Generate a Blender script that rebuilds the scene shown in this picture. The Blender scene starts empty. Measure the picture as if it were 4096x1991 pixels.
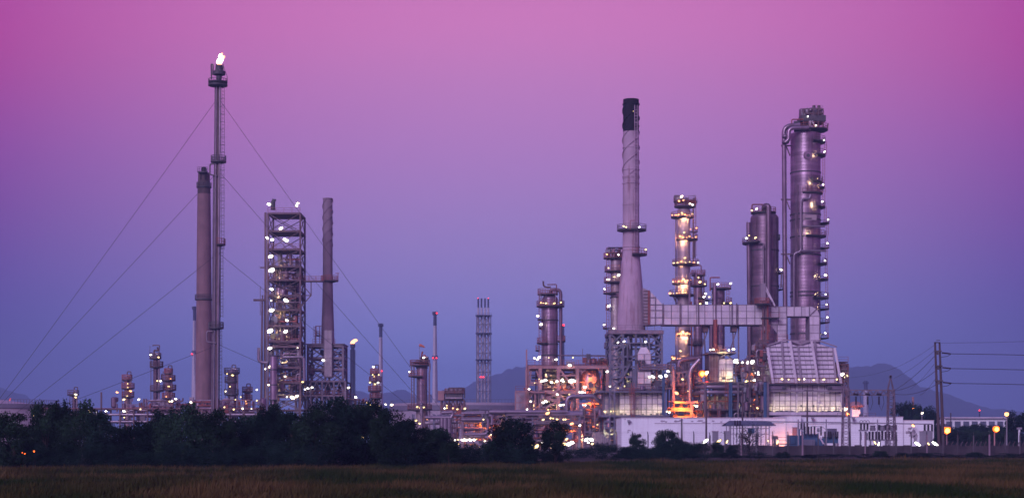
import bpy, bmesh, math, random
import numpy as np
from mathutils import Vector, Quaternion, Matrix, noise
random.seed(7)
PI = math.pi
SC = bpy.context.scene

# ---------------------------------------------------------------- camera
# survey frame: 4096 x 1991, focal length 6600 of those units, eye 2 m above the field, level camera with a raised lens
F, H0, CZ, CX0 = 6600.0, 1762.0, 2.0, 2048.0
cam_data = bpy.data.cameras.new("camera")
cam = bpy.data.objects.new("camera", cam_data)
SC.collection.objects.link(cam)
cam.location = (0, 0, CZ)
cam.rotation_euler = (PI / 2, 0, 0)
cam_data.sensor_width = 36.0
cam_data.lens = 36.0 * F / 4096.0
cam_data.shift_y = (H0 - 995.5) / 4096.0
cam_data.clip_start = 0.5
cam_data.clip_end = 20000
SC.camera = cam

# ---------------------------------------------------------------- dusk sky
SUN_EL, SUN_AZ = math.radians(24), math.radians(205)      # afterglow behind the camera, a little to its left
world = bpy.data.worlds.new("World")
SC.world = world
world.use_nodes = True
nt = world.node_tree
nt.nodes.clear()
N = nt.nodes.new
out = N("ShaderNodeOutputWorld")
bg = N("ShaderNodeBackground")
tc = N("ShaderNodeTexCoord")
sep = N("ShaderNodeSeparateXYZ")
nt.links.new(tc.outputs["Generated"], sep.inputs[0])
def lin(r, g, b):
    f = lambda c: (c / 255 / 12.92) if c <= 10 else ((c / 255 + 0.055) / 1.055) ** 2.4
    return (f(r), f(g), f(b), 1)
# colour by sine of the elevation: straight ahead, and off to the sides; above the pink band the dusk sky turns lavender and blue
SKY_Z = [0.0, 0.0397, 0.0848, 0.1295, 0.1733, 0.2161, 0.2576, 0.42, 0.70, 1.0]
SKY_AHEAD = [(130.3, 154.4, 237.4), (137.2, 162.5, 249.9), (160.7, 147.3, 220.3), (175.9, 140.5, 210.1), (195.1, 133.2, 205.1), (207.8, 132.3, 198.6), (232.8, 127.1, 196.0), (176.0, 118.0, 186.0), (128.0, 112.0, 182.0), (104.0, 104.0, 178.0)]
SKY_SIDE = [(52, 50, 112), (56, 52, 118), (84, 52, 158), (125, 50, 152), (150, 55, 159), (186, 50, 146), (187, 50, 156), (150, 84, 163), (118, 98, 170), (104, 104, 178)]
def sky_ramp(cols):
    rp = N("ShaderNodeValToRGB"); cr = rp.color_ramp; cr.interpolation = 'B_SPLINE'
    cr.elements[0].position, cr.elements[0].color = SKY_Z[0], lin(*cols[0])
    cr.elements[1].position, cr.elements[1].color = SKY_Z[-1], lin(*cols[-1])
    for p, c in zip(SKY_Z[1:-1], cols[1:-1]):
        e = cr.elements.new(p); e.color = lin(*c)
    nt.links.new(sep.outputs["Z"], rp.inputs[0])
    return rp
ahead, side = sky_ramp(SKY_AHEAD), sky_ramp(SKY_SIDE)
flat = N("ShaderNodeVectorMath"); flat.operation = 'MULTIPLY'; flat.inputs[1].default_value = (1, 1, 0)
nrm = N("ShaderNodeVectorMath"); nrm.operation = 'NORMALIZE'
nt.links.new(tc.outputs["Generated"], flat.inputs[0]); nt.links.new(flat.outputs[0], nrm.inputs[0])
dot = N("ShaderNodeVectorMath"); dot.operation = 'DOT_PRODUCT'; dot.inputs[1].default_value = (0, 1, 0)
nt.links.new(nrm.outputs[0], dot.inputs[0])
glow = N("ShaderNodeMapRange"); glow.interpolation_type = 'LINEAR'
glow.inputs["From Min"].default_value = 0.948
glow.inputs["From Max"].default_value = 1.0
nt.links.new(dot.outputs["Value"], glow.inputs["Value"])
mul = N("ShaderNodeMix"); mul.data_type = 'RGBA'
nt.links.new(glow.outputs[0], mul.inputs["Factor"])
nt.links.new(side.outputs[0], mul.inputs["A"])
nt.links.new(ahead.outputs[0], mul.inputs["B"])
sky = N("ShaderNodeTexSky"); sky.sky_type = 'NISHITA'; sky.sun_disc = False
sky.sun_elevation = math.radians(0.5); sky.sun_rotation = SUN_AZ
add = N("ShaderNodeMix"); add.data_type = 'RGBA'; add.blend_type = 'ADD'
add.inputs["Factor"].default_value = 0.01
nt.links.new(mul.outputs["Result"], add.inputs["A"])
nt.links.new(sky.outputs[0], add.inputs["B"])
nt.links.new(add.outputs["Result"], bg.inputs["Color"])
bg.inputs["Strength"].default_value = 1.0
nt.links.new(bg.outputs[0], out.inputs["Surface"])

sun_d = bpy.data.lights.new("dusk_glow", 'SUN')
sun_d.energy = 2.4
sun_d.angle = math.radians(25)
sun_d.color = (0.76, 0.62, 1.0)
sun = bpy.data.objects.new("dusk_glow", sun_d)
SC.collection.objects.link(sun)
d = Vector((math.cos(SUN_EL) * math.sin(SUN_AZ), math.cos(SUN_EL) * math.cos(SUN_AZ), math.sin(SUN_EL)))
sun.rotation_mode = 'QUATERNION'
sun.rotation_quaternion = d.to_track_quat('Z', 'Y')

SC.view_settings.view_transform = 'Standard'
SC.view_settings.look = 'None'
SC.view_settings.exposure = 0
SC.view_settings.gamma = 1
cy = SC.cycles
cy.max_bounces = 4; cy.diffuse_bounces = 2; cy.glossy_bounces = 2; cy.transmission_bounces = 2
cy.volume_bounces = 0; cy.transparent_max_bounces = 8
cy.sample_clamp_indirect = 2.0; cy.sample_clamp_direct = 0
cy.caustics_reflective = False; cy.caustics_refractive = False
cy.use_denoising = True; cy.filter_width = 1.6
try: cy.use_light_tree = True
except Exception: pass

# ---------------------------------------------------------------- helpers
COL = SC.collection
def X(px, D): return (px - CX0) * D / F
def Z(py, D): return CZ + (H0 - py) * D / F
def V(px, py, D): return Vector((X(px, D), D, Z(py, D)))
def L(n, D): return n * D / F

def M(name, col, rough=.6, metal=0., var=.22, scale=.5, rand=.12, streak=None, samt=.45, bump=0., spec=.4):
    m = bpy.data.materials.new(name); m.use_nodes = True
    t = m.node_tree; b = t.nodes["Principled BSDF"]; n = t.nodes.new; k = t.links.new
    b.inputs["Roughness"].default_value = rough
    b.inputs["Metallic"].default_value = metal
    b.inputs["Specular IOR Level"].default_value = spec
    geo = n("ShaderNodeNewGeometry")
    no = n("ShaderNodeTexNoise"); no.inputs["Scale"].default_value = scale; no.inputs["Detail"].default_value = 5
    k(geo.outputs["Position"], no.inputs["Vector"])
    oi = n("ShaderNodeObjectInfo")
    r1 = n("ShaderNodeMapRange"); r1.inputs["From Min"].default_value = .3; r1.inputs["From Max"].default_value = .7
    r1.inputs["To Min"].default_value = 1 - var; r1.inputs["To Max"].default_value = 1 + var
    k(no.outputs["Fac"], r1.inputs["Value"])
    r2 = n("ShaderNodeMapRange"); r2.inputs["To Min"].default_value = 1 - rand; r2.inputs["To Max"].default_value = 1 + rand
    k(oi.outputs["Random"], r2.inputs["Value"])
    mu = n("ShaderNodeMath"); mu.operation = 'MULTIPLY'
    k(r1.outputs[0], mu.inputs[0]); k(r2.outputs[0], mu.inputs[1])
    sc = n("ShaderNodeVectorMath"); sc.operation = 'SCALE'; sc.inputs[0].default_value = col
    k(mu.outputs[0], sc.inputs["Scale"])
    last = sc.outputs[0]
    if streak:
        mp = n("ShaderNodeMapping"); mp.inputs["Scale"].default_value = (1.6, 1.6, .14)
        k(geo.outputs["Position"], mp.inputs["Vector"])
        n2 = n("ShaderNodeTexNoise"); n2.inputs["Scale"].default_value = 1.0; n2.inputs["Detail"].default_value = 6
        k(mp.outputs[0], n2.inputs["Vector"])
        r3 = n("ShaderNodeMapRange"); r3.inputs["From Min"].default_value = .52; r3.inputs["From Max"].default_value = .72
        r3.inputs["To Max"].default_value = samt
        k(n2.outputs["Fac"], r3.inputs["Value"])
        mx = n("ShaderNodeMix"); mx.data_type = 'RGBA'
        k(r3.outputs[0], mx.inputs["Factor"]); k(last, mx.inputs["A"]); mx.inputs["B"].default_value = (*streak, 1)
        last = mx.outputs["Result"]
    k(last, b.inputs["Base Color"])
    if bump:
        bp = n("ShaderNodeBump"); bp.inputs["Strength"].default_value = bump; bp.inputs["Distance"].default_value = .05
        k(no.outputs["Fac"], bp.inputs["Height"]); k(bp.outputs[0], b.inputs["Normal"])
    return m

def EM(name, col, s):
    m = bpy.data.materials.new(name); m.use_nodes = True
    t = m.node_tree; t.nodes.clear()
    e = t.nodes.new("ShaderNodeEmission"); o = t.nodes.new("ShaderNodeOutputMaterial")
    e.inputs["Color"].default_value = (*col, 1); e.inputs["Strength"].default_value = s
    t.links.new(e.outputs[0], o.inputs["Surface"])
    return m

RUST = (.14, .055, .035)
MAT = dict(
    steel=M("galvanised_steel", (.20, .165, .185), .55, .25, .25, .8, .18, RUST, .35),
    brown=M("weathered_steel", (.16, .105, .105), .6, .2, .25, .8, .2, RUST, .5),
    blue=M("blue_grey_steel", (.155, .16, .20), .5, .3, .2, .8, .15, (.1, .09, .1), .3),
    dark=M("dark_steel", (.085, .08, .085), .6, .2, .3, .8, .25, RUST, .3),
    red=M("red_oxide_steel", (.30, .085, .065), .6, .1, .25, 1.0, .25),
    pink=M("salmon_lamplit", (.40, .235, .22), .75, 0, .18, .7, .15, (.2, .12, .1), .4),  # pinkish steel tone with warm lamp light put into the colour
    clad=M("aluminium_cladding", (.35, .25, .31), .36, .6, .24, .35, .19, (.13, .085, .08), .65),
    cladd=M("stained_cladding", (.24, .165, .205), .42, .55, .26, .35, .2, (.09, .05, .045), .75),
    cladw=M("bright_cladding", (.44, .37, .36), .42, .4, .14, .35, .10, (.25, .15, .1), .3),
    cladb=M("lamplit_cladding", (.60, .51, .49), .45, .3, .14, .35, .10, (.3, .18, .13), .35),  # paler cladding copy, its colour standing in for lamp glow on one column
    pipe=M("lagged_pipe", (.30, .25, .285), .35, .6, .18, .6, .12, (.15, .1, .09), .35),
    conc=M("concrete", (.50, .375, .44), .85, 0, .15, .3, .05, (.25, .13, .14), .72, .15),
    concd=M("stained_concrete", (.27, .20, .235), .85, 0, .16, .35, .06, (.15, .11, .1), .4, .15),
    brick=M("brown_concrete", (.24, .145, .145), .85, 0, .15, .4, .07, (.13, .08, .07), .4, .1),
    soot=M("soot_black", (.012, .007, .010), .85, 0, .3, .5, .2),
    sooty=M("sooty_brown", (.10, .065, .06), .8, 0, .25, .5, .15),
    panel=M("grey_panel", (.34, .29, .315), .55, .2, .15, .5, .12, (.2, .16, .15), .4),
    panelw=M("pale_panel", (.64, .59, .615), .6, .05, .12, .5, .10, (.28, .22, .2), .4),
    white=M("white_plaster", (.84, .91, .88), .8, 0, .05, .25, .02, (.60, .59, .60), .35, .05),
    grey=M("grey_door", (.26, .26, .28), .6, 0, .1, 1, .1),
    tank=M("tank_paint", (.40, .35, .38), .6, 0, .1, .3, .06, (.3, .25, .25), .4),
    tankr=M("tank_rim", (.16, .15, .18), .6, 0, .1, .3, .06),
    far=M("far_stack_white", (.52, .50, .54), .7, 0, .08, .1, .05),
    fard=M("far_stack_navy", (.055, .06, .11), .7, 0, .1, .1, .05),
    trans=M("transformer_blue", (.055, .12, .20), .45, .2, .2, .6, .15),
    ins=M("brown_porcelain", (.045, .035, .04), .25, 0, .2, 1, .2),
    pole=M("pole_concrete", (.10, .068, .07), .85, 0, .15, .5, .1),
    wire=M("dark_cable", (.05, .05, .055), .6, .2, .1, 1, .1),
    roof=M("slate_roof", (.10, .12, .16), .6, 0, .2, .8, .1),
    sock=M("windsock_cloth", (.60, .20, .12), .8, 0, .1, 1, .1),
    housing=M("lamp_housing", (.12, .12, .13), .5, .3, .1, 1, .1),
    block=M("old_blockwork", (.06, .05, .055), .9, 0, .25, .8, .15),
    w=EM("white_lamp", (1, .95, .88), 10), y=EM("warm_lamp", (1, .72, .30), 4.2), o=EM("sodium_lamp", (1, .26, .04), 40), b=EM("sodium_bulb", (1, .30, .05), 11), v=EM("soft_white_lamp", (1, .84, .62), 7), a=EM("amber_lantern", (1, .14, .013), 3.8),
    p=EM("peach_lamp", (1, .40, .15), 5), r=EM("red_beacon", (1, .03, .05), 5),
    Y=EM("warm_hidden_lamp", (1, .84, .38), 75), O=EM("sodium_hidden_lamp", (1, .22, .03), 150), Q=EM("peach_hidden_lamp", (1, .55, .30), 260),  # lenses of the added lamps whose shades hide them from the camera
    flame=EM("flame", (1, .80, .70), 11), flame3=EM("flame_edge", (1, .42, .22), 3.0), flame2=EM("orange_flame", (1, .38, .16), 5),
)

def mesh_of(name, vs, fs, mat, smooth=False, sharp=40):
    me = bpy.data.meshes.new(name)
    me.from_pydata([tuple(v) for v in vs], [], fs)
    if mat is not None: me.materials.append(MAT[mat] if isinstance(mat, str) else mat)
    if smooth:
        me.polygons.foreach_set("use_smooth", [True] * len(me.polygons))
        if sharp: me.set_sharp_from_angle(angle=math.radians(sharp))
    me.update()
    return me

class MB:
    def __init__(s): s.v = []; s.f = []
    def box(s, lo, hi):
        i = len(s.v); (a, b, c), (d, e, f) = lo, hi
        s.v += [(a, b, c), (d, b, c), (d, e, c), (a, e, c), (a, b, f), (d, b, f), (d, e, f), (a, e, f)]
        s.f += [tuple(i + k for k in q) for q in ((0, 3, 2, 1), (4, 5, 6, 7), (0, 1, 5, 4), (1, 2, 6, 5), (2, 3, 7, 6), (3, 0, 4, 7))]
        return s
    def bar(s, a, b, w, h=None):
        a, b = Vector(a), Vector(b); dd = b - a
        if dd.length < 1e-6: return s
        q = dd.to_track_quat('Z', 'Y'); h = h or w; i = len(s.v)
        for p in (a, b):
            for sx, sy in ((-1, -1), (1, -1), (1, 1), (-1, 1)):
                s.v.append(tuple(p + q @ Vector((sx * w / 2, sy * h / 2, 0))))
        s.f += [tuple(i + k for k in q4) for q4 in ((0, 3, 2, 1), (4, 5, 6, 7), (0, 1, 5, 4), (1, 2, 6, 5), (2, 3, 7, 6), (3, 0, 4, 7))]
        return s
    def lathe(s, prof, segs=24, a0=0., a1=2 * PI, c=(0, 0, 0), capb=False, capt=False):
        full = abs(a1 - a0 - 2 * PI) < 1e-6
        n = segs if full else segs + 1; i = len(s.v); m = len(prof)
        for k in range(n):
            a = a0 + (a1 - a0) * k / segs
            for r, z in prof: s.v.append((c[0] + r * math.cos(a), c[1] + r * math.sin(a), c[2] + z))
        for k in range(segs):
            k2 = (k + 1) % n
            for j in range(m - 1):
                s.f.append((i + k * m + j, i + k2 * m + j, i + k2 * m + j + 1, i + k * m + j + 1))
        if capt: s.f.append(tuple(i + k * m + m - 1 for k in range(n)))
        if capb: s.f.append(tuple(i + k * m for k in reversed(range(n))))
        return s
    def sweep(s, pts, r, segs=8, taper=None):
        pts = [Vector(p) for p in pts]; i = len(s.v); n = len(pts)
        up = None
        for j, p in enumerate(pts):
            t = (pts[min(j + 1, n - 1)] - pts[max(j - 1, 0)]).normalized()
            if up is None:
                up = t.orthogonal().normalized()
            else:
                up = (up - t * up.dot(t))
                up = up.normalized() if up.length > 1e-5 else t.orthogonal().normalized()
            bi = t.cross(up); rr = r if taper is None else taper[j]
            for k in range(segs):
                a = 2 * PI * k / segs
                s.v.append(tuple(p + up * (math.cos(a) * rr) + bi * (math.sin(a) * rr)))
        for j in range(n - 1):
            for k in range(segs):
                k2 = (k + 1) % segs
                s.f.append((i + j * segs + k, i + j * segs + k2, i + (j + 1) * segs + k2, i + (j + 1) * segs + k))
        s.f.append(tuple(i + k for k in reversed(range(segs)))); s.f.append(tuple(i + (n - 1) * segs + k for k in range(segs)))
        return s
    def mesh(s, name, mat, smooth=False, sharp=40): return mesh_of(name, s.v, s.f, mat, smooth, sharp)

_cache = {}
def cached(key, fn):
    if key not in _cache: _cache[key] = fn()
    return _cache[key]
def U(kind, mat):
    def mk():
        if kind == 'cube': return MB().box((-.5, -.5, -.5), (.5, .5, .5)).mesh("cube_" + mat, mat)
        if kind == 'cyl': return MB().lathe([(1, -.5), (1, .5)], 12, capb=True, capt=True).mesh("cyl_" + mat, mat, True)
        bm = bmesh.new(); bmesh.ops.create_icosphere(bm, subdivisions=1 if kind == 'ico' else 2, radius=1)
        me = bpy.data.meshes.new(kind + mat); bm.to_mesh(me); bm.free(); me.materials.append(MAT[mat])
        me.polygons.foreach_set("use_smooth", [True] * len(me.polygons))
        return me
    return cached(('U', kind, mat), mk)

def tag(o, label=None, cat=None, group=None, kind=None):
    for k, v in (("label", label), ("category", cat), ("group", group), ("kind", kind)):
        if v: o[k] = v
    return o
def new(name, mesh, loc=(0, 0, 0)):
    o = bpy.data.objects.new(name, mesh); COL.objects.link(o); o.location = loc
    return o
QID = Quaternion()
class Thing:
    """an Empty at the base of a thing; parts are given in world coordinates"""
    def __init__(s, name, label, cat, px, D, group=None, z=0.):
        s.o = new(name, None, (X(px, D), D, z)); s.o.empty_display_size = .3
        tag(s.o, label, cat, group, 'thing'); s.base = Vector(s.o.location); s.D = D; s.px = px; s.cx = X(px, D); s.r = 0
    def part(s, name, mesh, p=(0, 0, 0), q=None, sc=None, parent=None):
        o = bpy.data.objects.new(name, mesh); COL.objects.link(o)
        o.parent = parent or s.o
        o.location = Vector(p) - s.base - (parent.location if parent else Vector())
        if q is not None: o.rotation_mode = 'QUATERNION'; o.rotation_quaternion = q
        if sc is not None: o.scale = sc
        return o
    def own(s, name, mb, mat, smooth=False, parent=None, sharp=40):   # mesh given in world coordinates
        off = s.base + (parent.location if parent else Vector())
        me = mesh_of(name, [(v[0] - off.x, v[1] - off.y, v[2] - off.z) for v in mb.v], mb.f, mat, smooth, sharp)
        o = bpy.data.objects.new(name, me); COL.objects.link(o); o.parent = parent or s.o
        return o
    def bar(s, name, a, b, w, mat='steel', h=None, kind='cube', parent=None):
        a, b = Vector(a), Vector(b); dd = b - a
        if dd.length < .02: return None
        return s.part(name, U(kind, mat), (a + b) / 2, dd.to_track_quat('Z', 'Y'), (w, h or w, dd.length), parent)
    def tube(s, name, a, b, r, mat='pipe', parent=None): return s.bar(name, a, b, r, mat, r, 'cyl', parent)
    def box(s, name, lo, hi, mat, parent=None):
        lo, hi = Vector(lo), Vector(hi)
        return s.part(name, U('cube', mat), (lo + hi) / 2, None, tuple(hi - lo), parent)
    def pipe(s, name, pts, r, mat='pipe', bend=2.4, parent=None):
        pts = [Vector(p) for p in pts]; o = [pts[0]]
        for a, b, c in zip(pts, pts[1:], pts[2:]):
            u, w = (a - b), (c - b); e = min(bend * r, u.length * .45, w.length * .45)
            p0, p1 = b + u.normalized() * e, b + w.normalized() * e
            for k in range(6):
                t = k / 5; o.append(p0 * (1 - t) ** 2 + b * 2 * t * (1 - t) + p1 * t * t)
        o.append(pts[-1])
        return s.own(name, MB().sweep(o, r, 10), mat, True, parent, 60)
    def lamp(s, px, py, kind='w', size=1., D=None, tilt=None, name='floodlight', back=False):
        D = D or s.D; p = V(px, py, D)
        rnd = random.Random(int(px * 31 + py * 7))
        ti = tilt if tilt is not None else rnd.uniform(-35, 30)
        q = Quaternion((0, 1, 0), math.radians(-ti)) @ Quaternion((1, 0, 0), math.radians(rnd.uniform(-15, 10)))
        if back:                                            # an added lamp that lights the plant behind it, lens shaded from the camera
            w = .30 * size
            h = s.part('hidden_lamp', cached('shade', shade), p, None, (w, w, w))
            l = bpy.data.objects.new('lens', cached(('bl', kind), lambda: MB().box((-.8, .1, -.5), (.8, .2, .5)).mesh('hidden_lens', {'y': 'Y', 'o': 'O', 'p': 'Q', 'w': 'Y'}[kind]))); COL.objects.link(l); l.parent = h
            return h
        w = .33 * size
        if kind == 'w':
            size *= rnd.uniform(.72, 1.05)
            if rnd.random() < .35: kind = 'v'
        w = .33 * size
        if kind in 'wyopav':
            h = s.part(name, cached('lamphouse', lamphouse), p + Vector((0, .05, .0)), q, (w, w, w))
            l = bpy.data.objects.new('lens', U('ico', kind)); COL.objects.link(l); l.parent = h
            l.scale = (.8, .8, .8) if name == 'lantern' else (1.0, .5, .58) if size > .75 else (.8, .6, .8)
            if name == 'lantern':
                c = bpy.data.objects.new('bulb', U('ico', 'b')); COL.objects.link(c); c.parent = h; c.location = (0, -.55, -.12); c.scale = (.5, .5, .5)
            return h
        h = s.part('beacon', cached('beaconbase', lambda: MB().lathe([(.9, -1.6), (.9, -.9), (.5, -.8)], 8, capb=True).mesh("beacon_base", 'housing')), p, None, (w, w, w))
        l = bpy.data.objects.new('lens', U('ico', 'r')); COL.objects.link(l); l.parent = h
        return h
    def lamps(s, lst, kind='w', size=1., D=None, back=False):
        for t in lst: s.lamp(t[0], t[1], t[2] if len(t) > 2 else kind, t[3] if len(t) > 3 else size, D, back=back)
    def plat(s, py, xl, xr, mat='red', D=None, slab='dark', rail=True, r=None, c=None):
        """a round or part-round platform on a column, given by its extent in the survey frame"""
        D = s.D; z = Z(py, D); r = r or s.r; cx = s.cx if c is None else c
        a, b = X(xl, D) - cx, X(xr, D) - cx
        if a < -r and b > r:
            ro = (b - a) / 2 if min(-a, b) > r + .3 else max(-a, b); a0, a1 = 0., 2 * PI; cx = cx + ((a + b) / 2 if min(-a, b) > r + .3 else 0)
            ri = max(r - abs((a + b) / 2) - .1, r * .6)
        elif b > r:
            ro = b; ri = r * .98; a0 = -math.acos(max(-1, min(1, a / r))); a1 = math.radians(45)
        elif a < -r:
            ro = -a; ri = r * .98; a0 = math.radians(135); a1 = 2 * PI - math.acos(max(-1, min(1, b / r)))
        else:
            ro = r + 1.1; ri = r * .98; a0 = -math.acos(max(-1, min(1, a / ro))); a1 = -math.acos(max(-1, min(1, b / ro)))
        if a1 < a0: a0, a1 = a1, a0
        key = (round(ri, 2), round(ro, 2), round(a0, 2), round(a1, 2))
        segs = max(5, int(24 * (a1 - a0) / (2 * PI)))
        pl = s.part('platform', cached(('pl', slab) + key, lambda: MB().lathe([(ri, -.55), (ri, .0), (ro, .0), (ro, -.22), (ri, -.55)], segs, a0, a1).mesh('platform', slab)), (cx, D, z))
        if rail:
            def mk():
                mb = MB(); n = segs
                for k in range(n + 1):
                    t = a0 + (a1 - a0) * k / n
                    e = Vector((math.cos(t) * (ro - .06), math.sin(t) * (ro - .06), 0))
                    mb.bar(e, e + Vector((0, 0, 1.15)), .075)
                for h in (.1, .6, 1.15):
                    mb.lathe([(ro - .10, h - .045), (ro - .10, h + .045), (ro - .02, h + .045), (ro - .02, h - .045), (ro - .10, h - .045)], segs, a0, a1)
                return mb.mesh('railing', mat)
            s.part('railing', cached(('rl', mat) + key, mk), (cx, D, z), parent=pl)
        return pl
    def rail(s, a, b, mat='red', h=1.1):
        a, b = Vector(a), Vector(b); n = max(1, int((b - a).length / 1.6)); mb = MB()
        for k in range(n + 1):
            p = a.lerp(b, k / n); mb.bar(p, p + Vector((0, 0, h)), .07)
        for z in (.08, h * .5, h): mb.bar(a + Vector((0, 0, z)), b + Vector((0, 0, z)), .06)
        return s.own('railing', mb, mat)
    def ladder(s, x, y, z0, z1, mat='red', cage=True):
        mb = MB()
        for dx in (-.25, .25): mb.bar((x + dx, y, z0), (x + dx, y, z1), .08)
        n = int((z1 - z0) / .7)
        for k in range(n): mb.bar((x - .25, y, z0 + .35 + k * .7), (x + .25, y, z0 + .35 + k * .7), .06)
        if cage:
            for k in range(int((z1 - z0 - 2) / 1.6)):
                z = z0 + 2.2 + k * 1.6
                mb.bar((x - .38, y, z), (x - .38, y - .7, z), .06); mb.bar((x + .38, y, z), (x + .38, y - .7, z), .06); mb.bar((x - .38, y - .7, z), (x + .38, y - .7, z), .06)
            for dx in (-.38, .38): mb.bar((x + dx, y - .7, z0 + 2.2), (x + dx, y - .7, z1), .05)
        return s.own('ladder', mb, mat)
    def frame(s, x0, x1, y0, y1, zs, nx=1, mat='steel', w=.35, brace='X', sides=True, wb=None, back=True, deck=None):
        """a steel frame: every leg, beam and brace a part of its own"""
        xs = [x0 + (x1 - x0) * k / nx for k in range(nx + 1)]
        for x in xs:
            for y in ((y0, y1) if back else (y0,)): s.bar('leg', (x, y, zs[0]), (x, y, zs[-1]), w, mat)
        b1, b2 = (wb or w * .8), w * .42
        for j, z in enumerate(zs[1:]):
            for y in ((y0, y1) if back else (y0,)):
                for a, b in zip(xs, xs[1:]): s.bar('beam', (a, y, z), (b, y, z), b1, mat)
            if sides and back:
                for x in (xs if nx < 3 else (xs[0], xs[-1])): s.bar('beam', (x, y0, z), (x, y1, z), b1 * .92, mat)
            if deck and z in deck: s.box('deck', (x0 + .1, y0 + .1, z + .02), (x1 - .1, y1 - .1, z + .14), 'dark')
            zp = zs[j]
            if brace:
                for i, (a, b) in enumerate(zip(xs, xs[1:])):
                    for y in ((y0, y1) if back else (y0,)):
                        o = .06
                        if brace == 'X':
                            s.bar('brace', (a, y - o, zp), (b, y - o, z), b2, mat); s.bar('brace', (b, y + o, zp), (a, y + o, z), b2, mat)
                        elif brace == 'Z':
                            if (i + j) % 2: s.bar('brace', (a, y, zp), (b, y, z), b2, mat)
                            else: s.bar('brace', (b, y, zp), (a, y, z), b2, mat)
                        elif brace == 'V':
                            m = (a + b) / 2
                            s.bar('brace', (a, y, zp), (m, y, z), b2, mat); s.bar('brace', (b, y, zp), (m, y, z), b2, mat)
                if sides and back:
                    for x in (x0, x1):
                        if brace == 'X':
                            s.bar('brace', (x - .05, y0, zp), (x - .05, y1, z), b2, mat); s.bar('brace', (x + .05, y1, zp), (x + .05, y0, z), b2, mat)
                        else:
                            s.bar('brace', (x, (y0, y1)[j % 2], zp), (x, (y1, y0)[j % 2], z), b2, mat)
    def wall(s, x0, x1, z0, z1, y, nu, nv, mat='panelw', rib='steel', t=.12, gap=.05, name='panel', ribs=True):
        """a wall of separate sheet panels with ribs between"""
        us = [x0 + (x1 - x0) * k / nu for k in range(nu + 1)]; vs = [z0 + (z1 - z0) * k / nv for k in range(nv + 1)]
        for a, b in zip(us, us[1:]):
            for c, d in zip(vs, vs[1:]): s.box(name, (a + gap, y - t, c + gap), (b - gap, y, d - gap), mat)
        if ribs:
            for x in us: s.box('stiffener', (x - .07, y - t - .10, z0), (x + .07, y + .01, z1), rib)
            for z in vs: s.box('stiffener', (x0 - .04, y - t - .06, z - .05), (x1 + .04, y + .01, z + .05), rib)
    def clutter(s, x0, x1, z0, z1, y0, y1, n, seed, mats=('pipe', 'steel', 'red', 'dark', 'clad')):
        R = random.Random(seed)
        for i in range(n):
            k = R.random(); y = R.uniform(y0, y1); x = R.uniform(x0, x1); z = R.uniform(z0, z1)
            if k < .42:
                l = R.uniform(2, 9); xb = min(x + l, x1); r = R.choice((.09, .12, .16, .22)); dz = R.choice((-1, 1)) * R.uniform(1, 4)
                zz = max(z0, min(z1, z + dz))
                pts = [(x, y, z), (xb, y, z), (xb, y, zz)] if R.random() < .6 else [(x, y, zz), (x, y, z), (xb, y, z)]
                if abs(zz - z) < .3 or xb - x < .5: continue
                s.pipe('pipe', pts, r, R.choice(mats))
            elif k < .6:
                zt = min(z1, z + R.uniform(1.5, 6)); s.tube('pipe', (x, y, z), (x, y, zt), R.choice((.08, .13, .2)), R.choice(mats))
            elif k < .72:
                r = R.uniform(.35, .8); h = R.uniform(1.2, 3); zt = min(z + h, z1)
                if zt - z < .6: continue
                s.own('drum', MB().lathe([(.02, z - r * .5), (r * .7, z - r * .3), (r, z), (r, zt), (r * .7, zt + r * .3), (.02, zt + r * .5)], 12, c=(x, y, 0)), R.choice(('clad', 'cladd', 'panel')), True)
            elif k < .82:
                xb = min(x1, x + R.uniform(2, 6)); s.bar('beam', (x, y, z), (xb, y, z), .2, R.choice(('steel', 'red', 'pink', 'dark')))
            elif k < .92:
                w = R.uniform(.4, 1.2); s.box('cabinet', (x - w / 2, y - .4, z), (x + w / 2, y + .4, z + R.uniform(.5, 1.6)), R.choice(('panel', 'red', 'dark', 'grey')))
            else:
                xe = min(x + R.uniform(2, 5), x1); s.rail(Vector((x, y, z)), Vector((max(xe, x + .6), y, z)), R.choice(('red', 'steel')))

def shade():
    mb = MB(); mb.box((-1., -.2, -.7), (1., .05, .7)); mb.box((-1., .05, .6), (1., .5, .7)); mb.box((-1., .05, -.7), (1., .2, -.6)); mb.box((-1., .05, -.6), (-.9, .4, .6)); mb.box((.9, .05, -.6), (1., .4, .6))
    return mb.mesh('lamp_shade', 'housing')
def lamphouse():
    mb = MB(); mb.lathe([(.85, .52), (.6, .74), (.12, .84)], 8, capt=True)     # a shallow canopy over the lens
    mb.bar((0, .0, .8), (0, .9, .95), .16); mb.bar((0, .9, .95), (0, .9, -.9), .16)
    return mb.mesh("lamp_housing", 'housing')

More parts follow.
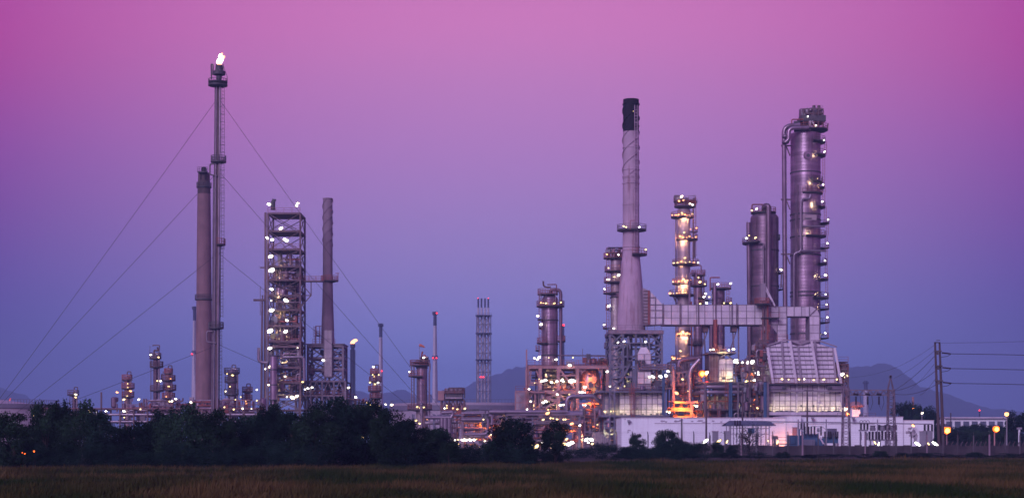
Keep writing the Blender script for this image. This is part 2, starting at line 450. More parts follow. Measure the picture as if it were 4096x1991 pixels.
def vessel(name, label, cat, px, D, wpx, ytop, ybot, mat='clad', ch=.95, dome=.55, bands=(), segs=28, group=None, z0=0., lower=None):
    """a tall process column clad in separate courses"""
    t = Thing(name, label, cat, px, D, group)
    r = L(wpx, D) / 2; t.r = r
    zt, zb = Z(ytop, D), max(z0, Z(ybot, D))
    n = max(2, round((zt - zb) / ch)); h = (zt - zb) / n
    t.tube('shell', (t.cx, D, z0), (t.cx, D, zt), r - .05, 'dark')
    key = ('course', round(r, 2), round(h, 2), mat)
    me = cached(key, lambda: MB().lathe([(r - .04, .0), (r, .04), (r, h - .04), (r - .04, h)], segs).mesh('cladding_course', mat, True))
    for k in range(n): t.part('cladding_course', me, (t.cx, D, zb + k * h), Quaternion((0, 0, 1), k * .7))
    if zb > z0 + .3: t.tube('skirt', (t.cx, D, z0), (t.cx, D, zb), r, lower or mat)
    if dome:
        pr = [(r * math.cos(a), r * dome * math.sin(a)) for a in [PI / 2 * k / 7 for k in range(8)]]
        t.own('dome', MB().lathe(pr[:-1] + [(.02, r * dome)], segs, c=(t.cx, D, zt)), mat, True, sharp=70)
    for b in bands:
        z = Z(b, D); t.part('band', cached(('band', round(r, 2)), lambda: MB().lathe([(r, -.16), (r + .14, -.14), (r + .14, .14), (r, .16)], segs).mesh('band', 'dark')), (t.cx, D, z))
    t.zt = zt
    return t

def stack(t, segs_list, mat, n=28, name='shaft', ring=None):
    for (y0, w0), (y1, w1) in zip(segs_list, segs_list[1:]):
        D = t.D
        t.own(name, MB().lathe([(L(w0, D) / 2, Z(y0, D)), (L(w1, D) / 2, Z(y1, D))], n, c=(t.cx, D, 0)), mat, True)

# survey views: enlarged windows of the survey frame
def view(x0, y0, k): return lambda x, y: (x0 + x / k, y0 + y / k)
S3, S5, S6, S7, S8 = view(1000, 750, 1.391), view(2380, 950, 1.566), view(2650, 750, 1.669), view(2950, 400, 2.087), view(2950, 900, 2.277)
R1, R2, R3, R4, R5, R6, R7 = view(0, 1300, 1.811), view(700, 1200, 1.789), view(1350, 1200, 1.789), view(2050, 1200, 1.789), view(2400, 1200, 1.927), view(2900, 1150, 1.788), view(3400, 1250, 1.927)
N1, N2, N3, N4, N5 = view(2080, 1420, 3.131), view(2620, 1380, 3.913), view(3080, 1640, 5.367), view(1700, 1560, 4.471), view(2080, 1100, 3.129)
def P(view_, x, y, D): return V(*view_(x, y), D)
def many(view_, lst): return [view_(t[0], t[1]) + tuple(t[2:]) for t in lst]

# ================================================================ the setting
def structure(name, mesh, loc=(0, 0, 0)): return tag(new(name, mesh, loc), kind='structure')
m_soil = M("field_soil", (.020, .018, .008), .95, 0, .35, .12, 0)
structure('ground', mesh_of('ground', [(-6000, -300, 0), (6000, -300, 0), (6000, 9000, 0), (-6000, 9000, 0)], [(0, 1, 2, 3)], m_soil))
m_yard = M("plant_yard", (.16, .15, .145), .9, 0, .2, .15, 0)
structure('plant_yard', mesh_of('plant_yard', [(-130, 215, .006), (150, 215, .006), (260, 640, .006), (-230, 640, .006)], [(0, 1, 2, 3)], m_yard))

def hill(name, D, prof, depth, seed):
    """a wooded ridge: prof lists (survey x, survey y) of its skyline"""
    nx, ny = 260, 30; vs = []; fs = []
    x0, x1 = prof[0][0], prof[-1][0]
    for j in range(ny):
        v = j / (ny - 1); f = math.sin(PI * v) ** .8
        for i in range(nx):
            px = x0 + (x1 - x0) * i / (nx - 1)
            for (a, ya), (b, yb) in zip(prof, prof[1:]):
                if a <= px <= b: y = ya + (yb - ya) * (.5 - .5 * math.cos(PI * (px - a) / (b - a))); break
            x = X(px, D); h = max(0, Z(y, D) - 2) * f
            h += noise.fractal(Vector((x * .005, v * 4, seed)), 1, 2, 5) * 24 * f + noise.noise(Vector((x * .05, v * 40, seed))) * 6.0 * f
            vs.append((x, D - depth / 2 + depth * v, max(h, -1) - .5))
    for j in range(ny - 1):
        for i in range(nx - 1):
            a = j * nx + i; fs.append((a, a + 1, a + nx + 1, a + nx))
    structure(name, mesh_of(name, vs, fs, m_wood, True, 0))
m_wood = M("hill_forest", (.035, .045, .028), .95, 0, .4, .02, 0)
hill('hill', 4350, [(-900, 1700), (-500, 1560), (-150, 1500), (0, 1548), (60, 1585), (110, 1608), (170, 1650), (420, 1720)], 1300, 1.)
hill('hill', 4800, [(1250, 1700), (1420, 1560), (1500, 1578), (1600, 1565), (1680, 1590), (1850, 1560), (1960, 1510), (2100, 1480), (2300, 1450), (2600, 1500), (2900, 1620), (3100, 1720)], 1500, 2.)
hill('hill', 4200, [(2950, 1720), (3150, 1520), (3330, 1462), (3480, 1452), (3540, 1490), (3600, 1540), (3680, 1572), (3760, 1600), (3860, 1625), (4000, 1652), (4300, 1690), (4800, 1730)], 1300, 3.)

# ================================================================ left unit
# far left storage tank
t = Thing('storage_tank', 'wide pale storage tank with dark rim at far left below the hill', 'tank', -60, 420)
r = L(225, 420); zt = Z(1627, 420)
t.own('shell', MB().lathe([(r, 0), (r, zt)], 64, c=(t.cx, 420 + r, 0)), 'tank', True)
t.own('rim', MB().lathe([(r, zt - .2), (r + .35, zt - .2), (r + .35, zt + .9), (r, zt + .9)], 64, c=(t.cx, 420 + r, 0)), 'tankr')
t.own('roof', MB().lathe([(r, zt + .1), (.1, zt + 2.2)], 64, c=(t.cx, 420 + r, 0)), 'tank', True)
mb = MB()
for k in range(60):
    a = PI + PI * k / 59; e = Vector((t.cx + (r + .3) * math.cos(a), 420 + r + (r + .3) * math.sin(a), zt + .9))
    mb.bar(e, e + Vector((0, 0, 1.1)), .08)
mb.lathe([(r + .26, zt + 1.96), (r + .34, zt + 1.96), (r + .34, zt + 2.04), (r + .26, zt + 2.04)], 64, c=(t.cx, 420 + r, 0))
t.own('railing', mb, 'steel')
t.lamps(many(R1, [(265, 640, 'y', .7), (240, 655, 'y', .5)]), D=414)

# the long pipe rack behind the trees
t = Thing('pipe_rack', 'long low pipe rack behind the left trees carrying pale pipes', 'pipe rack', 700, 345)
D = 345
for k, px in enumerate(range(150, 1040, 55)):
    for y in (D, D + 4): t.bar('post', (X(px, D), y, 0), (X(px, D), y, Z(1640, D)), .3, 'brown')
    for py in (1640, 1662, 1690): t.bar('crossbeam', (X(px, D), D - .3, Z(py, D)), (X(px, D), D + 4.3, Z(py, D)), .25, 'brown')
for py, r, dy, m in ((1657, .26, .3, 'pipe'), (1658, .2, 1.4, 'pipe'), (1685, .22, .2, 'pipe'), (1686, .3, 1.6, 'blue'), (1635, .14, .5, 'brown'), (1634, .2, 2.2, 'red'), (1656, .22, 3, 'pipe'), (1684, .15, 3.2, 'red')):
    t.tube('pipe', (X(140, D), D + dy, Z(py, D)), (X(1045, D), D + dy, Z(py, D)), r, m)
t.clutter(X(430, D), X(790, D), Z(1690, D), Z(1605, D), D + 5, D + 12, 60, 3, ('pipe', 'red', 'brown', 'steel'))
t.clutter(X(720, D), X(1030, D), Z(1690, D), Z(1600, D), D + 5, D + 12, 45, 4, ('pipe', 'red', 'brown', 'steel'))
t.lamps(many(R1, [(1005, 537, 'w', 1.1), (768, 623), (693, 629, 'w', .8), (898, 622), (1017, 607, 'y', .6), (848, 485, 'p', .9), (897, 538, 'y'), (900, 667, 'y', .5), (640, 612, 'y', .5), (650, 625, 'y', .4), (320, 622, 'y', .4), (1245, 550, 'w', .8), (1228, 551, 'y', .7)]), D=D - .8)
t.lamps(many(R2, [(113, 730, 'w', 1.1), (147, 790, 'w', .8), (5, 705, 'w', .8), (353, 765, 'y', .6), (420, 780, 'y', .7), (484, 775, 'w', .95), (547, 776, 'w', .6), (432, 710, 'y', .5), (470, 692, 'y', .5), (585, 640, 'w', .7), (585, 717, 'y', .6), (362, 652, 'w', .6)]), D=D - .8)
t.clutter(X(430, D), X(1030, D), Z(1690, D), Z(1590, D), D + 2, D + 20, 90, 103, ('pipe', 'red', 'brown', 'steel', 'cladd'))
t.bar('mast', (X(410, D), D - 1, 0), (X(410, D), D - 1, Z(1568, D)), .3, 'brown')

def small_column(label, px, D, w, ytop, plats, lamps, mat='cladd', rail='red', topw=None, goose=True, frame=True, zlow=1650):
    t = vessel('process_column', label, 'column', px, D, w, ytop, zlow, mat, 1.2, .5)
    for py, xl, xr in plats: t.plat(py, xl, xr, rail)
    if frame:
        for sx in (-1, 1): t.bar('ladder_rail', (t.cx + sx * (t.r + .5), D - .6, 3), (t.cx + sx * (t.r + .5), D - .6, Z(ytop - 4, D)), .14, 'brown')
    if goose: t.pipe('vent_pipe', [(t.cx, D, t.zt), (t.cx, D, t.zt + 1.6), (t.cx + .9, D, t.zt + 1.6), (t.cx + .9, D - .3, t.zt + .4)], .12, 'brown')
    t.pipe('riser', [(t.cx + t.r + .3, D - .4, 2), (t.cx + t.r + .3, D - .4, t.zt + .5), (t.cx, D - .2, t.zt + .7)], .17, 'pipe')
    t.ladder(t.cx - t.r * .3, D - t.r - .35, 4, t.zt, rail, False)
    for l in lamps: t.lamp(l[0], l[1], l[2] if len(l) > 2 else 'w', l[3] if len(l) > 3 else .8, D - t.r - .7)
    return t
small_column('short slim column with one bright lamp rising behind the leftmost trees', 297, 430, 14, 1572, [(1577, 270, 316)], [(302, 1577, 'w', 1.3), (302, 1588, 'y', .9)], rail='brown')
small_column('banded red railed column lit yellow at the left pipe rack', 509, 400, 20, 1512, [(1517, 487, 529), (1551, 486, 538), (1585, 487, 537)], [(511, 1549, 'y', .8), (522, 1563, 'p', 1.1), (496, 1597, 'y', .9), (511, 1533, 'y', .6), (508, 1583, 'y', .8), (496, 1643, 'w', 1.1)], 'cladw')
t = small_column('tall dark brown column with crane hook on top left of the flare', 623, 385, 17, 1425, [(1431, 598, 645), (1465, 599, 653), (1514, 632, 650), (1560, 600, 657), (1545, 635, 660)], [(603, 1418, 'w', .9), (634, 1428, 'y', .8), (642, 1523, 'w', 1.0), (629, 1522, 'y', .7)], 'cladd', 'brown', goose=False)
t.pipe('crane_davit', [V(634, 1428, 384), V(638, 1380, 384), V(612, 1380, 384), V(611, 1384, 384)], .13, 'brown')
t.pipe('vent_pipe', [V(616, 1425, 385), V(617, 1398, 385), V(632, 1404, 385), V(630, 1388, 385)], .2, 'brown')
t.bar('lightning_rod', V(599, 1420, 384), V(600, 1382, 384), .07, 'brown')
small_column('red column with glowing waist right of the tall dark brown column', 673, 395, 20, 1488, [(1492, 656, 692), (1519, 660, 702), (1557, 655, 705), (1590, 648, 700)], [(675, 1545, 'y', .9), (682, 1514, 'p', .6), (664, 1585, 'p', .7)], 'cladw')
small_column('stout dark column with crowded top platform right of the flare', 928, 400, 34, 1485, [(1490, 896, 959), (1525, 898, 952), (1575, 896, 955)], [(908, 1494, 'y', .6), (930, 1500, 'y', 1.0), (902, 1564, 'y', .7), (920, 1545, 'y', .6)], 'cladd', 'dark')
for k in range(7): pass
small_column('slender orange lit column between the flare and the lattice tower', 987, 405, 15, 1560, [(1565, 968, 1011), (1597, 966, 1010)], [(986, 1612, 'p', .9), (983, 1604, 'p', .6)], 'cladw')

# far stacks
def far_stack(label, px, D, wt, wb, ytop, ydark, beacons, plats=()):
    t = Thing('chimney', label, 'chimney', px, D, 'far white chimneys with navy tops')
    stack(t, [(ytop, wt), (ydark, wt * 1.04)], 'fard', 16); stack(t, [(ydark, wt * 1.04), (1560, wb)], 'far', 16)
    z = Z(1560, D); t.own('base', MB().lathe([(L(wb, D) / 2, z), (L(wb * 1.15, D) / 2, 0)], 16, c=(t.cx, D, 0)), 'far', True)
    t.r = L(wt, D) / 2
    t.plat(ytop + 10, px - wt * .85, px + wt * .85, 'fard', slab='fard')
    for py in plats: t.plat(py, px - wt * .9, px + wt * .9, 'fard', slab='fard')
    for bx, by in beacons: t.lamp(bx, by, 'r', 1.3, D - t.r - 1)
    t.ladder(t.cx + t.r * .4, D - t.r - .6, 6, Z(ytop, D), 'fard', False)
far_stack('white navy topped far chimney just left of the brown chimney', 778, 900, 12, 24, 1225, 1281, [(767, 1415)], (1410, 1520))
far_stack('shorter white navy topped far chimney behind the small lamp lit column', 1523, 900, 13, 17, 1293, 1348, [(1527, 1483)])
far_stack('taller white navy topped far chimney with three red beacons beside the round vessel', 1740, 850, 13, 21, 1246, 1302, [(1747, 1252), (1732, 1431), (1746, 1431)], (1431,))
far_stack('faint pale chimney beyond the substation gantry in front of the hill', 3463, 1300, 14, 20, 1522, 1562, [])

# brown chimney
t = Thing('chimney', 'tall brown concrete chimney with sooty crown behind the flare stack', 'chimney', 816, 440)
stack(t, [(1640, 69), (1300, 62), (1000, 57), (776, 52)], 'brick', 36)
stack(t, [(776, 51.5), (744, 51)], 'sooty', 36); stack(t, [(744, 48), (692, 46)], 'sooty', 36, 'crown')
stack(t, [(692, 24), (674, 22), (668, 14)], 'soot', 20, 'liner')
t.own('crown_top', MB().lathe([(L(46, 440) / 2, Z(692, 440)), (.5, Z(691, 440))], 36, c=(t.cx, 440, 0)), 'sooty')
t.r = L(50, 440) / 2
t.plat(748, 788, 846, 'dark'); t.plat(692, 796, 838, 'dark'); t.r = L(58, 440) / 2; t.plat(1196, 780, 852, 'dark')
t.bar('lightning_rod', V(791, 745, 438), V(790, 730, 438), .2, 'dark')
for px in (808, 826): t.box('louvre', (X(px - 2, 440), 440 - L(24.5, 440), Z(722, 440)), (X(px + 2, 440), 440 - L(22, 440), Z(704, 440)), 'soot')
t.tube('foundation', (t.cx, 440, 0), (t.cx, 440, Z(1640, 440)), L(70, 440) / 2, 'brick')

# flare stack
D = 345
t = Thing('flare_stack', 'tall guyed flare stack with burning tip left of the picture', 'flare stack', 868, D)
def fx(py): return 863 + (1640 - py) * 0.0085
lean = lambda px_off, py, dy=0.: Vector((X(fx(py) + px_off, D), D + dy, Z(py, D)))
t.pipe('riser', [lean(0, 1740), lean(0, 1000), lean(0, 300)], .30, 'brown')
for off, y0, y1, r, dy in ((-12, 1740, 345, .15, -.2), (-7, 1740, 330, .13, -.5), (8, 1740, 350, .2, -.5), (-17, 1740, 700, .12, .1), (13, 1740, 980, .12, .1)):
    t.pipe('fuel_pipe', [lean(off, y0, dy), lean(off, (y0 + y1) / 2, dy), lean(off, y1, dy)], r, 'pipe' if off in (-7, 8) else 'steel')
t.cx = lean(0, 300).x; t.r = .5
tipx = lean(0, 285).x
t.own('flare_tip', MB().lathe([(.55, Z(318, D)), (.6, Z(304, D)), (1.28, Z(300, D)), (1.32, Z(287, D)), (.8, Z(281, D)), (.72, Z(262, D)), (.6, Z(262, D)), (.55, Z(275, D))], 20, c=(tipx + .1, D, 0)), 'dark', True)
for a in (0, 2.1, 4.2): t.bar('pilot', (tipx + .1 + .85 * math.cos(a), D + .85 * math.sin(a), Z(300, D)), (tipx + .1 + .85 * math.cos(a), D + .85 * math.sin(a), Z(257, D)), .16, 'dark')
t.pipe('snuffing_pipe', [lean(-28, 318), lean(-30, 258), lean(-22, 258), lean(-23, 300)], .14, 'dark')
t.bar('stay', V(893, 263, D), V(908, 306, D), .1, 'dark'); t.bar('stay', V(909, 306, D), V(909, 342, D), .1, 'dark')
t.plat(340, 833, 910, 'dark'); t.plat(327, 836, 908, 'dark', rail=False)
t.cx = lean(0, 640).x; t.plat(646, 843, 905, 'dark'); t.cx = lean(0, 970).x; t.plat(977, 870, 902, 'red'); t.cx = lean(0, 1300).x; t.plat(1310, 834, 895, 'dark')
for y0, y1, off in ((655, 345, 22), (1000, 650, 24), (1270, 980, 22), (1600, 1310, 20)):
    t.ladder(lean(off, y0).x, D - .3, Z(y0, D), Z(y1, D), 'dark')
t.pipe('loop_pipe', [lean(0, 705, -.5), lean(-30, 700, -.5), lean(-30, 658, -.5), lean(-4, 656, -.5)], .17, 'steel')
t.pipe('loop_pipe', [lean(0, 1372, -.5), lean(-36, 1367, -.5), lean(-36, 1325, -.5), lean(-12, 1325, -.5)], .17, 'steel')
rnd = random.Random(5)
for k in range(6):
    bm = bmesh.new(); bmesh.ops.create_icosphere(bm, subdivisions=3, radius=1)
    sx, sz, ox, oz = ((.66, 1.0, .10, .85), (.48, .7, .42, 1.45), (.34, .55, .15, 1.95), (.55, .35, .0, .25), (.24, .4, .95, 1.75), (.2, .35, .55, 2.35))[k]
    for v in bm.verts:
        n_ = noise.fractal(v.co * 2.1 + Vector((k * 9, 0, 0)), .8, 2, 5)
        v.co *= 1 + .6 * n_; v.co.x *= sx * .8; v.co.y *= sx * .7; v.co.z *= sz * .72
        v.co += Vector((tipx + .15 + ox + .12 * v.co.z, D, Z(262, D) + oz)) - t.base
    me = bpy.data.meshes.new('flame'); bm.to_mesh(me); bm.free(); me.materials.append(MAT['flame' if k < 3 else 'flame3'])
    fo = bpy.data.objects.new('flame', me); COL.objects.link(fo); fo.parent = t.o
def guy(p0, p1, D1, r=.04):
    a = lean(-3 if p1[0] < p0[0] else 3, p0[1]); b = V(p1[0], p1[1], D1)
    dirv = (b - a); k = a.z / (a.z - b.z); b = a + dirv * k          # run on down to the ground
    pts = []
    for i in range(17):
        u = i / 16; p = a.lerp(b, u); p.z -= 4 * .0035 * dirv.length * u * (1 - u); pts.append(p)
    t.own('guy_wire', MB().sweep(pts, r, 5), 'wire')
for p0, p1, D1 in (((854, 393), (5, 1582), 330), ((854, 690), (16, 1600), 332), ((854, 1018), (127, 1600), 334), ((854, 1383), (420, 1552), 336),
                   ((880, 397), (1750, 1616), 372), ((880, 684), (1630, 1540), 370), ((880, 1010), (1500, 1512), 368), ((880, 1375), (1040, 1450), 350)):
    guy(p0, p1, D1)

# lattice process tower
D = 400
t = Thing('lattice_tower', 'open steel lattice tower full of white floodlights beside the slim grey chimney', 'process tower', 1130, D)
x0, x1 = X(1072, D), X(1201, D); y0, y1 = D, D + 9
lv = [Z(p, D) for p in (1762, 1640, 1584, 1530, 1470, 1386, 1365, 1303, 1240, 1181, 1120, 1066, 998, 925, 854)]
lv[0] = 0
t.frame(x0, x1, y0, y1, lv, 1, 'brown', .38, 'X', wb=.40)
lq = lv[:12]; t.frame(x0 + 1.6, x1 - 1.6, y0 + 3, y0 + 6, sorted(lq + [(a + b) / 2 for a, b in zip(lq[3:], lq[4:])]), 1, 'brown', .24, 'Z', wb=.2)
for j, py in enumerate((854, 925, 998, 1066, 1120, 1240, 1365, 1470, 1530)):
    z = Z(py, D); t.box('deck', (x0 + .4, y0 + .4, z + .02), (x1 - .4, y1 - .4, z + .16), 'brown')
    t.rail((x0, y0 - .35, z + .25), (x1, y0 - .35, z + .25), 'brown' if j % 2 else 'red')
t.bar('leg', V(1062, 1762, D + 5), V(1062, 850, D + 5), .5, 'brown')
t.bar('post', V(1043, 1640, D - 1), V(1048, 1195, D - 1), .28, 'brown'); t.bar('post', V(1041, 1260, D - 1), V(1041, 1145, D - 1), .12, 'brown')
t.bar('bracket', V(1014, 1200, D - 1), V(1056, 1200, D - 1), .5, 'brown'); t.bar('bracket', V(1040, 1070, D), V(1062, 1070, D), .3, 'brown')
for px in (1047, 1056): t.bar('post', V(px, 1740, D), V(px + 3, 1180, D), .3, 'brown')
for px, w, ya, yb, m in ((1112, 17, 1005, 1370, 'cladw'), (1128, 11, 1060, 1400, 'clad'), (1165, 15, 1120, 1560, 'dark'), (1180, 10, 1190, 1560, 'dark'), (1150, 9, 1240, 1500, 'cladd')):
    t.own('vessel', MB().lathe([(L(w, D) / 2, Z(yb, D)), (L(w, D) / 2, Z(ya, D)), (L(w, D) * .35, Z(ya - 5, D)), (.02, Z(ya - 7, D))], 18, c=(X(px, D), D + 4.2, 0)), m, True)
t.own('vent_stack', MB().lathe([(L(29, D) / 2, Z(1700, D)), (L(29, D) / 2, Z(1425, D))], 24, c=(X(1100, D), D - 2.2, 0), capt=True), 'clad', True)
for py in (1425, 1480, 1540, 1600): t.own('band', MB().lathe([(L(30, D) / 2, -.15), (L(31, D) / 2, 0), (L(30, D) / 2, .15)], 24, c=(X(1100, D), D - 2.2, Z(py, D))), 'dark')
t.pipe('process_pipe', [P(S3, 185, 943, D - 1.5), P(S3, 300, 941, D - 1.5), P(S3, 302, 1075, D - 1.5)], .36, 'pipe')
t.pipe('process_pipe', [P(S3, 48, 890, D - 1.5), P(S3, 48, 968, D - 1.5), P(S3, 100, 975, D - 1.5)], .34, 'pipe')
t.pipe('process_pipe', [P(S3, 170, 975, D + 2), P(S3, 265, 972, D + 2), P(S3, 268, 1120, D + 2)], .3, 'pipe')
t.own('vent_elbow', MB().sweep([P(S3, 128, 125, D + 2), P(S3, 128, 85, D + 2), P(S3, 133, 72, D + 2), P(S3, 140, 76, D + 2)], .55, 10), 'dark', True)
t.clutter(x0 + .3, x1 - .3, Z(1600, D), Z(1260, D), D + 1, D + 8, 150, 11, ('pipe', 'brown', 'red', 'clad', 'dark'))
t.clutter(x0 + .3, x1 - .3, Z(1250, D), Z(1010, D), D + 1, D + 8, 75, 12, ('pipe', 'brown', 'red', 'clad', 'dark'))
t.lamps(many(S3, [(105, 93, 'w', 1.95), (265, 88, 'w', 1.43), (259, 101, 'w', 1.17), (172, 227, 'w', 1.95), (95, 280, 'w', 1.56), (123, 290, 'w', 1.43), (193, 288, 'w', 1.43), (205, 296, 'w', 1.43), (115, 383, 'w', 1.95), (120, 460, 'w', 2.34), (120, 565, 'w', 1.95), (200, 627, 'w', 2.08), (120, 682, 'w', 1.95), (205, 738, 'w', 1.56), (112, 797, 'w', 2.34), (198, 800, 'w', 2.08), (110, 893, 'w', 1.95), (112, 995, 'w', 1.69), (195, 1050, 'w', 1.17), (118, 628, 'w', 0.91), (236, 1167, 'w', 1.95), (260, 1160, 'w', 1.82), (85, 1008, 'w', 0.78), (103, 1097, 'w', 0.91), (265, 890, 'w', 0.65), (205, 1163, 'w', 0.91), (293, 1080, 'y', 1.04)]), D=D - .9)
t.lamps(many(S3, [(150, 500, 'y', 1.50), (150, 700, 'y', 1.65), (150, 820, 'y', 1.80), (185, 960, 'y', 1.80), (185, 1055, 'y', 1.95), (150, 1110, 'y', 1.65), (175, 420, 'y', 1.35), (185, 1190, 'y', 1.50), (150, 600, 'y', 1.35)]), D=D + 1.2, back=True)
# link bridge to the slim chimney
b = Thing('link_bridge', 'railed walkway bridging from the lattice tower to the slim grey chimney', 'bridge', 1245, D + 2, z=Z(1122, D))
b.box('deck', (X(1203, D), D + 1, Z(1124, D)), (X(1288, D), D + 3, Z(1120, D)), 'brown')
for dy in (1.0, 3.0): b.rail((X(1203, D), D + dy, Z(1120, D)), (X(1288, D), D + dy, Z(1120, D)), 'red')
for a, c in (((280, 525), (340, 598)), ((340, 518), (340, 600)), ((280, 600), (340, 600)), ((340, 600), (278, 668))): b.bar('strut', P(S3, *a, D + 2), P(S3, *c, D + 2), .22, 'brown')

# slim grey chimney
D = 412
t = Thing('chimney', 'slim grey ribbed chimney standing on a steel frame right of the lattice tower', 'chimney', 1311, D)
stack(t, [(1383, 55), (1300, 50), (1200, 43), (1110, 39.5), (795, 38)], 'concd', 28)
t.r = L(38, D) / 2
for py in (795, 880, 925, 968, 1015, 1062, 1110, 1160, 1190): t.own('band', MB().lathe([(L(38.5, D) / 2, -.12), (L(41, D) / 2, 0), (L(38.5, D) / 2, .12)], 28, c=(t.cx, D, Z(py, D))), 'concd')
def strakes(t, y0, y1, w, n, turns, fin, mat, dw=0., ph=0.):
    D = t.D
    for k in range(n):
        mb = MB(); st = 60
        for i in range(st + 1):
            u = i / st; a = ph + 2 * PI * (k / n + turns * u); z = Z(y0, D) + (Z(y1, D) - Z(y0, D)) * u; r = L(w + dw * u, D) / 2 - .03
            c_, s_ = math.cos(a), math.sin(a)
            for rr, dz in ((r, -.07), (r + fin, -.05), (r + fin, .05), (r, .07)): mb.v.append((t.cx + rr * c_, D + rr * s_, z + dz))
        for i in range(st):
            for j in range(4): mb.f.append((i * 4 + j, i * 4 + (j + 1) % 4, (i + 1) * 4 + (j + 1) % 4, (i + 1) * 4 + j))
        t.own('strake', mb, mat)
strakes(t, 985, 797, 38, 3, 1.4, .2, 'concd')
t.r = L(40, D) / 2; t.plat(1122, 1283, 1354, 'red'); t.bar('mast', V(1352, 1110, D - 1), V(1352, 1090, D - 1), .12, 'red'); t.bar('mast', V(1342, 1093, D - 1), V(1357, 1093, D - 1), .12, 'red')
zb = Z(1387, D); xl, xr = X(1240, D), X(1379, D)
t.frame(xl, xr, D - 4.5, D + 4.5, [0, Z(1660, D), Z(1584, D), Z(1530, D), Z(1480, D), Z(1435, D), zb], 2, 'steel', .5, 'X', wb=.55)
t.box('deck', (xl - .4, D - 5, zb + .3), (xr + .4, D + 5, zb + .55), 'steel')
t.rail((X(1259, D), D - 5, zb + .55), (X(1349, D), D - 5, zb + .55), 'red')
t.wall(X(1306, D), X(1337, D), Z(1510, D), Z(1325, D), D - 5.3, 1, 5, 'panel', 'steel'); t.box('breeching', (X(1306, D), D - 5.3, Z(1510, D)), (X(1337, D), D - 1, Z(1325, D)), 'panel')
t.frame(X(1210, D), X(1392, D), D - 6.5, D + 6, [0, Z(1640, D), Z(1585, D), Z(1528, D)], 4, 'steel', .42, 'V', sides=False, deck=[Z(1585, D), Z(1528, D)])
t.rail((X(1210, D), D - 6.6, Z(1526, D)), (X(1392, D), D - 6.6, Z(1526, D)), 'brown'); t.rail((X(1210, D), D - 6.6, Z(1583, D)), (X(1392, D), D - 6.6, Z(1583, D)), 'red')
t.ladder(X(1270, D), D - 4.8, zb, Z(1310, D), 'red'); t.plat(1340, 1262, 1285, 'red')
for a, c in (((1262, 1383), (1262, 1304)), ((1262, 1304), (1285, 1304)), ((1279, 1383), (1279, 1304))): t.bar('post', V(*a, D - 3), V(*c, D - 3), .18, 'red')
t.clutter(X(1206, D), X(1392, D), Z(1640, D), Z(1540, D), D - 5, D + 5, 40, 14); t.clutter(xl, xr, Z(1520, D), Z(1400, D), D - 3, D + 4, 30, 15)
t.lamps(many(S3, [(408, 960, 'w', 1.3), (345, 1111, 'w', 1.2), (322, 1116, 'w', 1.0), (306, 1121, 'w', .8), (548, 1112, 'w', 1.1), (588, 1165, 'w', 1.2)]), D=D - 7.4)
t.box('yard_deck', (X(1335, D), D - 4, Z(1600, D)), (X(1440, D), D + 3, Z(1596, D)), 'brown'); t.rail((X(1335, D), D - 4, Z(1596, D)), (X(1432, D), D - 4, Z(1596, D)), 'red')
t.clutter(X(1380, D), X(1470, D), Z(1650, D), Z(1600, D), D - 4, D + 3, 24, 16, ('red', 'brown', 'pipe'))
for px in (1400, 1440): t.bar('leg', (X(px, D), D - 3, 0), (X(px, D), D - 3, Z(1600, D)), .3, 'brown')

# small far flare
D = 800
t = Thing('flare_stack', 'small hazy far flare with orange flame right of the slim grey chimney', 'flare stack', 1411, D)
t.tube('riser', (t.cx, D, 0), V(1411, 1385, D), .8, 'fard')
t.frame(t.cx - 1, t.cx + 1, D - 1, D + 1, [0] + [Z(p, D) for p in range(1640, 1380, -22)], 1, 'fard', .3, 'Z')
t.own('tip', MB().lathe([(.9, Z(1392, D)), (1.3, Z(1385, D)), (1.1, Z(1374, D))], 12, c=(t.cx, D, 0), capt=True), 'fard', True)
for k, (ox, oz, sx, sz) in enumerate(((.1, .7, 1.2, .9), (.9, 1.4, 1.2, .7))):
    bm = bmesh.new(); bmesh.ops.create_icosphere(bm, subdivisions=3, radius=1)
    for v in bm.verts:
        v.co *= 1 + .4 * noise.fractal(v.co * 1.6 + Vector((k * 5 + 3, 0, 0)), 1, 2, 4)
        v.co = Vector((v.co.x * sx + ox + .5 * v.co.z, v.co.y, v.co.z * sz + oz)) + Vector((0, 0, Z(1373, D)))
    me = bpy.data.meshes.new('flame'); bm.to_mesh(me); bm.free(); me.materials.append(MAT['flame2'])
    fo = bpy.data.objects.new('flame', me); COL.objects.link(fo); fo.parent = t.o

# ================================================================ middle
small_column('slim three platform column with lamps right of the far flare', 1500, 405, 20, 1485, [(1493, 1480, 1517), (1524, 1476, 1527), (1562, 1472, 1526), (1590, 1478, 1528)],
             many(R3, [(257, 477, 'w', 1.2), (252, 533, 'y', .6), (295, 533, 'y', .6), (232, 588, 'y', .8), (290, 590, 'w', 1.0), (212, 733, 'y', .8), (345, 745, 'w', 1.1), (388, 748, 'w', 1.4), (299, 757, 'y', .6), (237, 748, 'y', .5), (130, 693, 'w', 1.1), (268, 600, 'y', .8), (262, 545, 'y', .6)]), 'cladw')
D = 395
t = vessel('process_column', 'round silver vessel with railed top and windsock left of the cooler frame', 'column', 1688, D, 43, 1462, 1640, 'clad', .75, .3, bands=(1470, 1640), lower='cladw')
t.own('skirt_cone', MB().lathe([(L(52, D) / 2, 0), (L(46, D) / 2, Z(1640, D))], 24, c=(t.cx, D, 0)), 'cladw', True)
t.plat(1459, 1639, 1721, 'red'); t.plat(1503, 1634, 1690, 'red'); t.plat(1636, 1630, 1728, 'red'); t.plat(1447, 1645, 1718, 'brown', rail=False)
t.clutter(X(1655, D), X(1712, D), Z(1456, D), Z(1428, D), D - 1.5, D + 2, 22, 21, ('red', 'brown', 'dark', 'clad'))
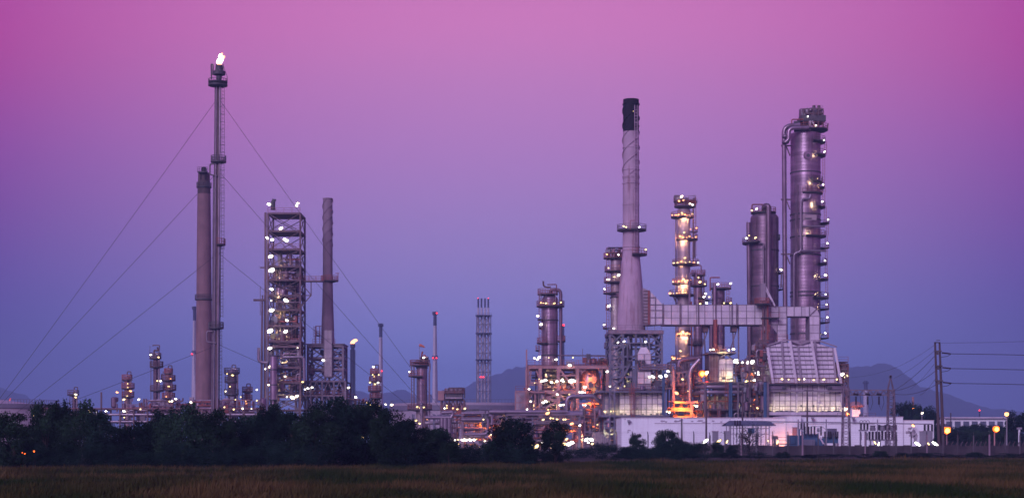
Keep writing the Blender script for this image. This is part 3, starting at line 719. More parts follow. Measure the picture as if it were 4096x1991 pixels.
for px in (1646, 1657): t.bar('ladder_rail', V(px, 1640, D - 1.5), V(px, 1450, D - 1.5), .2, 'brown')
t.ladder(X(1651, D), D - 1.4, Z(1640, D), Z(1450, D), 'brown', False)
t.pipe('downcomer', [V(1690, 1445, D - 1), V(1719, 1448, D - 1), V(1720, 1470, D - 1), V(1717, 1490, D - 1), V(1718, 1740, D - 1)], .2, 'pipe')
t.pipe('vent_pipe', [V(1686, 1455, D), V(1686, 1425, D), V(1690, 1405, D)], .2, 'red')
t.pipe('outlet_pipe', [P(R3, 600, 740, D - 3.2), P(R3, 602, 920, D - 3.2)], .42, 'pipe'); t.part('elbow', U('sph', 'pipe'), P(R3, 601, 745, D - 3.2), None, (.5, .5, .5))
for px in range(1672, 1712, 8): t.bar('seam', (X(px, D), D - math.sqrt(max(.1, t.r ** 2 - (X(px, D) - t.cx) ** 2)) - .03, Z(1640, D)), (X(px, D), D - math.sqrt(max(.1, t.r ** 2 - (X(px, D) - t.cx) ** 2)) - .03, Z(1465, D)), .05, 'steel')
t.lamps(many(R3, [(617, 410, 'w', 1.3), (514, 512, 'w', .7), (570, 762, 'y', 1.0), (615, 765, 'y', 1.0), (590, 770, 'y', .8)]), D=D - t.r - 1.2)
t.lamps(many(R3, [(560, 860, 'y', 1.2), (590, 880, 'y', 1.1), (545, 830, 'y', .9), (640, 850, 'p', .8), (690, 852, 'y', .7)]), D=D - t.r - 2.2)
w_ = Thing('windsock', 'small orange windsock flying above the round silver vessel', 'windsock', 1678, D - 1, z=Z(1440, D))
w_.bar('mast', V(1678, 1440, D - 1), V(1677, 1378, D - 1), .10, 'steel')
w_.own('sock', MB().sweep([V(1677, 1380, D - 1), V(1684, 1381, D - 1), V(1691, 1384, D - 1), V(1699, 1388, D - 1)], .3, 10, [.36, .34, .27, .16]), 'sock', True)

# air cooler on a frame
D = 392
t = Thing('air_cooler', 'boxy fan cooler on a braced frame between the round vessel and the pale tank', 'cooler', 1805, D)
xl, xr = X(1764, D), X(1856, D)
t.frame(xl, xr, D, D + 6, [0, Z(1665, D), Z(1640, D), Z(1598, D)], 3, 'brown', .32, 'V', sides=False, deck=[Z(1640, D)])
t.box('plenum', (X(1782, D), D - .4, Z(1597, D)), (X(1850, D), D + 6, Z(1573, D)), 'dark')
t.box('tube_bundle', (X(1778, D), D - .8, Z(1573, D)), (X(1852, D), D + 6.2, Z(1563, D)), 'brown')
t.box('side_box', (X(1752, D), D - .5, Z(1600, D)), (X(1777, D), D + 5, Z(1562, D)), 'pink')
for k in range(4):
    x = X(1790 + k * 17, D); t.own('fan_ring', MB().lathe([(.75, 0), (.75, .7), (.68, .7), (.68, 0)], 16, c=(x, D + 2.5, Z(1563, D))), 'steel', True); t.box('fan_motor', (x - .5, D - 1.0, Z(1594, D)), (x + .5, D - .45, Z(1588, D)), 'panel')
t.pipe('header_pipe', [V(1792, 1562, D - .6), V(1794, 1551, D - .6), V(1858, 1551, D - .6), V(1858, 1592, D - .6)], .17, 'dark')
t.rail((xl, D - .9, Z(1640, D)), (xr + 1, D - .9, Z(1640, D)), 'red'); t.rail((X(1780, D), D - 1, Z(1572, D)), (xr, D - 1, Z(1572, D)), 'red')
t.clutter(xl, xr, Z(1670, D), Z(1610, D), D + .5, D + 5, 40, 22, ('red', 'pipe', 'dark', 'steel'))
t.lamps(many(N4, [(350, 320, 'w', .9), (578, 337, 'y', .8), (712, 325, 'y', 1.0), (390, 270, 'y', .6), (500, 320, 'p', .7), (390, 315, 'y', .6)]), D=D - 1.2)

# tank behind
D = 590
t = Thing('storage_tank', 'broad lavender storage tank with dark band behind the middle pipe racks', 'tank', 1860, D)
r = L(320, D); zt = Z(1624, D); cyy = D + r
t.own('shell', MB().lathe([(r, 0), (r, zt - 1.4)], 96, c=(t.cx, cyy, 0)), 'tank', True)
t.own('rim', MB().lathe([(r, zt - 1.4), (r + .5, zt - 1.3), (r + .5, zt + 0.5), (r, zt + .5)], 96, c=(t.cx, cyy, 0)), 'tankr', True)
t.own('top_course', MB().lathe([(r + .06, zt + .5), (r + .06, Z(1608, D)), (r - .4, Z(1608, D))], 96, c=(t.cx, cyy, 0)), 'tank', True)
mb = MB()
for k in range(70):
    a = PI + PI * k / 69; e = Vector((t.cx + r * math.cos(a), cyy + r * math.sin(a), Z(1608, D))); mb.bar(e, e + Vector((0, 0, 1.1)), .09)
mb.lathe([(r - .04, Z(1608, D) + 1.06), (r + .05, Z(1608, D) + 1.06), (r + .05, Z(1608, D) + 1.16), (r - .04, Z(1608, D) + 1.16)], 96, c=(t.cx, cyy, 0))
t.own('railing', mb, 'blue')
for k in range(24):
    a = PI * 1.12 + PI * .76 * k / 23; e = Vector((t.cx + (r + .05) * math.cos(a), cyy + (r + .05) * math.sin(a), 0)); t.bar('seam', e, e + Vector((0, 0, zt - 1.5)), .09, 'tank')

# far four-pipe flare derrick
D = 820
t = Thing('derrick', 'hazy lattice derrick holding four slim vent pipes behind the pale tank', 'derrick', 1935, D)
for px in (1913, 1926, 1940, 1953):
    t.pipe('vent_pipe', [V(px, 1750, D), V(px, 1230, D)], .5, 'far'); t.tube('tip', V(px, 1230, D), V(px, 1193, D), .42, 'fard')
t.frame(X(1907, D), X(1963, D), D - 3.5, D + 3.5, [0] + [Z(p, D) for p in range(1640, 1262, -38)] + [Z(1264, D)], 2, 'blue', .36, 'X')
for py in (1264, 1335, 1440): t.box('deck', (X(1903, D), D - 4, Z(py, D)), (X(1967, D), D + 4, Z(py - 3, D)), 'fard')
t.rail((X(1903, D), D - 4, Z(1262, D)), (X(1967, D), D - 4, Z(1262, D)), 'fard')
for px in (1926, 1934, 1922): t.lamp(px, 1507, 'r', 1.2, D - 4.6)
for px in (1912, 1953): t.lamp(px, 1192, 'r', .7, D - 1)

# middle pipe rack, from the tree line to the furnace
D = 330
t = Thing('pipe_rack', 'middle pipe rack with pale horizontal pipes and white lamps between the dark trees', 'pipe rack', 1900, D)
for px in (1650, 1735, 1850, 1930, 2025, 2130, 2220, 2318):
    for y in (D, D + 5): t.bar('post', (X(px, D), y, 0), (X(px, D), y, Z(1655, D)), .45 if px in (1850, 2318) else .32, 'concd' if px == 1850 else 'blue')
for px in (1850, 1930, 2025, 2130, 2220, 2318):
    for py in (1662, 1682, 1712, 1735): t.bar('crossbeam', (X(px, D), D - .4, Z(py, D)), (X(px, D), D + 5.4, Z(py, D)), .3, 'steel')
for py, a, b_ in ((1670, 1850, 2318), (1686, 1850, 2318), (1713, 1850, 1940), (1735, 1850, 1930), (1748, 1850, 1930)):
    for y in (D, D + 5): t.bar('beam', (X(a, D), y, Z(py, D)), (X(b_, D), y, Z(py, D)), .27, 'steel')
for a in (2130, 2220):                                         # arched knee braces
    for sgn, c in ((1, a + 8), (-1, a + 82)):
        t.bar('brace', V(c, 1686, D - .1), V(c + sgn * 22, 1671, D - .1), .18, 'steel')
for (x, y), r, dy, xb, m in ((N4(0, 485), .38, -.4, N4(480, 0)[0], 'pipe'), (N4(650, 410), .28, .6, 2330, 'pipe'), (N4(1150, 385), .38, -.6, 2268, 'pipe'), (N4(1200, 400), .34, .9, 2330, 'pipe'), (N4(1450, 440), .24, -.3, 2330, 'pipe'),
                             (N4(650, 525), .3, -.3, N4(1020, 0)[0], 'pipe'), (N4(660, 700), .3, .6, N4(1010, 0)[0], 'steel'), (N4(0, 585), .34, 2.4, N4(300, 0)[0], 'cladw'), (N4(700, 785), .34, -.8, N4(1120, 0)[0], 'pipe'), (N4(560, 440), .2, 2.6, 2200, 'blue'), (N4(1150, 770), .16, -.5, 2130, 'pipe'), (N1(200, 855), .17, -.5, N1(730, 0)[0], 'steel'), (N1(0, 745), .2, -.6, N1(730, 0)[0], 'pipe'), (N1(200, 822), .2, .8, N1(730, 0)[0], 'pipe')):
    t.tube('pipe', V(x, y, D + dy), V(xb, y, D + dy), r, m)
t.pipe('pipe', [P(N4, 300, 400, D - .4), P(N4, 490, 390, D - .4), P(N4, 500, 430, D - .4), P(N4, 470, 480, D - .4), P(N4, 390, 480, D - .4)], .36, 'pipe')
for x, r, a, b_ in ((305, .5, 500, 900), (365, .56, 500, 930), (435, .42, 500, 870)): t.tube('drop_pipe', P(N4, x, a, D - .5), V(N4(x, 0)[0], 1790, D - .5), r, 'pipe')
for xa, xb in ((1128, 1128), (1200, 1195)): t.pipe('pipe', [P(N4, xa - 30 if xa == 1128 else xa - 60, 450 if xa == 1200 else 520, D - 1), P(N4, xa, 455 if xa == 1200 else 530, D - 1), P(N4, xb, 760, D - 1), P(N4, xb, 780, D - 1) if xa == 1200 else P(N4, xb - 60, 780, D - 1)], .3, 'pipe')
t.own('dark_drum', MB().lathe([(.3, -1.2), (1.0, -.8), (1.15, 0), (1.0, .5), (.3, 1.0)], 16, c=P(N4, 1115, 490, D + .8)), 'dark', True)
t.box('concrete_block', (*P(N4, 715, 1110, D - 2).xy, 0), (X(N4(1030, 0)[0], D), D + 1, Z(N4(0, 1015)[1], D)), 'concd')
t.bar('stair', P(N4, 720, 1110, D - 2.2), P(N4, 810, 1020, D - 2.2), .5, 'dark')
t.box('hanging_drum', P(N4, 960, 950, D - 1), P(N4, 1015, 900, D - .2), 'dark')
t.bar('mast', P(N4, 1078, 420, D - 1), P(N4, 1078, 365, D - 1), .2, 'dark'); t.bar('monitor', P(N4, 1130, 385, D), P(N4, 1190, 335, D), .35, 'dark'); t.bar('walkway', P(N4, 650, 360, D + 1), P(N4, 970, 352, D + 1), .4, 'dark')
for x in (1255, 1280, 1310, 1335, 1350): t.tube('pipe', P(N4, x, 760, D + .4), P(N4, x, 330 + (x % 50) * 2, D + .4), .07, 'pipe')
t.clutter(X(1740, D), X(2330, D), .3, Z(1690, D), D + 1, D + 6, 110, 31, ('pipe', 'red', 'dark', 'pink', 'steel'))
t.clutter(X(1740, D), X(2330, D), Z(1690, D), Z(1655, D), D + 1, D + 6, 50, 32, ('pipe', 'blue', 'dark', 'pink', 'red'))
t.clutter(X(1960, D), X(2130, D), .3, Z(1670, D), D + 1, D + 5, 45, 33, ('pipe', 'red', 'pink', 'steel', 'pipe'))
t.lamps(many(N4, [(535, 893, 'w', 0.83), (660, 885, 'w', 0.72), (685, 900, 'w', 0.79), (735, 887, 'w', 1.37), (708, 872, 'w', 0.79), (805, 887, 'w', 1.26), (877, 883, 'w', 1.19), (1072, 908, 'w', 1.08), (600, 882, 'y', 0.50), (580, 880, 'y', 0.43), (600, 957, 'y', 0.36), (972, 1014, 'y', 0.43), (1045, 520, 'y', 0.65), (922, 874, 'y', 0.36)]), D=D - 1.6)
for x, y, k, s_ in ((1050, 480, 'o', 1.1), (1048, 600, 'o', 1.9), (1060, 640, 'o', 1.6), (1055, 745, 'o', 1.5), (1043, 825, 'o', 1.2), (1045, 970, 'o', 1.3), (1045, 1030, 'o', 1.2), (770, 830, 'o', 1.0), (780, 960, 'o', .9), (1155, 790, 'p', .9), (760, 600, 'o', .8), (1390, 600, 'p', .8), (1370, 440, 'p', .8), (1160, 620, 'o', .8)):
    t.lamp(*N4(x, y), k, s_ * .9, D + .6, back=True)
t.lamps(many(N1, [(346, 724, 'p', 1.5), (290, 805, 'y', .9), (383, 787, 'y', .7), (415, 790, 'y', .5), (465, 800, 'y', .8), (545, 803, 'y', .7), (570, 802, 'y', .7), (648, 856, 'p', 1.3), (750, 878, 'w', 1.0), (287, 1093, 'w', 1.2), (325, 1090, 'w', 1.6), (300, 1110, 'w', 1.2), (205, 1140, 'y', 1.9), (615, 1110, 'w', 1.8), (655, 1090, 'w', 1.3), (585, 1048, 'y', 1.0), (560, 1110, 'y', 1.2), (830, 1055, 'w', 1.6), (895, 1055, 'w', 1.5), (855, 1092, 'w', 1.0), (905, 1108, 'y', .9), (155, 1118, 'y', .7)]), D=D - 1.8)
t.lamps(many(N1, [(570, 890, 'o', 1.6), (600, 900, 'o', 1.3), (640, 930, 'o', 1.2), (770, 1030, 'p', .9), (330, 1150, 'y', 1.2), (560, 1140, 'y', 1.)]), D=D + .6, back=True)

# ---------------------------------------------------------------- salmon process structure and its column
D = 385
t = vessel('process_column', 'silver clad column with railed crown standing over the salmon frame', 'column', 2200, D, 63, 1196, 1467, 'clad', .85, .55, bands=(1281, 1376, 1420))
ux, uy = 0, 0
t.plat(1176, 2150, 2232, 'red', rail=True, r=.5); t.plat(1224, 2146, 2258, 'red'); t.plat(1371, 2147, 2190, 'red'); t.plat(1400, 2142, 2168, 'red'); t.plat(1276, 2149, 2172, 'steel', rail=False); t.plat(1309, 2154, 2170, 'red'); t.plat(1363, 2238, 2262, 'red', r=.4, c=X(2243, D))
for px in (2160, 2184, 2222): t.bar('strut', V(px, 1222, D - 1.6), V(px, 1176, D - 1.6), .2, 'steel')
t.pipe('overhead_pipe', [V(2202, 1180, D - .8), V(2202, 1158, D - .8), V(2243, 1158, D - .8), V(2244, 1480, D - .8)], .40, 'cladd', 3)
t.pipe('vent_pipe', [V(2173, 1124, D), V(2174, 1142, D), V(2183, 1148, D), V(2203, 1148, D)], .2, 'brown')
t.pipe('davit', [V(2226, 1175, D), V(2226, 1137, D), V(2189, 1138, D)], .12, 'red')
t.ladder(X(2161, D), D - .5, Z(1467, D), Z(1170, D), 'red')
t.own('manhole', MB().lathe([(.5, 0), (.5, .4), (.02, .45)], 14), 'dark') if False else None
for px in (2176, 2188, 2199, 2211, 2222): t.bar('seam', (X(px, D), D - math.sqrt(max(.1, t.r ** 2 - (X(px, D) - t.cx) ** 2)) - .03, Z(1467, D)), (X(px, D), D - math.sqrt(max(.1, t.r ** 2 - (X(px, D) - t.cx) ** 2)) - .03, Z(1230, D)), .05, 'cladd')
t.lamps(many(N5, [(222, 511, 'w', 1.2), (263, 615, 'w', 1.3), (185, 1040, 'w', 1.4), (240, 1027, 'w', 1.3), (218, 1057, 'w', 1.0), (453, 1055, 'w', 1.2), (360, 1032, 'y', .5), (512, 340, 'y', .7), (662, 1030, 'y', .7)]), D=D - t.r - .8)
t.lamps(many(N5, [(325, 350, 'y', .9), (430, 352, 'y', .9), (262, 345, 'p', .7), (290, 348, 'y', .5)]), D=D - t.r - .7)
t.lamps(many(N5, [(548, 626, 'r', .7), (535, 624, 'r', .6)]), D=D + 2)
b = Thing('chimney', 'slim blue grey far stack peeping out right of the silver clad column', 'chimney', 2253, 900); stack(b, [(1762, 16), (1460, 10), (1300, 8)], 'fard', 12)

D = 372
t = Thing('process_structure', 'salmon coloured open frame crowded with lamps and pipes left of the chimney', 'process structure', 2270, D)
xs = [2140, 2183, 2232, 2310, 2430]; zt = Z(1468, D)
PXs = [N1(x, 0)[0] for x in (95, 252, 480, 720, 1095)]
ya, yb = D, D + 13
lvl = [0, Z(1660, D), Z(1598, D), Z(1568, D), Z(1470, D)]
for i, px in enumerate(PXs):
    for y in (ya, yb): t.bar('leg', (X(px, D), y, 0), (X(px, D), y, zt), .75, 'pink')
for z, w, i0, i1 in ((zt, .7, 0, 4), (lvl[3], .75, 1, 3), (lvl[2], .4, 1, 2), (lvl[1], .6, 0, 4), (Z(1530, D), .35, 0, 1), (Z(1500, D), .3, 2, 3)):
    for a, b_ in zip(PXs[i0:i1], PXs[i0 + 1:i1 + 1]):
        for y in (ya, yb): t.bar('beam', (X(a, D), y, z), (X(b_, D), y, z), w, 'pink')
    for a in PXs[i0:i1 + 1]: t.bar('beam', (X(a, D), ya, z), (X(a, D), yb, z), w * .9, 'pink')
for a, c in (((490, 170), (700, 430)), ((265, 560), (470, 485)), ((270, 690), (470, 575)), ((290, 490), (440, 580)), ((495, 490), (560, 560)), ((265, 930), (330, 870))): t.bar('brace', P(N1, *a, ya - .05), P(N1, *c, ya - .05), .4, 'pink')
for a, c in (((740, 180), (775, 220)), ((820, 180), (775, 220)), ((770, 180), (770, 245)), ((975, 165), (1025, 215)), ((1028, 170), (1028, 255)), ((120, 350), (140, 190)), ((205, 190), (250, 330)), ((110, 350), (215, 335))): t.bar('strut', P(N1, *a, ya - .1), P(N1, *c, ya - .1), .26, 'pink')
for z in (zt, lvl[3]): t.box('deck', (X(PXs[0] if z == zt else PXs[1], D), ya + .4, z + .40), (X(PXs[4] if z == zt else PXs[3], D), yb - .4, z + .52), 'brown')
t.rail((X(PXs[0], D), ya - .2, zt + .5), (X(PXs[4], D), ya - .2, zt + .5), 'red'); t.rail((X(PXs[1], D), ya - .3, lvl[3] + .45), (X(PXs[3], D), ya - .3, lvl[3] + .45), 'red')
t.own('vessel', MB().lathe([(.1, Z(1560, D)), (L(80, D) / 2, Z(1556, D)), (L(86, D) / 2, Z(1550, D)), (L(86, D) / 2, Z(1492, D)), (L(70, D) / 2, Z(1478, D)), (.1, Z(1474, D))], 32, c=(X(2360, D), D + 4.5, 0)), 'clad', True)
pc = P(N1, 912, 300, D + 4.5 - L(42, D)); 
for rr, dd in ((.95, .0), (.6, -.12), (.25, -.22)): t.tube('manhole', pc + Vector((0, .3, 0)), pc + Vector((0, dd - .05, 0)), rr, 'cladd')
t.clutter(X(2345, D), X(2428, D), zt + .5, Z(1432, D), D + 2, D + 10, 45, 41, ('red', 'dark', 'pipe', 'pink')); t.clutter(X(2262, D), X(2340, D), zt + .4, Z(1455, D), D + 2, D + 8, 14, 42, ('red', 'pipe'))
t.tube('long_pipe', P(N1, 470, 3, D + 5), P(N1, 1065, 5, D + 5), .13, 'brown'); t.bar('mast', P(N1, 783, 90, D + 4), P(N1, 783, -80, D + 4), .12, 'steel'); t.bar('mast', P(N1, 85, 690, D - .6), P(N1, 82, -70, D - .6), .32, 'pink')
t.clutter(X(PXs[1], D), X(PXs[3], D), lvl[3] + .5, Z(1480, D), D + 2, D + 11, 46, 43, ('pipe', 'dark', 'pink', 'cladw')); t.clutter(X(PXs[0], D), X(PXs[3], D), lvl[1], lvl[3], D + 2, D + 11, 55, 44, ('pipe', 'dark', 'pink', 'cladw'))
t.clutter(X(2105, D), X(2180, D), lvl[1], Z(1560, D), D - 2, D + 4, 30, 45, ('pipe', 'steel', 'pink', 'dark'))
t.clutter(X(2325, D), X(2425, D), Z(1660, D), Z(1565, D), D - 6, D + 3, 60, 46, ('pipe', 'red', 'pink', 'pipe')); t.clutter(X(2290, D), X(2470, D), .3, Z(1660, D), D - 8, D + 3, 95, 47, ('pipe', 'red', 'pink', 'dark'))
t.box('annex', (X(2065, D), D + 2, 0), (X(2106, D), D + 9, Z(1572, D)), 'panel'); t.frame(X(2062, D), X(2140, D), D - 1, D + 9, [0, Z(1660, D), Z(1610, D), Z(1565, D)], 2, 'pink', .3, 'Z', sides=False)
t.rail((X(2062, D), D - 1, Z(1563, D)), (X(2110, D), D - 1, Z(1563, D)), 'red'); t.box('red_tank', P(N1, 48, 435, D - .5), P(N1, 65, 405, D + .6), 'red')
yq = D - 8
t.pipe('process_pipe', [P(N1, 585, 720, yq), P(N1, 585, 512, yq), P(N1, 935, 512, yq), P(N1, 985, 590, yq), P(N1, 1060, 592, yq)], .5, 'pipe', 3)
t.pipe('process_pipe', [P(N1, 930, 520, yq + 1), P(N1, 930, 600, yq + 1), P(N1, 1045, 605, yq + 1)], .25, 'pipe'); t.pipe('process_pipe', [P(N1, 650, 720, yq + 1), P(N1, 655, 525, yq + 1)], .3, 'pink')
t.tube('process_pipe', P(N1, 740, 668, yq), P(N1, 1045, 668, yq), .2, 'pipe'); t.tube('process_pipe', P(N1, 690, 690, yq + .6), P(N1, 1045, 690, yq + .6), .22, 'pink'); t.tube('process_pipe', P(N1, 765, 782, yq), P(N1, 1045, 775, yq), .22, 'pipe')
for x in (660, 800, 880, 1040): t.bar('post', (X(N1(x, 0)[0], yq), yq + 1.2, 0), P(N1, x, 600 if x < 1000 else 560, yq + 1.2), .3, 'pink')
for z in (605, 695, 785, 850, 905, 970): t.bar('beam', P(N1, 700, z, yq + 1.2), P(N1, 1050, z + (7 if z > 900 else 0), yq + 1.2), .28, 'pink' if z < 860 else 'steel')
t.lamps(many(N1, [(272, 322, 'w', 1.36), (300, 318, 'w', 1.44), (325, 312, 'w', 1.19), (395, 338, 'w', 1.27), (460, 328, 'w', 1.27), (522, 312, 'w', 1.27), (540, 325, 'w', 1.19), (530, 300, 'w', 1.02), (620, 318, 'w', 1.36), (650, 322, 'w', 1.87), (680, 325, 'w', 1.44), (645, 305, 'w', 1.19), (623, 125, 'w', 1.36), (113, 423, 'w', 0.77), (183, 347, 'y', 0.42), (240, 298, 'y', 0.42), (433, 348, 'y', 0.42), (418, 437, 'y', 0.42), (467, 490, 'w', 0.85), (133, 577, 'w', 0.94), (290, 592, 'w', 1.44), (325, 576, 'w', 1.70), (505, 623, 'w', 1.10), (542, 620, 'w', 1.10), (88, 675, 'w', 0.77), (352, 683, 'y', 0.77), (805, 397, 'w', 1.10), (828, 398, 'w', 0.59), (778, 465, 'w', 1.44), (748, 462, 'w', 0.77), (815, 467, 'w', 0.51), (792, 622, 'w', 0.68), (820, 623, 'w', 0.59), (1017, 712, 'y', 0.68), (967, 873, 'y', 0.94), (185, 578, 'y', 0.59), (618, 492, 'y', 0.68)]), D=ya - 1.0)
t.lamps(many(N1, [(890, 380, 'o', 2.0), (880, 350, 'o', 1.6), (880, 260, 'o', 1.4), (955, 395, 'y', 1.2), (602, 400, 'o', 1.3), (1060, 350, 'o', .9)]), D=D - .3, back=True)
t.lamps(many(N1, [(355, 245, 'y', 1.5), (330, 400, 'y', 1.0), (560, 380, 'y', 1.1), (400, 390, 'y', 1.1), (350, 640, 'y', 1.2), (430, 640, 'y', 1.1), (520, 560, 'y', 1.0), (150, 630, 'y', 1.1), (180, 660, 'y', .9)]), D=D + 1.4, back=True)
t.lamps(many(N1, [(845, 560, 'o', 1.3), (860, 640, 'o', 1.4), (980, 640, 'o', 1.5), (1010, 560, 'o', 1.2), (600, 640, 'o', 1.2), (820, 760, 'o', 1.1), (880, 860, 'o', 1.2), (930, 910, 'o', 1.1), (1030, 690, 'o', 1.4), (780, 930, 'o', 1.0)]), D=yq + .1, back=True)
t.clutter(X(2300, D), X(2460, D), .5, Z(1640, D), D - 11, D - 7, 90, 147, ('pipe', 'red', 'steel', 'dark', 'pink'))
t.clutter(X(2110, D), X(2430, D), Z(1600, D), Z(1480, D), D + 2, D + 11, 70, 148, ('pipe', 'red', 'steel', 'dark', 'brown'))
# ribbed fan duct at the foot
yd = 333
t = Thing('fan_duct', 'grey ribbed sloping fan duct at ground level beside the white building', 'duct', 2410, yd)
pr = [N1(905, 965), N1(1000, 965), N1(1120, 1060), N1(1140, 1190), N1(905, 1190)]
n_ = len(pr); mb = MB(); mb.v = [tuple(V(a, b_, yd)) for a, b_ in pr] + [tuple(V(a, b_, yd) + Vector((0, 4, 0))) for a, b_ in pr]
mb.f = [tuple(range(n_)), tuple(reversed(range(n_, 2 * n_)))] + [(i + n_, (i + 1) % n_ + n_, (i + 1) % n_, i) for i in range(n_)]
t.own('casing', mb, 'panel')
for x in range(915, 1135, 24):
    yt = 965 if x < 1000 else 965 + (x - 1000) * .8; t.bar('rib', P(N1, x, 1185, yd - .06), P(N1, x, yt + 6, yd - .06), .13, 'steel')
for x in (960, 1020, 1080): t.pipe('fan_outlet', [P(N1, x, 1200, yd - .8), P(N1, x, 1130, yd - .8), P(N1, x - 15, 1100, yd - .8)], .55, 'dark')

# ================================================================ chimney and its boiler
D = 376
t = Thing('chimney', 'tallest pale chimney with black top and flared foot right of the picture centre', 'chimney', 2524, D)
stack(t, [(528, 63.5), (399, 63)], 'soot', 36, 'black_band')
t.own('mouth', MB().lathe([(L(63, D) / 2, Z(399, D)), (L(56, D) / 2, Z(399, D)), (L(56, D) / 2, Z(440, D))], 36, c=(t.cx, D, 0)), 'soot')
stack(t, [(1010, 67), (900, 65.5), (700, 64.5), (528, 63.5)], 'conc', 36)
stack(t, [(1326, 116), (1240, 106), (1150, 94), (1080, 82), (1010, 67)], 'conc', 40, 'flared_foot')
for py, w in ((418, 69), (505, 68), (592, 68), (680, 69), (708, 69), (713, 68), (735, 69), (820, 68), (988, 72), (1000, 71), (1322, 121)):
    t.own('ring', MB().lathe([(L(w - 7, D) / 2, -.14), (L(w, D) / 2, -.1), (L(w, D) / 2, .1), (L(w - 7, D) / 2, .14)], 36, c=(t.cx, D, Z(py, D))), 'soot' if py < 528 else 'conc')
strakes(t, 528, 418, 63.2, 3, .62, .24, 'soot', ph=2.2)
strakes(t, 700, 528, 64, 3, .97, .24, 'conc', ph=2.2 - 2 * PI * .97)
t.r = L(66, D) / 2
t.plat(920, 2468, 2586, 'steel'); t.plat(1018, 2525, 2588, 'red'); t.ladder(X(2541, D), D - t.r - .3, Z(1018, D), Z(430, D), 'conc')
t.lamps([(2558, 908, 'w', .8), (2495, 905, 'y', .9), (2505, 908, 'y', .7), (2583, 998, 'y', .8), (2533, 445, 'y', .25)], D=D - t.r - .9)
t.bar('davit', V(2521, 918, D - t.r - 1.5), V(2521, 882, D - t.r - 1.5), .12, 'red'); t.bar('davit', V(2521, 883, D - t.r - 1.5), V(2540, 881, D - t.r - 1.5), .12, 'red')

# frame that carries the chimney, and the boiler inside it
t = Thing('boiler_support', 'blue grey braced steel frame under the tallest pale chimney', 'steel frame', 2534, D)
zt = Z(1334, D); xl, xr = X(2433, D), X(2636, D); ya, yb = D - 7, D + 7
lv = [Z(p, D) for p in (1566, 1512, 1472, 1432, 1388, 1340)]
t.frame(xl, xr, ya, yb, lv, 4, 'blue', .5, None, wb=.42)
for z in (0,):
    for k in range(5):
        for y in (ya, yb): t.bar('leg', (xl + (xr - xl) * k / 4, y, 0), (xl + (xr - xl) * k / 4, y, lv[0]), .55, 'blue')
xsq = [xl + (xr - xl) * k / 4 for k in range(5)]
for a, b_ in zip(lv, lv[1:]):
    for i in (0, 3):
        t.bar('brace', (xsq[i], ya - .06, a), (xsq[i + 1], ya - .06, b_), .3, 'blue'); t.bar('brace', (xsq[i + 1], ya + .06, a), (xsq[i], ya + .06, b_), .3, 'blue')
    for x in (xl, xr): t.bar('brace', (x, ya, a), (x, yb, b_), .3, 'blue'); t.bar('brace', (x, yb, a), (x, ya, b_), .28, 'blue')
t.bar('brace', P(S5, 160, 900, ya - .4), P(S5, 222, 785, ya - .4), .45, 'blue')
for a, c in (((235, 690), (335, 745)), ((335, 690), (235, 745))): t.bar('brace', P(S5, *a, ya - .2), P(S5, *c, ya - .2 - (.1 if a[0] > 300 else 0)), .25, 'blue')
t.box('ring_beam', (xl - .4, ya - .5, Z(1343, D)), (xr + .4, ya + .5, Z(1329, D)), 'steel')
for y in (yb,): t.box('ring_beam', (xl - .4, y - .5, Z(1343, D)), (xr + .4, y + .5, Z(1329, D)), 'steel')
for x in (xl, xr): t.box('ring_beam', (x - .38, ya + .52, Z(1342, D)), (x + .38, yb - .52, Z(1330, D)), 'steel')
t.box('deck', (xl, ya + .55, Z(1330, D)), (xr, yb - .55, Z(1328, D)), 'steel')
for px in (2512, 2560, 2578): t.bar('knee', V(px, 1345, ya - .8), V(px + 8, 1395, ya - .8), .4, 'blue')
t.rail((xl, ya - .5, Z(1329, D)), (xr, ya - .5, Z(1329, D)), 'steel'); t.rail((X(2500, D), ya - .6, Z(1378, D)), (X(2600, D), ya - .6, Z(1378, D)), 'steel')
t.box('deck', (X(2505, D), ya - 1.2, Z(1382, D)), (X(2600, D), ya + 2, Z(1378, D)), 'blue'); t.bar('post', P(S5, 203, 770, ya - 1.2), P(S5, 203, 665, ya - 1.2), .3, 'blue'); t.bar('post', P(S5, 340, 775, ya - 1.2), P(S5, 340, 665, ya - 1.2), .28, 'blue')
t.pipe('drain_pipe', [P(S5, 203, 665, ya - 1.6), P(S5, 203, 770, ya - 1.6), P(S5, 232, 772, ya - 1.6), P(S5, 238, 745, ya - 1.6)], .16, 'blue')
bx0, bx1 = X(2538, D), X(2591, D)
t.box('convection_box', (bx0, ya - 1.5, Z(1566, D)), (bx1, ya + 5, Z(1426, D)), 'panel')
t.wall(bx0, bx1, Z(1540, D), Z(1492, D), ya - 1.52, 2, 2, 'panelw', 'steel'); t.wall(bx0, bx1, Z(1470, D), Z(1424, D), ya - 1.52, 2, 2, 'panelw', 'steel')
mb = MB(); mb.v = [(bx0, ya - 1.5, Z(1426, D)), (bx1, ya - 1.5, Z(1426, D)), (X(2575, D), ya - 1, Z(1396, D)), (X(2552, D), ya - 1, Z(1396, D)), (bx0, ya + 5, Z(1426, D)), (bx1, ya + 5, Z(1426, D)), (X(2575, D), ya + 4, Z(1396, D)), (X(2552, D), ya + 4, Z(1396, D))]
mb.f = [(0, 1, 2, 3), (1, 5, 6, 2), (5, 4, 7, 6), (4, 0, 3, 7), (3, 2, 6, 7)]
t.own('hood', mb, 'panelw')
t.box('side_box', (X(2520, D), ya - 1.0, Z(1566, D)), (bx0 - .1, ya + 4, Z(1480, D)), 'blue'); t.box('side_box', (X(2492, D), ya + 1, Z(1560, D)), (X(2519, D), ya + 6, Z(1395, D)), 'dark')
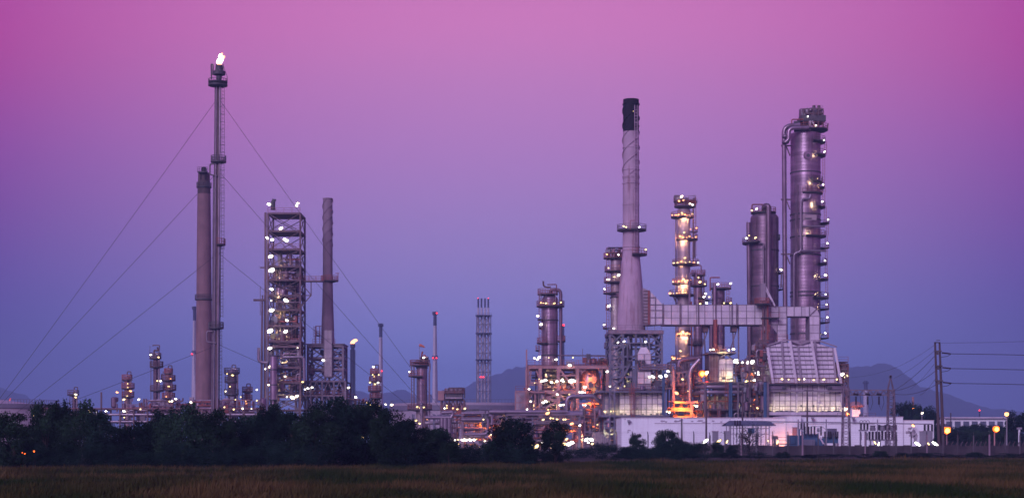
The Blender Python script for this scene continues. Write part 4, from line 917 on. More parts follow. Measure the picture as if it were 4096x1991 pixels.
for (a, b_), z, r in (((310, 795), 1457.6, .17), ((290, 808), 1466, .2), ((268, 822), 1475, .2)):
    t.pipe('steam_pipe', [P(S5, a, 770, ya - 2.4), P(S5, a, b_, ya - 2.4), P(S5, 497, b_, ya - 2.4)], r, 'pipe')
for x in (262, 282, 305): t.own('valve', MB().lathe([(.05, -.5), (.3, -.3), (.3, .3), (.05, .5)], 8, c=P(S5, x, 778, ya - 2.4)), 'dark')
t.clutter(xl + .5, xr - .5, Z(1560, D), Z(1490, D), ya + .5, yb - 1, 40, 51, ('blue', 'pipe', 'steel', 'dark')); t.clutter(X(2590, D), X(2690, D), Z(1566, D), Z(1480, D), ya - 2, yb, 45, 52, ('blue', 'pipe', 'steel', 'dark', 'red'))
t.clutter(xl, X(2520, D), Z(1420, D), Z(1350, D), ya + 1, yb, 16, 53, ('blue', 'pipe', 'red'))
t.lamps(many(S5, [(317, 652, 'w', 1.1), (182, 650, 'w', .8), (144, 657, 'w', .8), (77, 838, 'w', 1.1), (93, 930, 'w', .9), (148, 942, 'y', .8), (375, 797, 'y', .8), (458, 835, 'w', 1.2), (412, 868, 'w', 1.6), (440, 862, 'w', 1.6), (357, 868, 'w', 1.1), (340, 873, 'w', .8), (367, 873, 'w', .8), (380, 908, 'y', .7), (185, 928, 'y', .7)]), D=ya - 2.2)
t.lamps(many(S5, [(118, 740, 'y', 1.0), (125, 800, 'y', 1.0), (122, 660, 'y', 1.), (210, 890, 'y', 1.0), (280, 660, 'y', 1.0), (215, 850, 'y', .8)]), D=ya + .8, back=True)
# radiant box
D = 352
t = Thing('furnace_box', 'panelled furnace box glowing yellow at its foot below the tallest pale chimney', 'furnace', 2540, D)
xl, xm, xr = X(2418, D), X(2477, D), X(2652, D); zb, zt = Z(1660, D), Z(1570, D)
t.box('casing', (xl, D, zb), (xr, D + 13, zt), 'panel')
t.wall(xm, xr, zb, zt, D - .02, 8, 4, 'panelw', 'steel'); t.wall(xl, xm - .1, zb, zt, D - .02, 4, 4, 'panel', 'blue')
t.box('top_deck', (xl - 1.6, D - 2.2, zt + .02), (xr + .6, D + 13.5, zt + .3), 'blue'); t.box('lower_deck', (xl - 1, D - 2.4, zb - .4), (xr + 1, D + 13, zb - .02), 'blue')
t.rail((xl - 1, D - 2.2, zb), (xr + 1, D - 2.2, zb), 'blue'); t.rail((xl - 1.6, D - 2.1, zt + .3), (xr, D - 2.1, zt + .3), 'blue')
for px in (2436, 2455, 2533, 2655): t.bar('post', (X(px, D), D - 2.3, 0), (X(px, D), D - 2.3, zt), .32, 'blue')
t.bar('brace', P(S5, 90, 965, D - 2.3), P(S5, 135, 1010, D - 2.3), .3, 'steel'); t.bar('post', P(S5, 429, 1110, D - 2), P(S5, 429, 850, D - 2), .6, 'trans')
for x, y in ((262, 1070), (317, 1070)):
    t.box('door', P(S5, x - 6, y + 8, D - .4), P(S5, x + 6, y - 8, D - .18), 'grey'); t.box('peephole', P(S5, x - 3, y, D - .45), P(S5, x + 3, y - 5, D - .41), 'panelw')
t.ladder(X(2521, D), D - 2.8, zb, zt + 1, 'red'); t.ladder(X(2527, D), D - 2.8, zb - 4, zt + 2, 'red')
t.frame(xl, xr, D + .5, D + 12, [0, Z(1735, D), Z(1700, D), zb - .5], 5, 'blue', .4, 'Z', sides=False)
for p0 in ((57, 1150), (57, 1190)): t.bar('beam', P(S5, p0[0], p0[1], D - 2), P(S5, 165, p0[1], D - 2), .4, 'blue')
t.clutter(xl, X(2490, D), .5, zb - .6, D - 1.5, D + 8, 40, 55, ('blue', 'pipe', 'steel', 'cladw'))
t.clutter(xl + .5, xr, zt + .3, zt + 1.3, D - 1.6, D + 2, 30, 56, ('blue', 'dark', 'steel'))
t.lamps(many(S5, [(62, 1088, 'y', .9), (95, 1087, 'y', .9), (122, 1085, 'y', .95), (452, 1087, 'y', .8), (468, 1092, 'w', .8)]), D=D - 1.3)
t.lamps(many(S5, [(415, 1104, 'y', 1.), (165, 1104, 'y', 1.), (190, 1104, 'y', .8), (225, 1106, 'y', .7), (300, 1106, 'y', .7), (350, 1106, 'y', .8), (390, 1104, 'y', 1.), (75, 1104, 'y', .9), (110, 1104, 'y', .9)]), D=D - 2.2, back=True)
t.lamps(many(S5, [(85, 1215, 'y', 1.3), (105, 1240, 'y', 1.0), (130, 1215, 'y', .9)]), D=D - 1.2, back=True)

# column behind the chimney
D = 405
t = vessel('process_column', 'silver column with left side platforms half hidden behind the tallest chimney', 'column', 2464, D, 44, 1042, 1345, 'cladw', 1.0, .6, bands=(1128, 1170, 1190))
t.plat(1032, 2414, 2496, 'red', r=.6); t.plat(1084, 2418, 2480, 'red'); t.plat(1128, 2416, 2490, 'red'); t.plat(1172, 2413, 2462, 'red'); t.plat(1236, 2422, 2446, 'red'); t.plat(1312, 2411, 2446, 'red'); t.plat(1390, 2416, 2446, 'red')
t.clutter(X(2425, D), X(2490, D), Z(1040, D), Z(990, D), D - 2, D + 2, 26, 61, ('red', 'brown', 'clad', 'dark'))
t.ladder(X(2430, D), D - 1, Z(1500, D), Z(1030, D), 'red'); t.ladder(X(2474, D), D - t.r - .4, Z(1330, D), Z(1180, D), 'red', False)
t.lamps(many(S5, [(147, 107, 'w', .8), (148, 235, 'w', 1.5), (78, 262, 'w', 1.0), (88, 262, 'w', 1.), (60, 322, 'w', .8), (87, 428, 'w', 1.5), (57, 545, 'w', 1.1), (118, 567, 'w', .9), (75, 105, 'p', .8), (85, 190, 'y', .7), (120, 245, 'y', .9)]), D=D - t.r - .9)

# ================================================================ lamp ringed column
D = 402
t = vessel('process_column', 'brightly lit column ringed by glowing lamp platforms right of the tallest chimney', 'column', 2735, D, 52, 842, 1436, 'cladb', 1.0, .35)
pl = [(826, 2697, 2783), (869, 2684, 2774), (958, 2701, 2791), (1058, 2689, 2796), (1134, 2689, 2768), (1180, 2677, 2760), (1342, 2704, 2761), (1440, 2684, 2762)]
for py, a, b_ in pl: t.plat(py, a, b_, 'red')
t.plat(925, 2768, 2791, 'red')
R = random.Random(9)
for py, a, b_ in pl[1:]:
    n_ = 7
    for k in range(n_):
        px = a + 5 + (b_ - a - 10) * k / (n_ - 1) + R.uniform(-2, 2)
        t.lamp(px, py - R.uniform(6, 14), R.choice('ppyp'), R.uniform(.45, 1.05), D - t.r - R.uniform(.4, .8) if t.cx - t.r < X(px, D) < t.cx + t.r else D - .9)
t.clutter(X(2700, D), X(2780, D), Z(826, D), Z(792, D), D - 2, D + 2, 30, 62, ('red', 'red', 'brown', 'clad'))
t.plat(806, 2702, 2736, 'red', r=.5, c=X(2715, D))
t.lamps(many(S6, [(128, 60, 'w', 1.3), (183, 108, 'w', .8), (200, 115, 'w', .9), (238, 500, 'w', .9), (227, 270, 'p', .8), (50, 705, 'p', 1.1), (75, 1140, 'p', 1.3), (150, 1135, 'p', 1.2), (110, 90, 'p', .9), (140, 85, 'p', .8)]), D=D - t.r - .9)
t.lamps(many(S6, [(130, 170, 'y', .9), (145, 300, 'y', .8), (150, 470, 'y', 1.0), (140, 610, 'y', .8), (135, 690, 'y', 1.0), (135, 960, 'y', 1.0), (120, 1090, 'y', .9)]), D=D - t.r - .8)
for py, a, b_ in pl[1:]:
    for px in (2717, 2736, 2754): t.lamp(px, py - 3, 'p', 1.0, D - t.r - 1.15, back=True)  # added hidden lamps that brighten the column wall
for x0_, x1_, zz in ((205, 205, (130, 520)), (90, 90, (200, 1140)), (215, 215, (355, 470))): t.bar('riser', P(S6, x0_, zz[1], D - .8), P(S6, x1_, zz[0], D - .8), .3, 'brown')
t.ladder(X(2776, D), D - .8, Z(1060, D), Z(830, D), 'red')
for a, c in (((70, 720), (95, 775)), ((85, 720), (110, 750)), ((60, 1150), (95, 1175))): t.bar('bracket', P(S6, *a, D - 1), P(S6, *c, D - 1), .3, 'brown')
# its smaller neighbour
t = vessel('process_column', 'shorter silver column joined by a bent pipe to the lamp ringed column', 'column', 2792, D - 3, 36, 1103, 1437, 'clad', .9, .5, bands=(1140, 1372))
t.plat(1100, 2765, 2822, 'red', r=.5); t.plat(1142, 2772, 2828, 'red'); t.plat(1190, 2790, 2822, 'red'); t.plat(1212, 2790, 2815, 'red'); t.plat(1376, 2752, 2815, 'brown')
t.pipe('bent_pipe', [P(S6, 180, 780, D - 5), P(S6, 180, 568, D - 5), P(S6, 225, 568, D - 5), P(S6, 225, 600, D - 5)], .28, 'cladd'); t.pipe('davit', [P(S6, 258, 570, D - 5), P(S6, 258, 520, D - 5), P(S6, 200, 520, D - 5)], .13, 'red')
t.bar('riser', P(S6, 278, 780, D - 4), P(S6, 275, 570, D - 4), .3, 'brown'); t.bar('riser', P(S6, 195, 1130, D - 5), P(S6, 192, 760, D - 5), .35, 'red')
t.lamps(many(S6, [(288, 708, 'w', .9), (278, 728, 'w', 1.0), (250, 630, 'y', 1.2), (283, 643, 'y', .7), (295, 770, 'w', .9), (252, 775, 'y', .8), (240, 600, 'y', .7), (187, 277, 'p', .5)]), D=D - 6)
# domed drum vessel
t = vessel('process_vessel', 'domed vessel with round manhole and railed roof between the two big columns', 'vessel', 2873, D - 8, 52, 1165, 1225, 'cladd', .8, .35)
D8 = D - 8
t.plat(1153, 2838, 2925, 'red', rail=True); t.plat(1199, 2818, 2850, 'brown'); t.plat(1212, 2885, 2928, 'red')
pc = P(S6, 375, 722, D8 - t.r)
for rr, dd in ((.85, .2), (.55, -.1), (.25, -.2)): t.tube('manhole', pc + Vector((0, .5, 0)), pc + Vector((0, dd - .1, 0)), rr, 'cladd' if rr != .55 else 'clad')
t.pipe('vent_pipe', [P(S6, 349, 780, D8 - 2.4), P(S6, 349, 640, D8 - 2.4)], .42, 'clad'); t.pipe('davit', [P(S6, 318, 690, D8 - 2), P(S6, 318, 600, D8 - 2), P(S6, 383, 600, D8 - 2)], .15, 'red')
t.ladder(P(S6, 433, 0, D8).x, D8 - 1, Z(1217, D8), Z(1150, D8), 'red')
t.lamps(many(S6, [(370, 645, 'w', 1.2), (455, 640, 'w', 1.1), (411, 770, 'y', .7), (455, 770, 'y', .9), (312, 730, 'y', .8)]), D=D8 - 2.6)

# ================================================================ flue duct
D = 370
t = Thing('flue_duct', 'long pale panelled flue duct running from the chimney across to the right furnace', 'duct', 2850, D)
def ductbox(x0, x1, y0, y1, nu, nv, d=6.0, dy=0.):
    a, b_ = V(x0, y1, D), V(x1, y0, D)
    t.box('duct_casing', (a.x, D + dy, a.z), (b_.x, D + d, b_.z), 'panel')
    t.wall(a.x, b_.x, a.z, b_.z, D + dy - .02, nu, nv, 'panelw', 'steel', .14)
xa, xb = 2602, 3052
ductbox(2652, xb, 1219, 1298, 12, 3)
# inlet trapezoid
tz = [S5(343, 333), S5(425, 420), S5(425, 540), S5(345, 545)]
mb = MB(); mb.v = [tuple(V(a, b_, D - .3)) for a, b_ in tz] + [tuple(V(a, b_, D) + Vector((0, 6.3, 0))) for a, b_ in tz]
mb.f = [(3, 2, 1, 0), (4, 5, 6, 7), (0, 1, 5, 4), (1, 2, 6, 5), (2, 3, 7, 6), (3, 0, 4, 7)]
t.own('inlet_transition', mb, 'panelw')
for x in (343, 378, 424): t.bar('stiffener', P(S5, x, 546, D - .45), P(S5, x, 333 + max(0, x - 343) * 1.06, D - .45), .2, 'steel')
for y in (375, 420, 455, 500, 545): t.bar('stiffener', P(S5, 343, y, D - .42), P(S5, min(425, 343 + (y - 333) / 1.06), y, D - .42), .14, 'steel')
mb = MB(); sp = [(300, 315), (343, 333), (343, 545), (312, 545)]
mb.v = [tuple(P(S5, a, b_, D - .1)) for a, b_ in sp] + [tuple(P(S5, a, b_, D) + Vector((0, 6, 0))) for a, b_ in sp]
mb.f = [(3, 2, 1, 0), (4, 5, 6, 7), (0, 1, 5, 4), (1, 2, 6, 5), (2, 3, 7, 6), (3, 0, 4, 7)]
t.own('expansion_joint', mb, 'panel')
for k in range(11): t.bar('rib', P(S5, 303, 335 + k * 20, D - .2), P(S5, 335, 335 + k * 20, D - .2), .2, 'brown')
t.bar('flange', P(S5, 337, 330, D - .35), P(S5, 337, 545, D - .35), .42, 'red')
ductbox(3052, 3147, 1225, 1296, 3, 3, dy=.4)
ductbox(3147, 3238, 1225, 1264, 3, 1, 5, .5)
# the curved elbow and its leg
cxp, cyp, ro, ri = 3236., 1264., 43., 3.
mb = MB(); ns = 10
for dy in (.5, 5):
    for k in range(ns + 1):
        a = PI / 2 * k / ns
        for rr in (ri, ro): mb.v.append(tuple(V(cxp + rr * math.sin(a), cyp - rr * .93 * math.cos(a), D) + Vector((0, dy, 0))))
m2 = 2 * (ns + 1)
for k in range(ns):
    a = 2 * k; mb.f += [(a, a + 1, a + 3, a + 2), (m2 + a, m2 + a + 2, m2 + a + 3, m2 + a + 1), (a + 1, m2 + a + 1, m2 + a + 3, a + 3), (a, a + 2, m2 + a + 2, m2 + a)]
t.own('elbow', mb, 'panelw')
t.bar('stiffener', V(3238, 1262, D + .35), V(3270, 1232, D + .35), .12, 'steel')
ductbox(3238, 3279, 1264, 1366, 1, 3, 5, .5); ductbox(3110, 3147, 1298, 1366, 1, 3, 5, .5)
mb = MB(); mb.v = [tuple(V(3080, 1297, D + .38)), tuple(V(3110, 1297, D + .38)), tuple(V(3110, 1335, D + .38)), tuple(V(3080, 1297, D + 5)), tuple(V(3110, 1297, D + 5)), tuple(V(3110, 1335, D + 5))]
mb.f = [(0, 2, 1), (3, 4, 5), (0, 1, 4, 3), (1, 2, 5, 4), (2, 0, 3, 5)]
t.own('gusset', mb, 'panel')
for px in (2652, 2722, 2793, 2862, 2927, 2946, 3050): t.box('collar', (X(px - 2, D), D - .5, Z(1302, D)), (X(px + 2, D), D - .2, Z(1213, D)), 'steel')
for px in (2815, 2930): 
    t.bar('hanger', V(px, 1300, D + 2), V(px + 6, 1415, D + 2), .3, 'steel'); t.bar('hanger', V(px + 22, 1300, D + 2), V(px - 14, 1415, D + 2), .24, 'steel'); t.box('hopper', (X(px, D), D + 1, Z(1325, D)), (X(px + 20, D), D + 4, Z(1300, D)), 'brown'); t.bar('post', V(px + 24, 1660, D + 2), V(px + 24, 1300, D + 2), .3, 'steel')
t.clutter(X(3040, D), X(3075, D), Z(1360, D), Z(1300, D), D - 2, D, 14, 63, ('red', 'brown', 'dark'))
t.box('damper_deck', (X(3042, D), D - 2.2, Z(1274, D)), (X(3112, D), D + .2, Z(1271, D)), 'dark'); t.rail((X(3075, D), D - 2, Z(1270, D)), (X(3112, D), D - 2, Z(1270, D)), 'red'); t.rail((X(3075, D), D - 2, Z(1252, D)), (X(3112, D), D - 2, Z(1252, D)), 'brown')
for px in (3052, 3063, 3070): t.bar('post', V(px, 1370, D - 1.5), V(px, 1205, D - 1.5), .4, 'red' if px == 3070 else 'brown')
t.r = .8; t.cx = X(3043, D); t.D = D - 2; t.plat(1214, 3018, 3068, 'red'); t.D = D
t.bar('strut', P(S8, 245, 540, D - 1), P(S8, 340, 735, D - 1), .3, 'panelw'); t.bar('strut', P(S8, 245, 575, D - 1.3), P(S8, 320, 700, D - 1.3), .2, 'panelw'); t.box('riser_box', P(S8, 212, 690, D - 1.6), P(S8, 245, 535, D + .2), 'panel')
# boiler tower in the middle
D = 362
t = Thing('boiler', 'middle boiler tower with pale panel front and ringed by two fat pipes', 'boiler', 2900, D)
xl, xr = X(2838, D), X(2875, D); x2 = X(2932, D); z0, z1 = Z(1527, D), Z(1414, D)
t.box('casing', (xl, D + .4, z0), (xr, D + 9, z1), 'brown'); t.box('casing', (xr, D, z0), (x2, D + 9, Z(1440, D)), 'panel')
t.wall(xr, x2, z0, Z(1434, D), D - .02, 2, 4, 'panelw', 'steel'); t.wall(xl, xr - .1, z0, z1, D + .38, 3, 4, 'brown', 'steel')
t.box('roof_deck', (xl - .6, D - .8, z1), (x2 + .6, D + 9, z1 + .35), 'steel'); t.rail((xl, D - .8, z1 + .35), (x2, D - .8, z1 + .35), 'red')
t.bar('knee', P(R5, 920, 455, D - .3), P(R5, 968, 415, D - .3), .25, 'steel'); t.bar('knee', P(R5, 1020, 455, D - .3), P(R5, 972, 415, D - .3), .25, 'steel')
t.own('flue', MB().lathe([(L(30, D) / 2, z1), (L(30, D) / 2, Z(1296, D))], 20, c=(X(2887, D), D + 4, 0)), 'clad', True)
t.tube('flue', (X(2852, D), D + 3, z1), (X(2852, D), D + 3, Z(1298, D)), L(13, D) / 2, 'cladd'); t.tube('flue', (X(2866, D), D + 2, z1), (X(2866, D), D + 2, Z(1275, D)), .45, 'red')
for py in (1320, 1345, 1372): t.own('band', MB().lathe([(L(30, D) / 2, -.1), (L(32, D) / 2, 0), (L(30, D) / 2, .1)], 20, c=(X(2887, D), D + 4, Z(py, D))), 'steel')
t.frame(X(2836, D), X(2990, D), D - 1, D + 10, [0, Z(1660, D), z0 - .7], 4, 'blue', .45, None, sides=False)
t.box('deck', (X(2790, D), D - 3.5, z0 - .6), (X(3000, D), D + 10, z0 - .15), 'dark'); t.rail((X(2790, D), D - 3.4, z0 - .15), (X(3000, D), D - 3.4, z0 - .15), 'blue'); t.rail((xr, D - .9, z0), (x2, D - .9, z0), 'steel')
for py in (1549, 1570):
    rx = L(96, D); zz = Z(py, D); pts = []
    for k in range(25):
        a = PI + PI * k / 24; ca, sa = math.cos(a), math.sin(a)
        pts.append((X(2886, D) + rx * math.copysign(abs(ca) ** .35, ca), D + 4 + 8 * math.copysign(abs(sa) ** .35, sa), zz))
    t.own('ring_main', MB().sweep(pts, .46, 12), 'pipe', True, sharp=80)
t.own('radiant_drum', MB().lathe([(L(165, D) / 2, Z(1640, D)), (L(165, D) / 2, Z(1582, D))], 40, c=(X(2890, D), D + 8.5, 0)), 'panelw', True)
for k in range(13):
    a = PI + PI * (k + .5) / 13; e = Vector((X(2890, D) + (L(165, D) / 2 + .08) * math.cos(a), D + 8.5 + (L(165, D) / 2 + .08) * math.sin(a), Z(1640, D))); t.bar('stiffener', e, e + Vector((0, 0, L(58, D))), .3, 'steel')
t.box('lower_deck', (X(2775, D), D - 4, Z(1641, D)), (X(3000, D), D + 6, Z(1637, D)), 'dark'); t.rail((X(2775, D), D - 4, Z(1637, D)), (X(3000, D), D - 4, Z(1637, D)), 'blue')
t.box('plinth', (X(2800, D), D, 0), (X(2990, D), D + 9, Z(1642, D)), 'dark')
for px, m in ((2914, 'trans'), (2908, 'trans'), (2941, 'steel'), (2811, 'steel'), (2970, 'steel')): t.bar('post', (X(px, D), D - 4.4, 0), (X(px, D), D - 4.4, Z(1530, D)), .42, m)
t.ladder(X(2895, D), D - 4.6, Z(1640, D), z0 + 1, 'red'); t.ladder(X(2864, D), D - 4.6, 4, Z(1625, D), 'red'); t.ladder(X(2887, D), D - 1.2, z0, z0 + 3, 'red', False)
t.clutter(X(2935, D), X(3065, D), Z(1527, D), Z(1440, D), D - 2, D + 8, 75, 71, ('red', 'pipe', 'brown', 'steel', 'dark')); t.clutter(X(2935, D), X(3062, D), 5, Z(1535, D), D - 2, D + 8, 70, 72, ('red', 'pipe', 'brown', 'blue', 'dark'))
t.clutter(X(2780, D), X(3062, D), 6, Z(1540, D), D - 4, D - 1, 60, 171, ('red', 'pipe', 'steel', 'blue', 'dark'))
t.clutter(X(2945, D), X(3060, D), Z(1530, D), Z(1440, D), D - 4, D - 2, 40, 172, ('red', 'pipe', 'steel', 'dark'))
t.frame(X(2940, D), X(3062, D), D - 1, D + 8, [0, Z(1600, D), Z(1530, D), Z(1495, D), Z(1455, D)], 3, 'brown', .3, None, sides=False, deck=[Z(1530, D), Z(1495, D)])
t.rail((X(2940, D), D - 1.2, Z(1494, D)), (X(3030, D), D - 1.2, Z(1494, D)), 'red')
t.own('drum', MB().lathe([(.1, Z(1502, D)), (L(22, D) / 2, Z(1500, D)), (L(22, D) / 2, Z(1440, D)), (.1, Z(1436, D))], 18, c=(X(3000, D), D - 2, 0)), 'cladw', True)
t.pipe('red_header', [P(R6, 155, 495, D - 3), P(R6, 200, 488, D - 3), P(R6, 310, 488, D - 3)], .22, 'red')
t.lamps(many(N2, [(868, 72, 'w', .9), (914, 66, 'w', .9), (1157, 75, 'w', .9), (1228, 62, 'w', 1.4), (1262, 245, 'w', 1.8), (1283, 270, 'w', 1.4), (1367, 270, 'w', 1.0), (1455, 268, 'w', 1.8), (1520, 262, 'w', 1.8), (1597, 430, 'w', 1.5), (1610, 470, 'w', 1.3), (1428, 563, 'y', 1.0), (1480, 558, 'y', 1.1), (1555, 548, 'w', 1.2), (1485, 950, 'y', .9), (1605, 980, 'y', 1.2), (1768, 983, 'y', .9), (807, 430, 'w', 1.6), (805, 468, 'p', .8), (620, 940, 'y', .8), (652, 954, 'w', 1.2)]), D=D - 4.8)
t.lamp(*N2(738, 442), 'a', 3.0, D - 5.0, 0, 'lantern'); t.lamps(many(N2, [(720, 480, 'o', .9), (770, 470, 'o', .8), (800, 540, 'o', .8)]), D=D - 4.4, back=True)
t.lamps(many(N2, [(890, 880, 'y', 1.2), (960, 900, 'y', 1.0), (1250, 900, 'y', 1.2), (1340, 935, 'y', .8), (890, 955, 'o', .7), (780, 920, 'y', .8), (1080, 520, 'y', 1.3), (1150, 535, 'y', 1.2), (1200, 525, 'y', 1.1), (1040, 85, 'y', 1.2), (1100, 90, 'y', 1.0)]), D=D - 1.6, back=True)
t.lamps(many(N2, [(1470, 495, 'o', 1.2), (1520, 490, 'o', 1.0), (1460, 185, 'o', 1.0), (1560, 700, 'o', .8), (1580, 850, 'o', .8), (1640, 960, 'o', 1.0), (1500, 390, 'y', 1.0)]), D=D - 3.4, back=True)
# trusses, orange lit pipework between the two furnaces
D = 366
t = Thing('pipe_bridge', 'truss pipe bridge and orange lit pipework between the two furnaces', 'pipe bridge', 2760, D)
for a, b_ in (((300, 440), (720, 385)), ((300, 625), (720, 570))):
    t.bar('chord', P(N2, *a, D), P(N2, *b_, D), .4, 'steel'); t.bar('chord', P(N2, *a, D + 4), P(N2, *b_, D + 4), .4, 'steel')
for k in range(7):
    xa = 310 + k * 62; ya_, yb_ = 440 - (xa - 300) * .131, 625 - (xa - 300) * .131; xb = xa + 62
    for dy in (0, 4): t.bar('web', P(N2, xa, ya_, D + dy), P(N2, xa, yb_, D + dy), .3, 'steel'); t.bar('web', P(N2, xa if k % 2 else xb, ya_, D + dy), P(N2, xb if k % 2 else xa, yb_, D + dy), .24, 'steel')
t.frame(X(2692, D), X(2800, D), D + 5, D + 12, [0, Z(1660, D), Z(1545, D), Z(1490, D), Z(1440, D)], 3, 'brown', .35, 'Z', sides=False, deck=[Z(1545, D)])
t.pipe('bent_main', [P(N2, 370, 340, D - 1), P(N2, 375, 255, D - 1), P(N2, 450, 225, D - 1), P(N2, 720, 195, D - 1)], .55, 'cladd', 3); t.pipe('bent_main', [P(N2, 545, 880, D - 2), P(N2, 545, 385, D - 2), P(N2, 700, 225, D - 2)], .55, 'pipe')
for px in (490, 165): t.bar('post', (X(N2(285 if px == 490 else 130, 0)[0], D), D - 3, 0), P(N2, 285 if px == 490 else 130, 390, D - 3), .5, 'pink' if px == 490 else 'trans')
yq = D - 6
t.box('orange_lit_beam', P(N2, 300, 905, yq), P(N2, 655, 880, yq + 3), 'pink'); t.box('orange_lit_post', (P(N2, 555, 0, yq).x, yq, 0), P(N2, 590, 905, yq + 1), 'pink')  # orange lamp light on this frame is put into its salmon colour
for y in (990, 1020): t.bar('beam', P(N2, 200, y, yq + .5), P(N2, 560, y, yq + .5), .4, 'pink')
t.box('concrete_deck', P(N2, 300, 1135, yq), P(N2, 620, 1115, yq + 5), 'pink')
t.clutter(X(2660, D), X(2790, D), Z(1660, D), Z(1605, D), yq + 1, yq + 5, 30, 73, ('pink', 'red', 'pipe')); t.clutter(X(2690, D), X(2810, D), Z(1600, D), Z(1490, D), D - 1, D + 6, 50, 74, ('dark', 'red', 'pipe', 'brown')); t.clutter(X(2650, D), X(2700, D), Z(1560, D), Z(1480, D), D - 2, D + 6, 25, 75, ('steel', 'pipe', 'blue'))
t.own('valve_wheel', MB().lathe([(1.1, -.15), (1.3, 0), (1.1, .15), (.95, 0), (1.1, -.15)], 16, c=(0, 0, 0)), 'pink') if False else None
t.lamps(many(N2, [(338, 748, 'p', 1.6), (205, 408, 'w', 1.4), (160, 474, 'w', 1.7), (92, 490, 'w', 1.7), (432, 532, 'y', .9), (517, 716, 'y', .5), (188, 1035, 'w', .9), (225, 1052, 'w', .8), (750, 640, 'o', .7)]), D=yq - 1)
t.lamps(many(N2, [(345, 800, 'o', 1.8), (385, 845, 'o', 1.6), (350, 940, 'o', 1.9), (470, 950, 'o', 1.8), (410, 1070, 'o', 1.8), (520, 1060, 'o', 1.5), (230, 1000, 'o', 1.2), (690, 1090, 'o', 1.4), (735, 1100, 'o', .9), (640, 520, 'o', .8), (690, 870, 'o', 1.2)]), D=yq - .9, back=True)
t.lamp(*N2(810, 580), 'r', 1.0, D - 2)

# ================================================================ the two right columns
D = 400
t = vessel('process_column', 'stained domed column with gooseneck pipe left of the biggest column', 'column', 3058, D, 112, 875, 1500, 'cladd', .82, .5, bands=(1003, 1146, 1290), segs=40)
t.plat(851, 3003, 3104, 'red', r=1.2); t.plat(848, 3008, 3099, 'dark', rail=False, r=1.2); t.plat(972, 2969, 3034, 'brown'); t.plat(905, 2988, 3001, 'brown')
t.plat(1090, 3112, 3136, 'dark'); t.plat(1155, 3114, 3138, 'dark')
t.pipe('gooseneck', [V(3056, 860, D - 1), V(3056, 824, D - t.r - .2), V(3074, 822, D - t.r - .8), V(3074, 1220, D - t.r - .8)], .62, 'cladd', 3)
t.pipe('davit', [V(3008, 850, D - 2), V(3008, 818, D - 2), V(3052, 818, D - 2)], .16, 'red')
t.pipe('side_riser', [V(2994, 890, D - 1), V(2997, 1200, D - 1), V(2998, 1500, D - 1)], .55, 'cladd'); t.bar('side_post', V(2990, 970, D - .5), V(2991, 1500, D - .5), .25, 'brown')
t.pipe('branch_pipe', [P(S7, 175, 1195, D - t.r - .5), P(S7, 215, 1195, D - t.r - .5), V(3055, 1150, D - t.r - .5)], .2, 'pipe')
t.tube('manhole', V(3112, 949, D - 1), V(3119, 949, D - 1), .75, 'dark'); t.bar('side_post', V(3124, 1150, D - 1), V(3126, 1090, D - 1), .3, 'brown'); t.bar('strut', V(3113, 1090, D), V(3128, 1070, D), .2, 'brown')
t.lamps(many(S7, [(160, 908, 'w', 1.0), (120, 922, 'y', .9), (75, 1153, 'w', 1.2), (150, 1150, 'y', 1.1), (97, 1130, 'y', .6)]), D=D - t.r - 1)
t.lamp(3124, 1078, 'w', 1.5, D - 2)
t.rail(V(3005, 1222, D - t.r - .6), V(3030, 1222, D - t.r - .6), 'red')
R = random.Random(3)
t = vessel('process_column', 'biggest tallest column with many lamp lit side platforms at the right', 'column', 3222, D, 119, 537, 1368, 'clad', .80, .12, bands=(693, 860, 882, 950, 1022, 1170, 1186, 1335), segs=44)
t.plat(520, 3176, 3312, 'red', r=1.5); t.plat(523, 3180, 3306, 'dark', rail=False, r=1.5)
pls = [(570, 3240, 3301), (624, 3254, 3302), (730, 3238, 3290), (752, 3268, 3298), (774, 3201, 3291), (830, 3259, 3301), (893, 3276, 3316), (946, 3214, 3304), (990, 3281, 3316), (1056, 3262, 3308), (1118, 3267, 3312), (1192, 3240, 3314), (1235, 3276, 3315), (1288, 3280, 3317), (1350, 3282, 3315)]
for py, a, b_ in pls: t.plat(py, a, b_, 'brown' if R.random() < .6 else 'red')
for (a, _, _), (c, _, _), px in zip(pls, pls[1:], [3297, 3290, 3288, 3292, 3290, 3296, 3304, 3300, 3300, 3300, 3302, 3302, 3303, 3303]): t.ladder(X(px, D), D - 1.6, Z(c, D), Z(a, D), 'red', False)
# overhead lines
t.pipe('overhead_line', [V(3200, 500, D - 3), V(3136, 505, D - 3), V(3138, 900, D - 2), V(3143, 1510, D - 2)], .56, 'clad', 3.2)
t.pipe('overhead_line', [V(3235, 512, D - 4.6), V(3155, 512, D - 4.6), V(3154, 560, D - 4.6), V(3140, 570, D - 4.4)], .5, 'clad', 3)
t.part('elbow', U('sph', 'cladd'), V(3140, 546, D - 3.4), None, (.8, .8, .6)); t.part('elbow', U('sph', 'cladd'), V(3142, 569, D - 3.8), None, (.9, .8, .55))
for py in (583, 798, 1016): t.bar('bracket', V(3124, py, D - 2.6), V(3166, py, D - 2.6), .3, 'brown'); t.bar('bracket', V(3146, py + 4, D - 2.6), V(3160, py + 40, D - 2.6), .25, 'brown')
for px in (3176, 3181): t.bar('riser', (X(px, D), D - math.sqrt(t.r ** 2 - (X(px, D) - t.cx) ** 2) - .3, Z(1368, D)), (X(px, D), D - math.sqrt(t.r ** 2 - (X(px, D) - t.cx) ** 2) - .3, Z(745 if px == 3181 else 860, D)), .26, 'cladd')
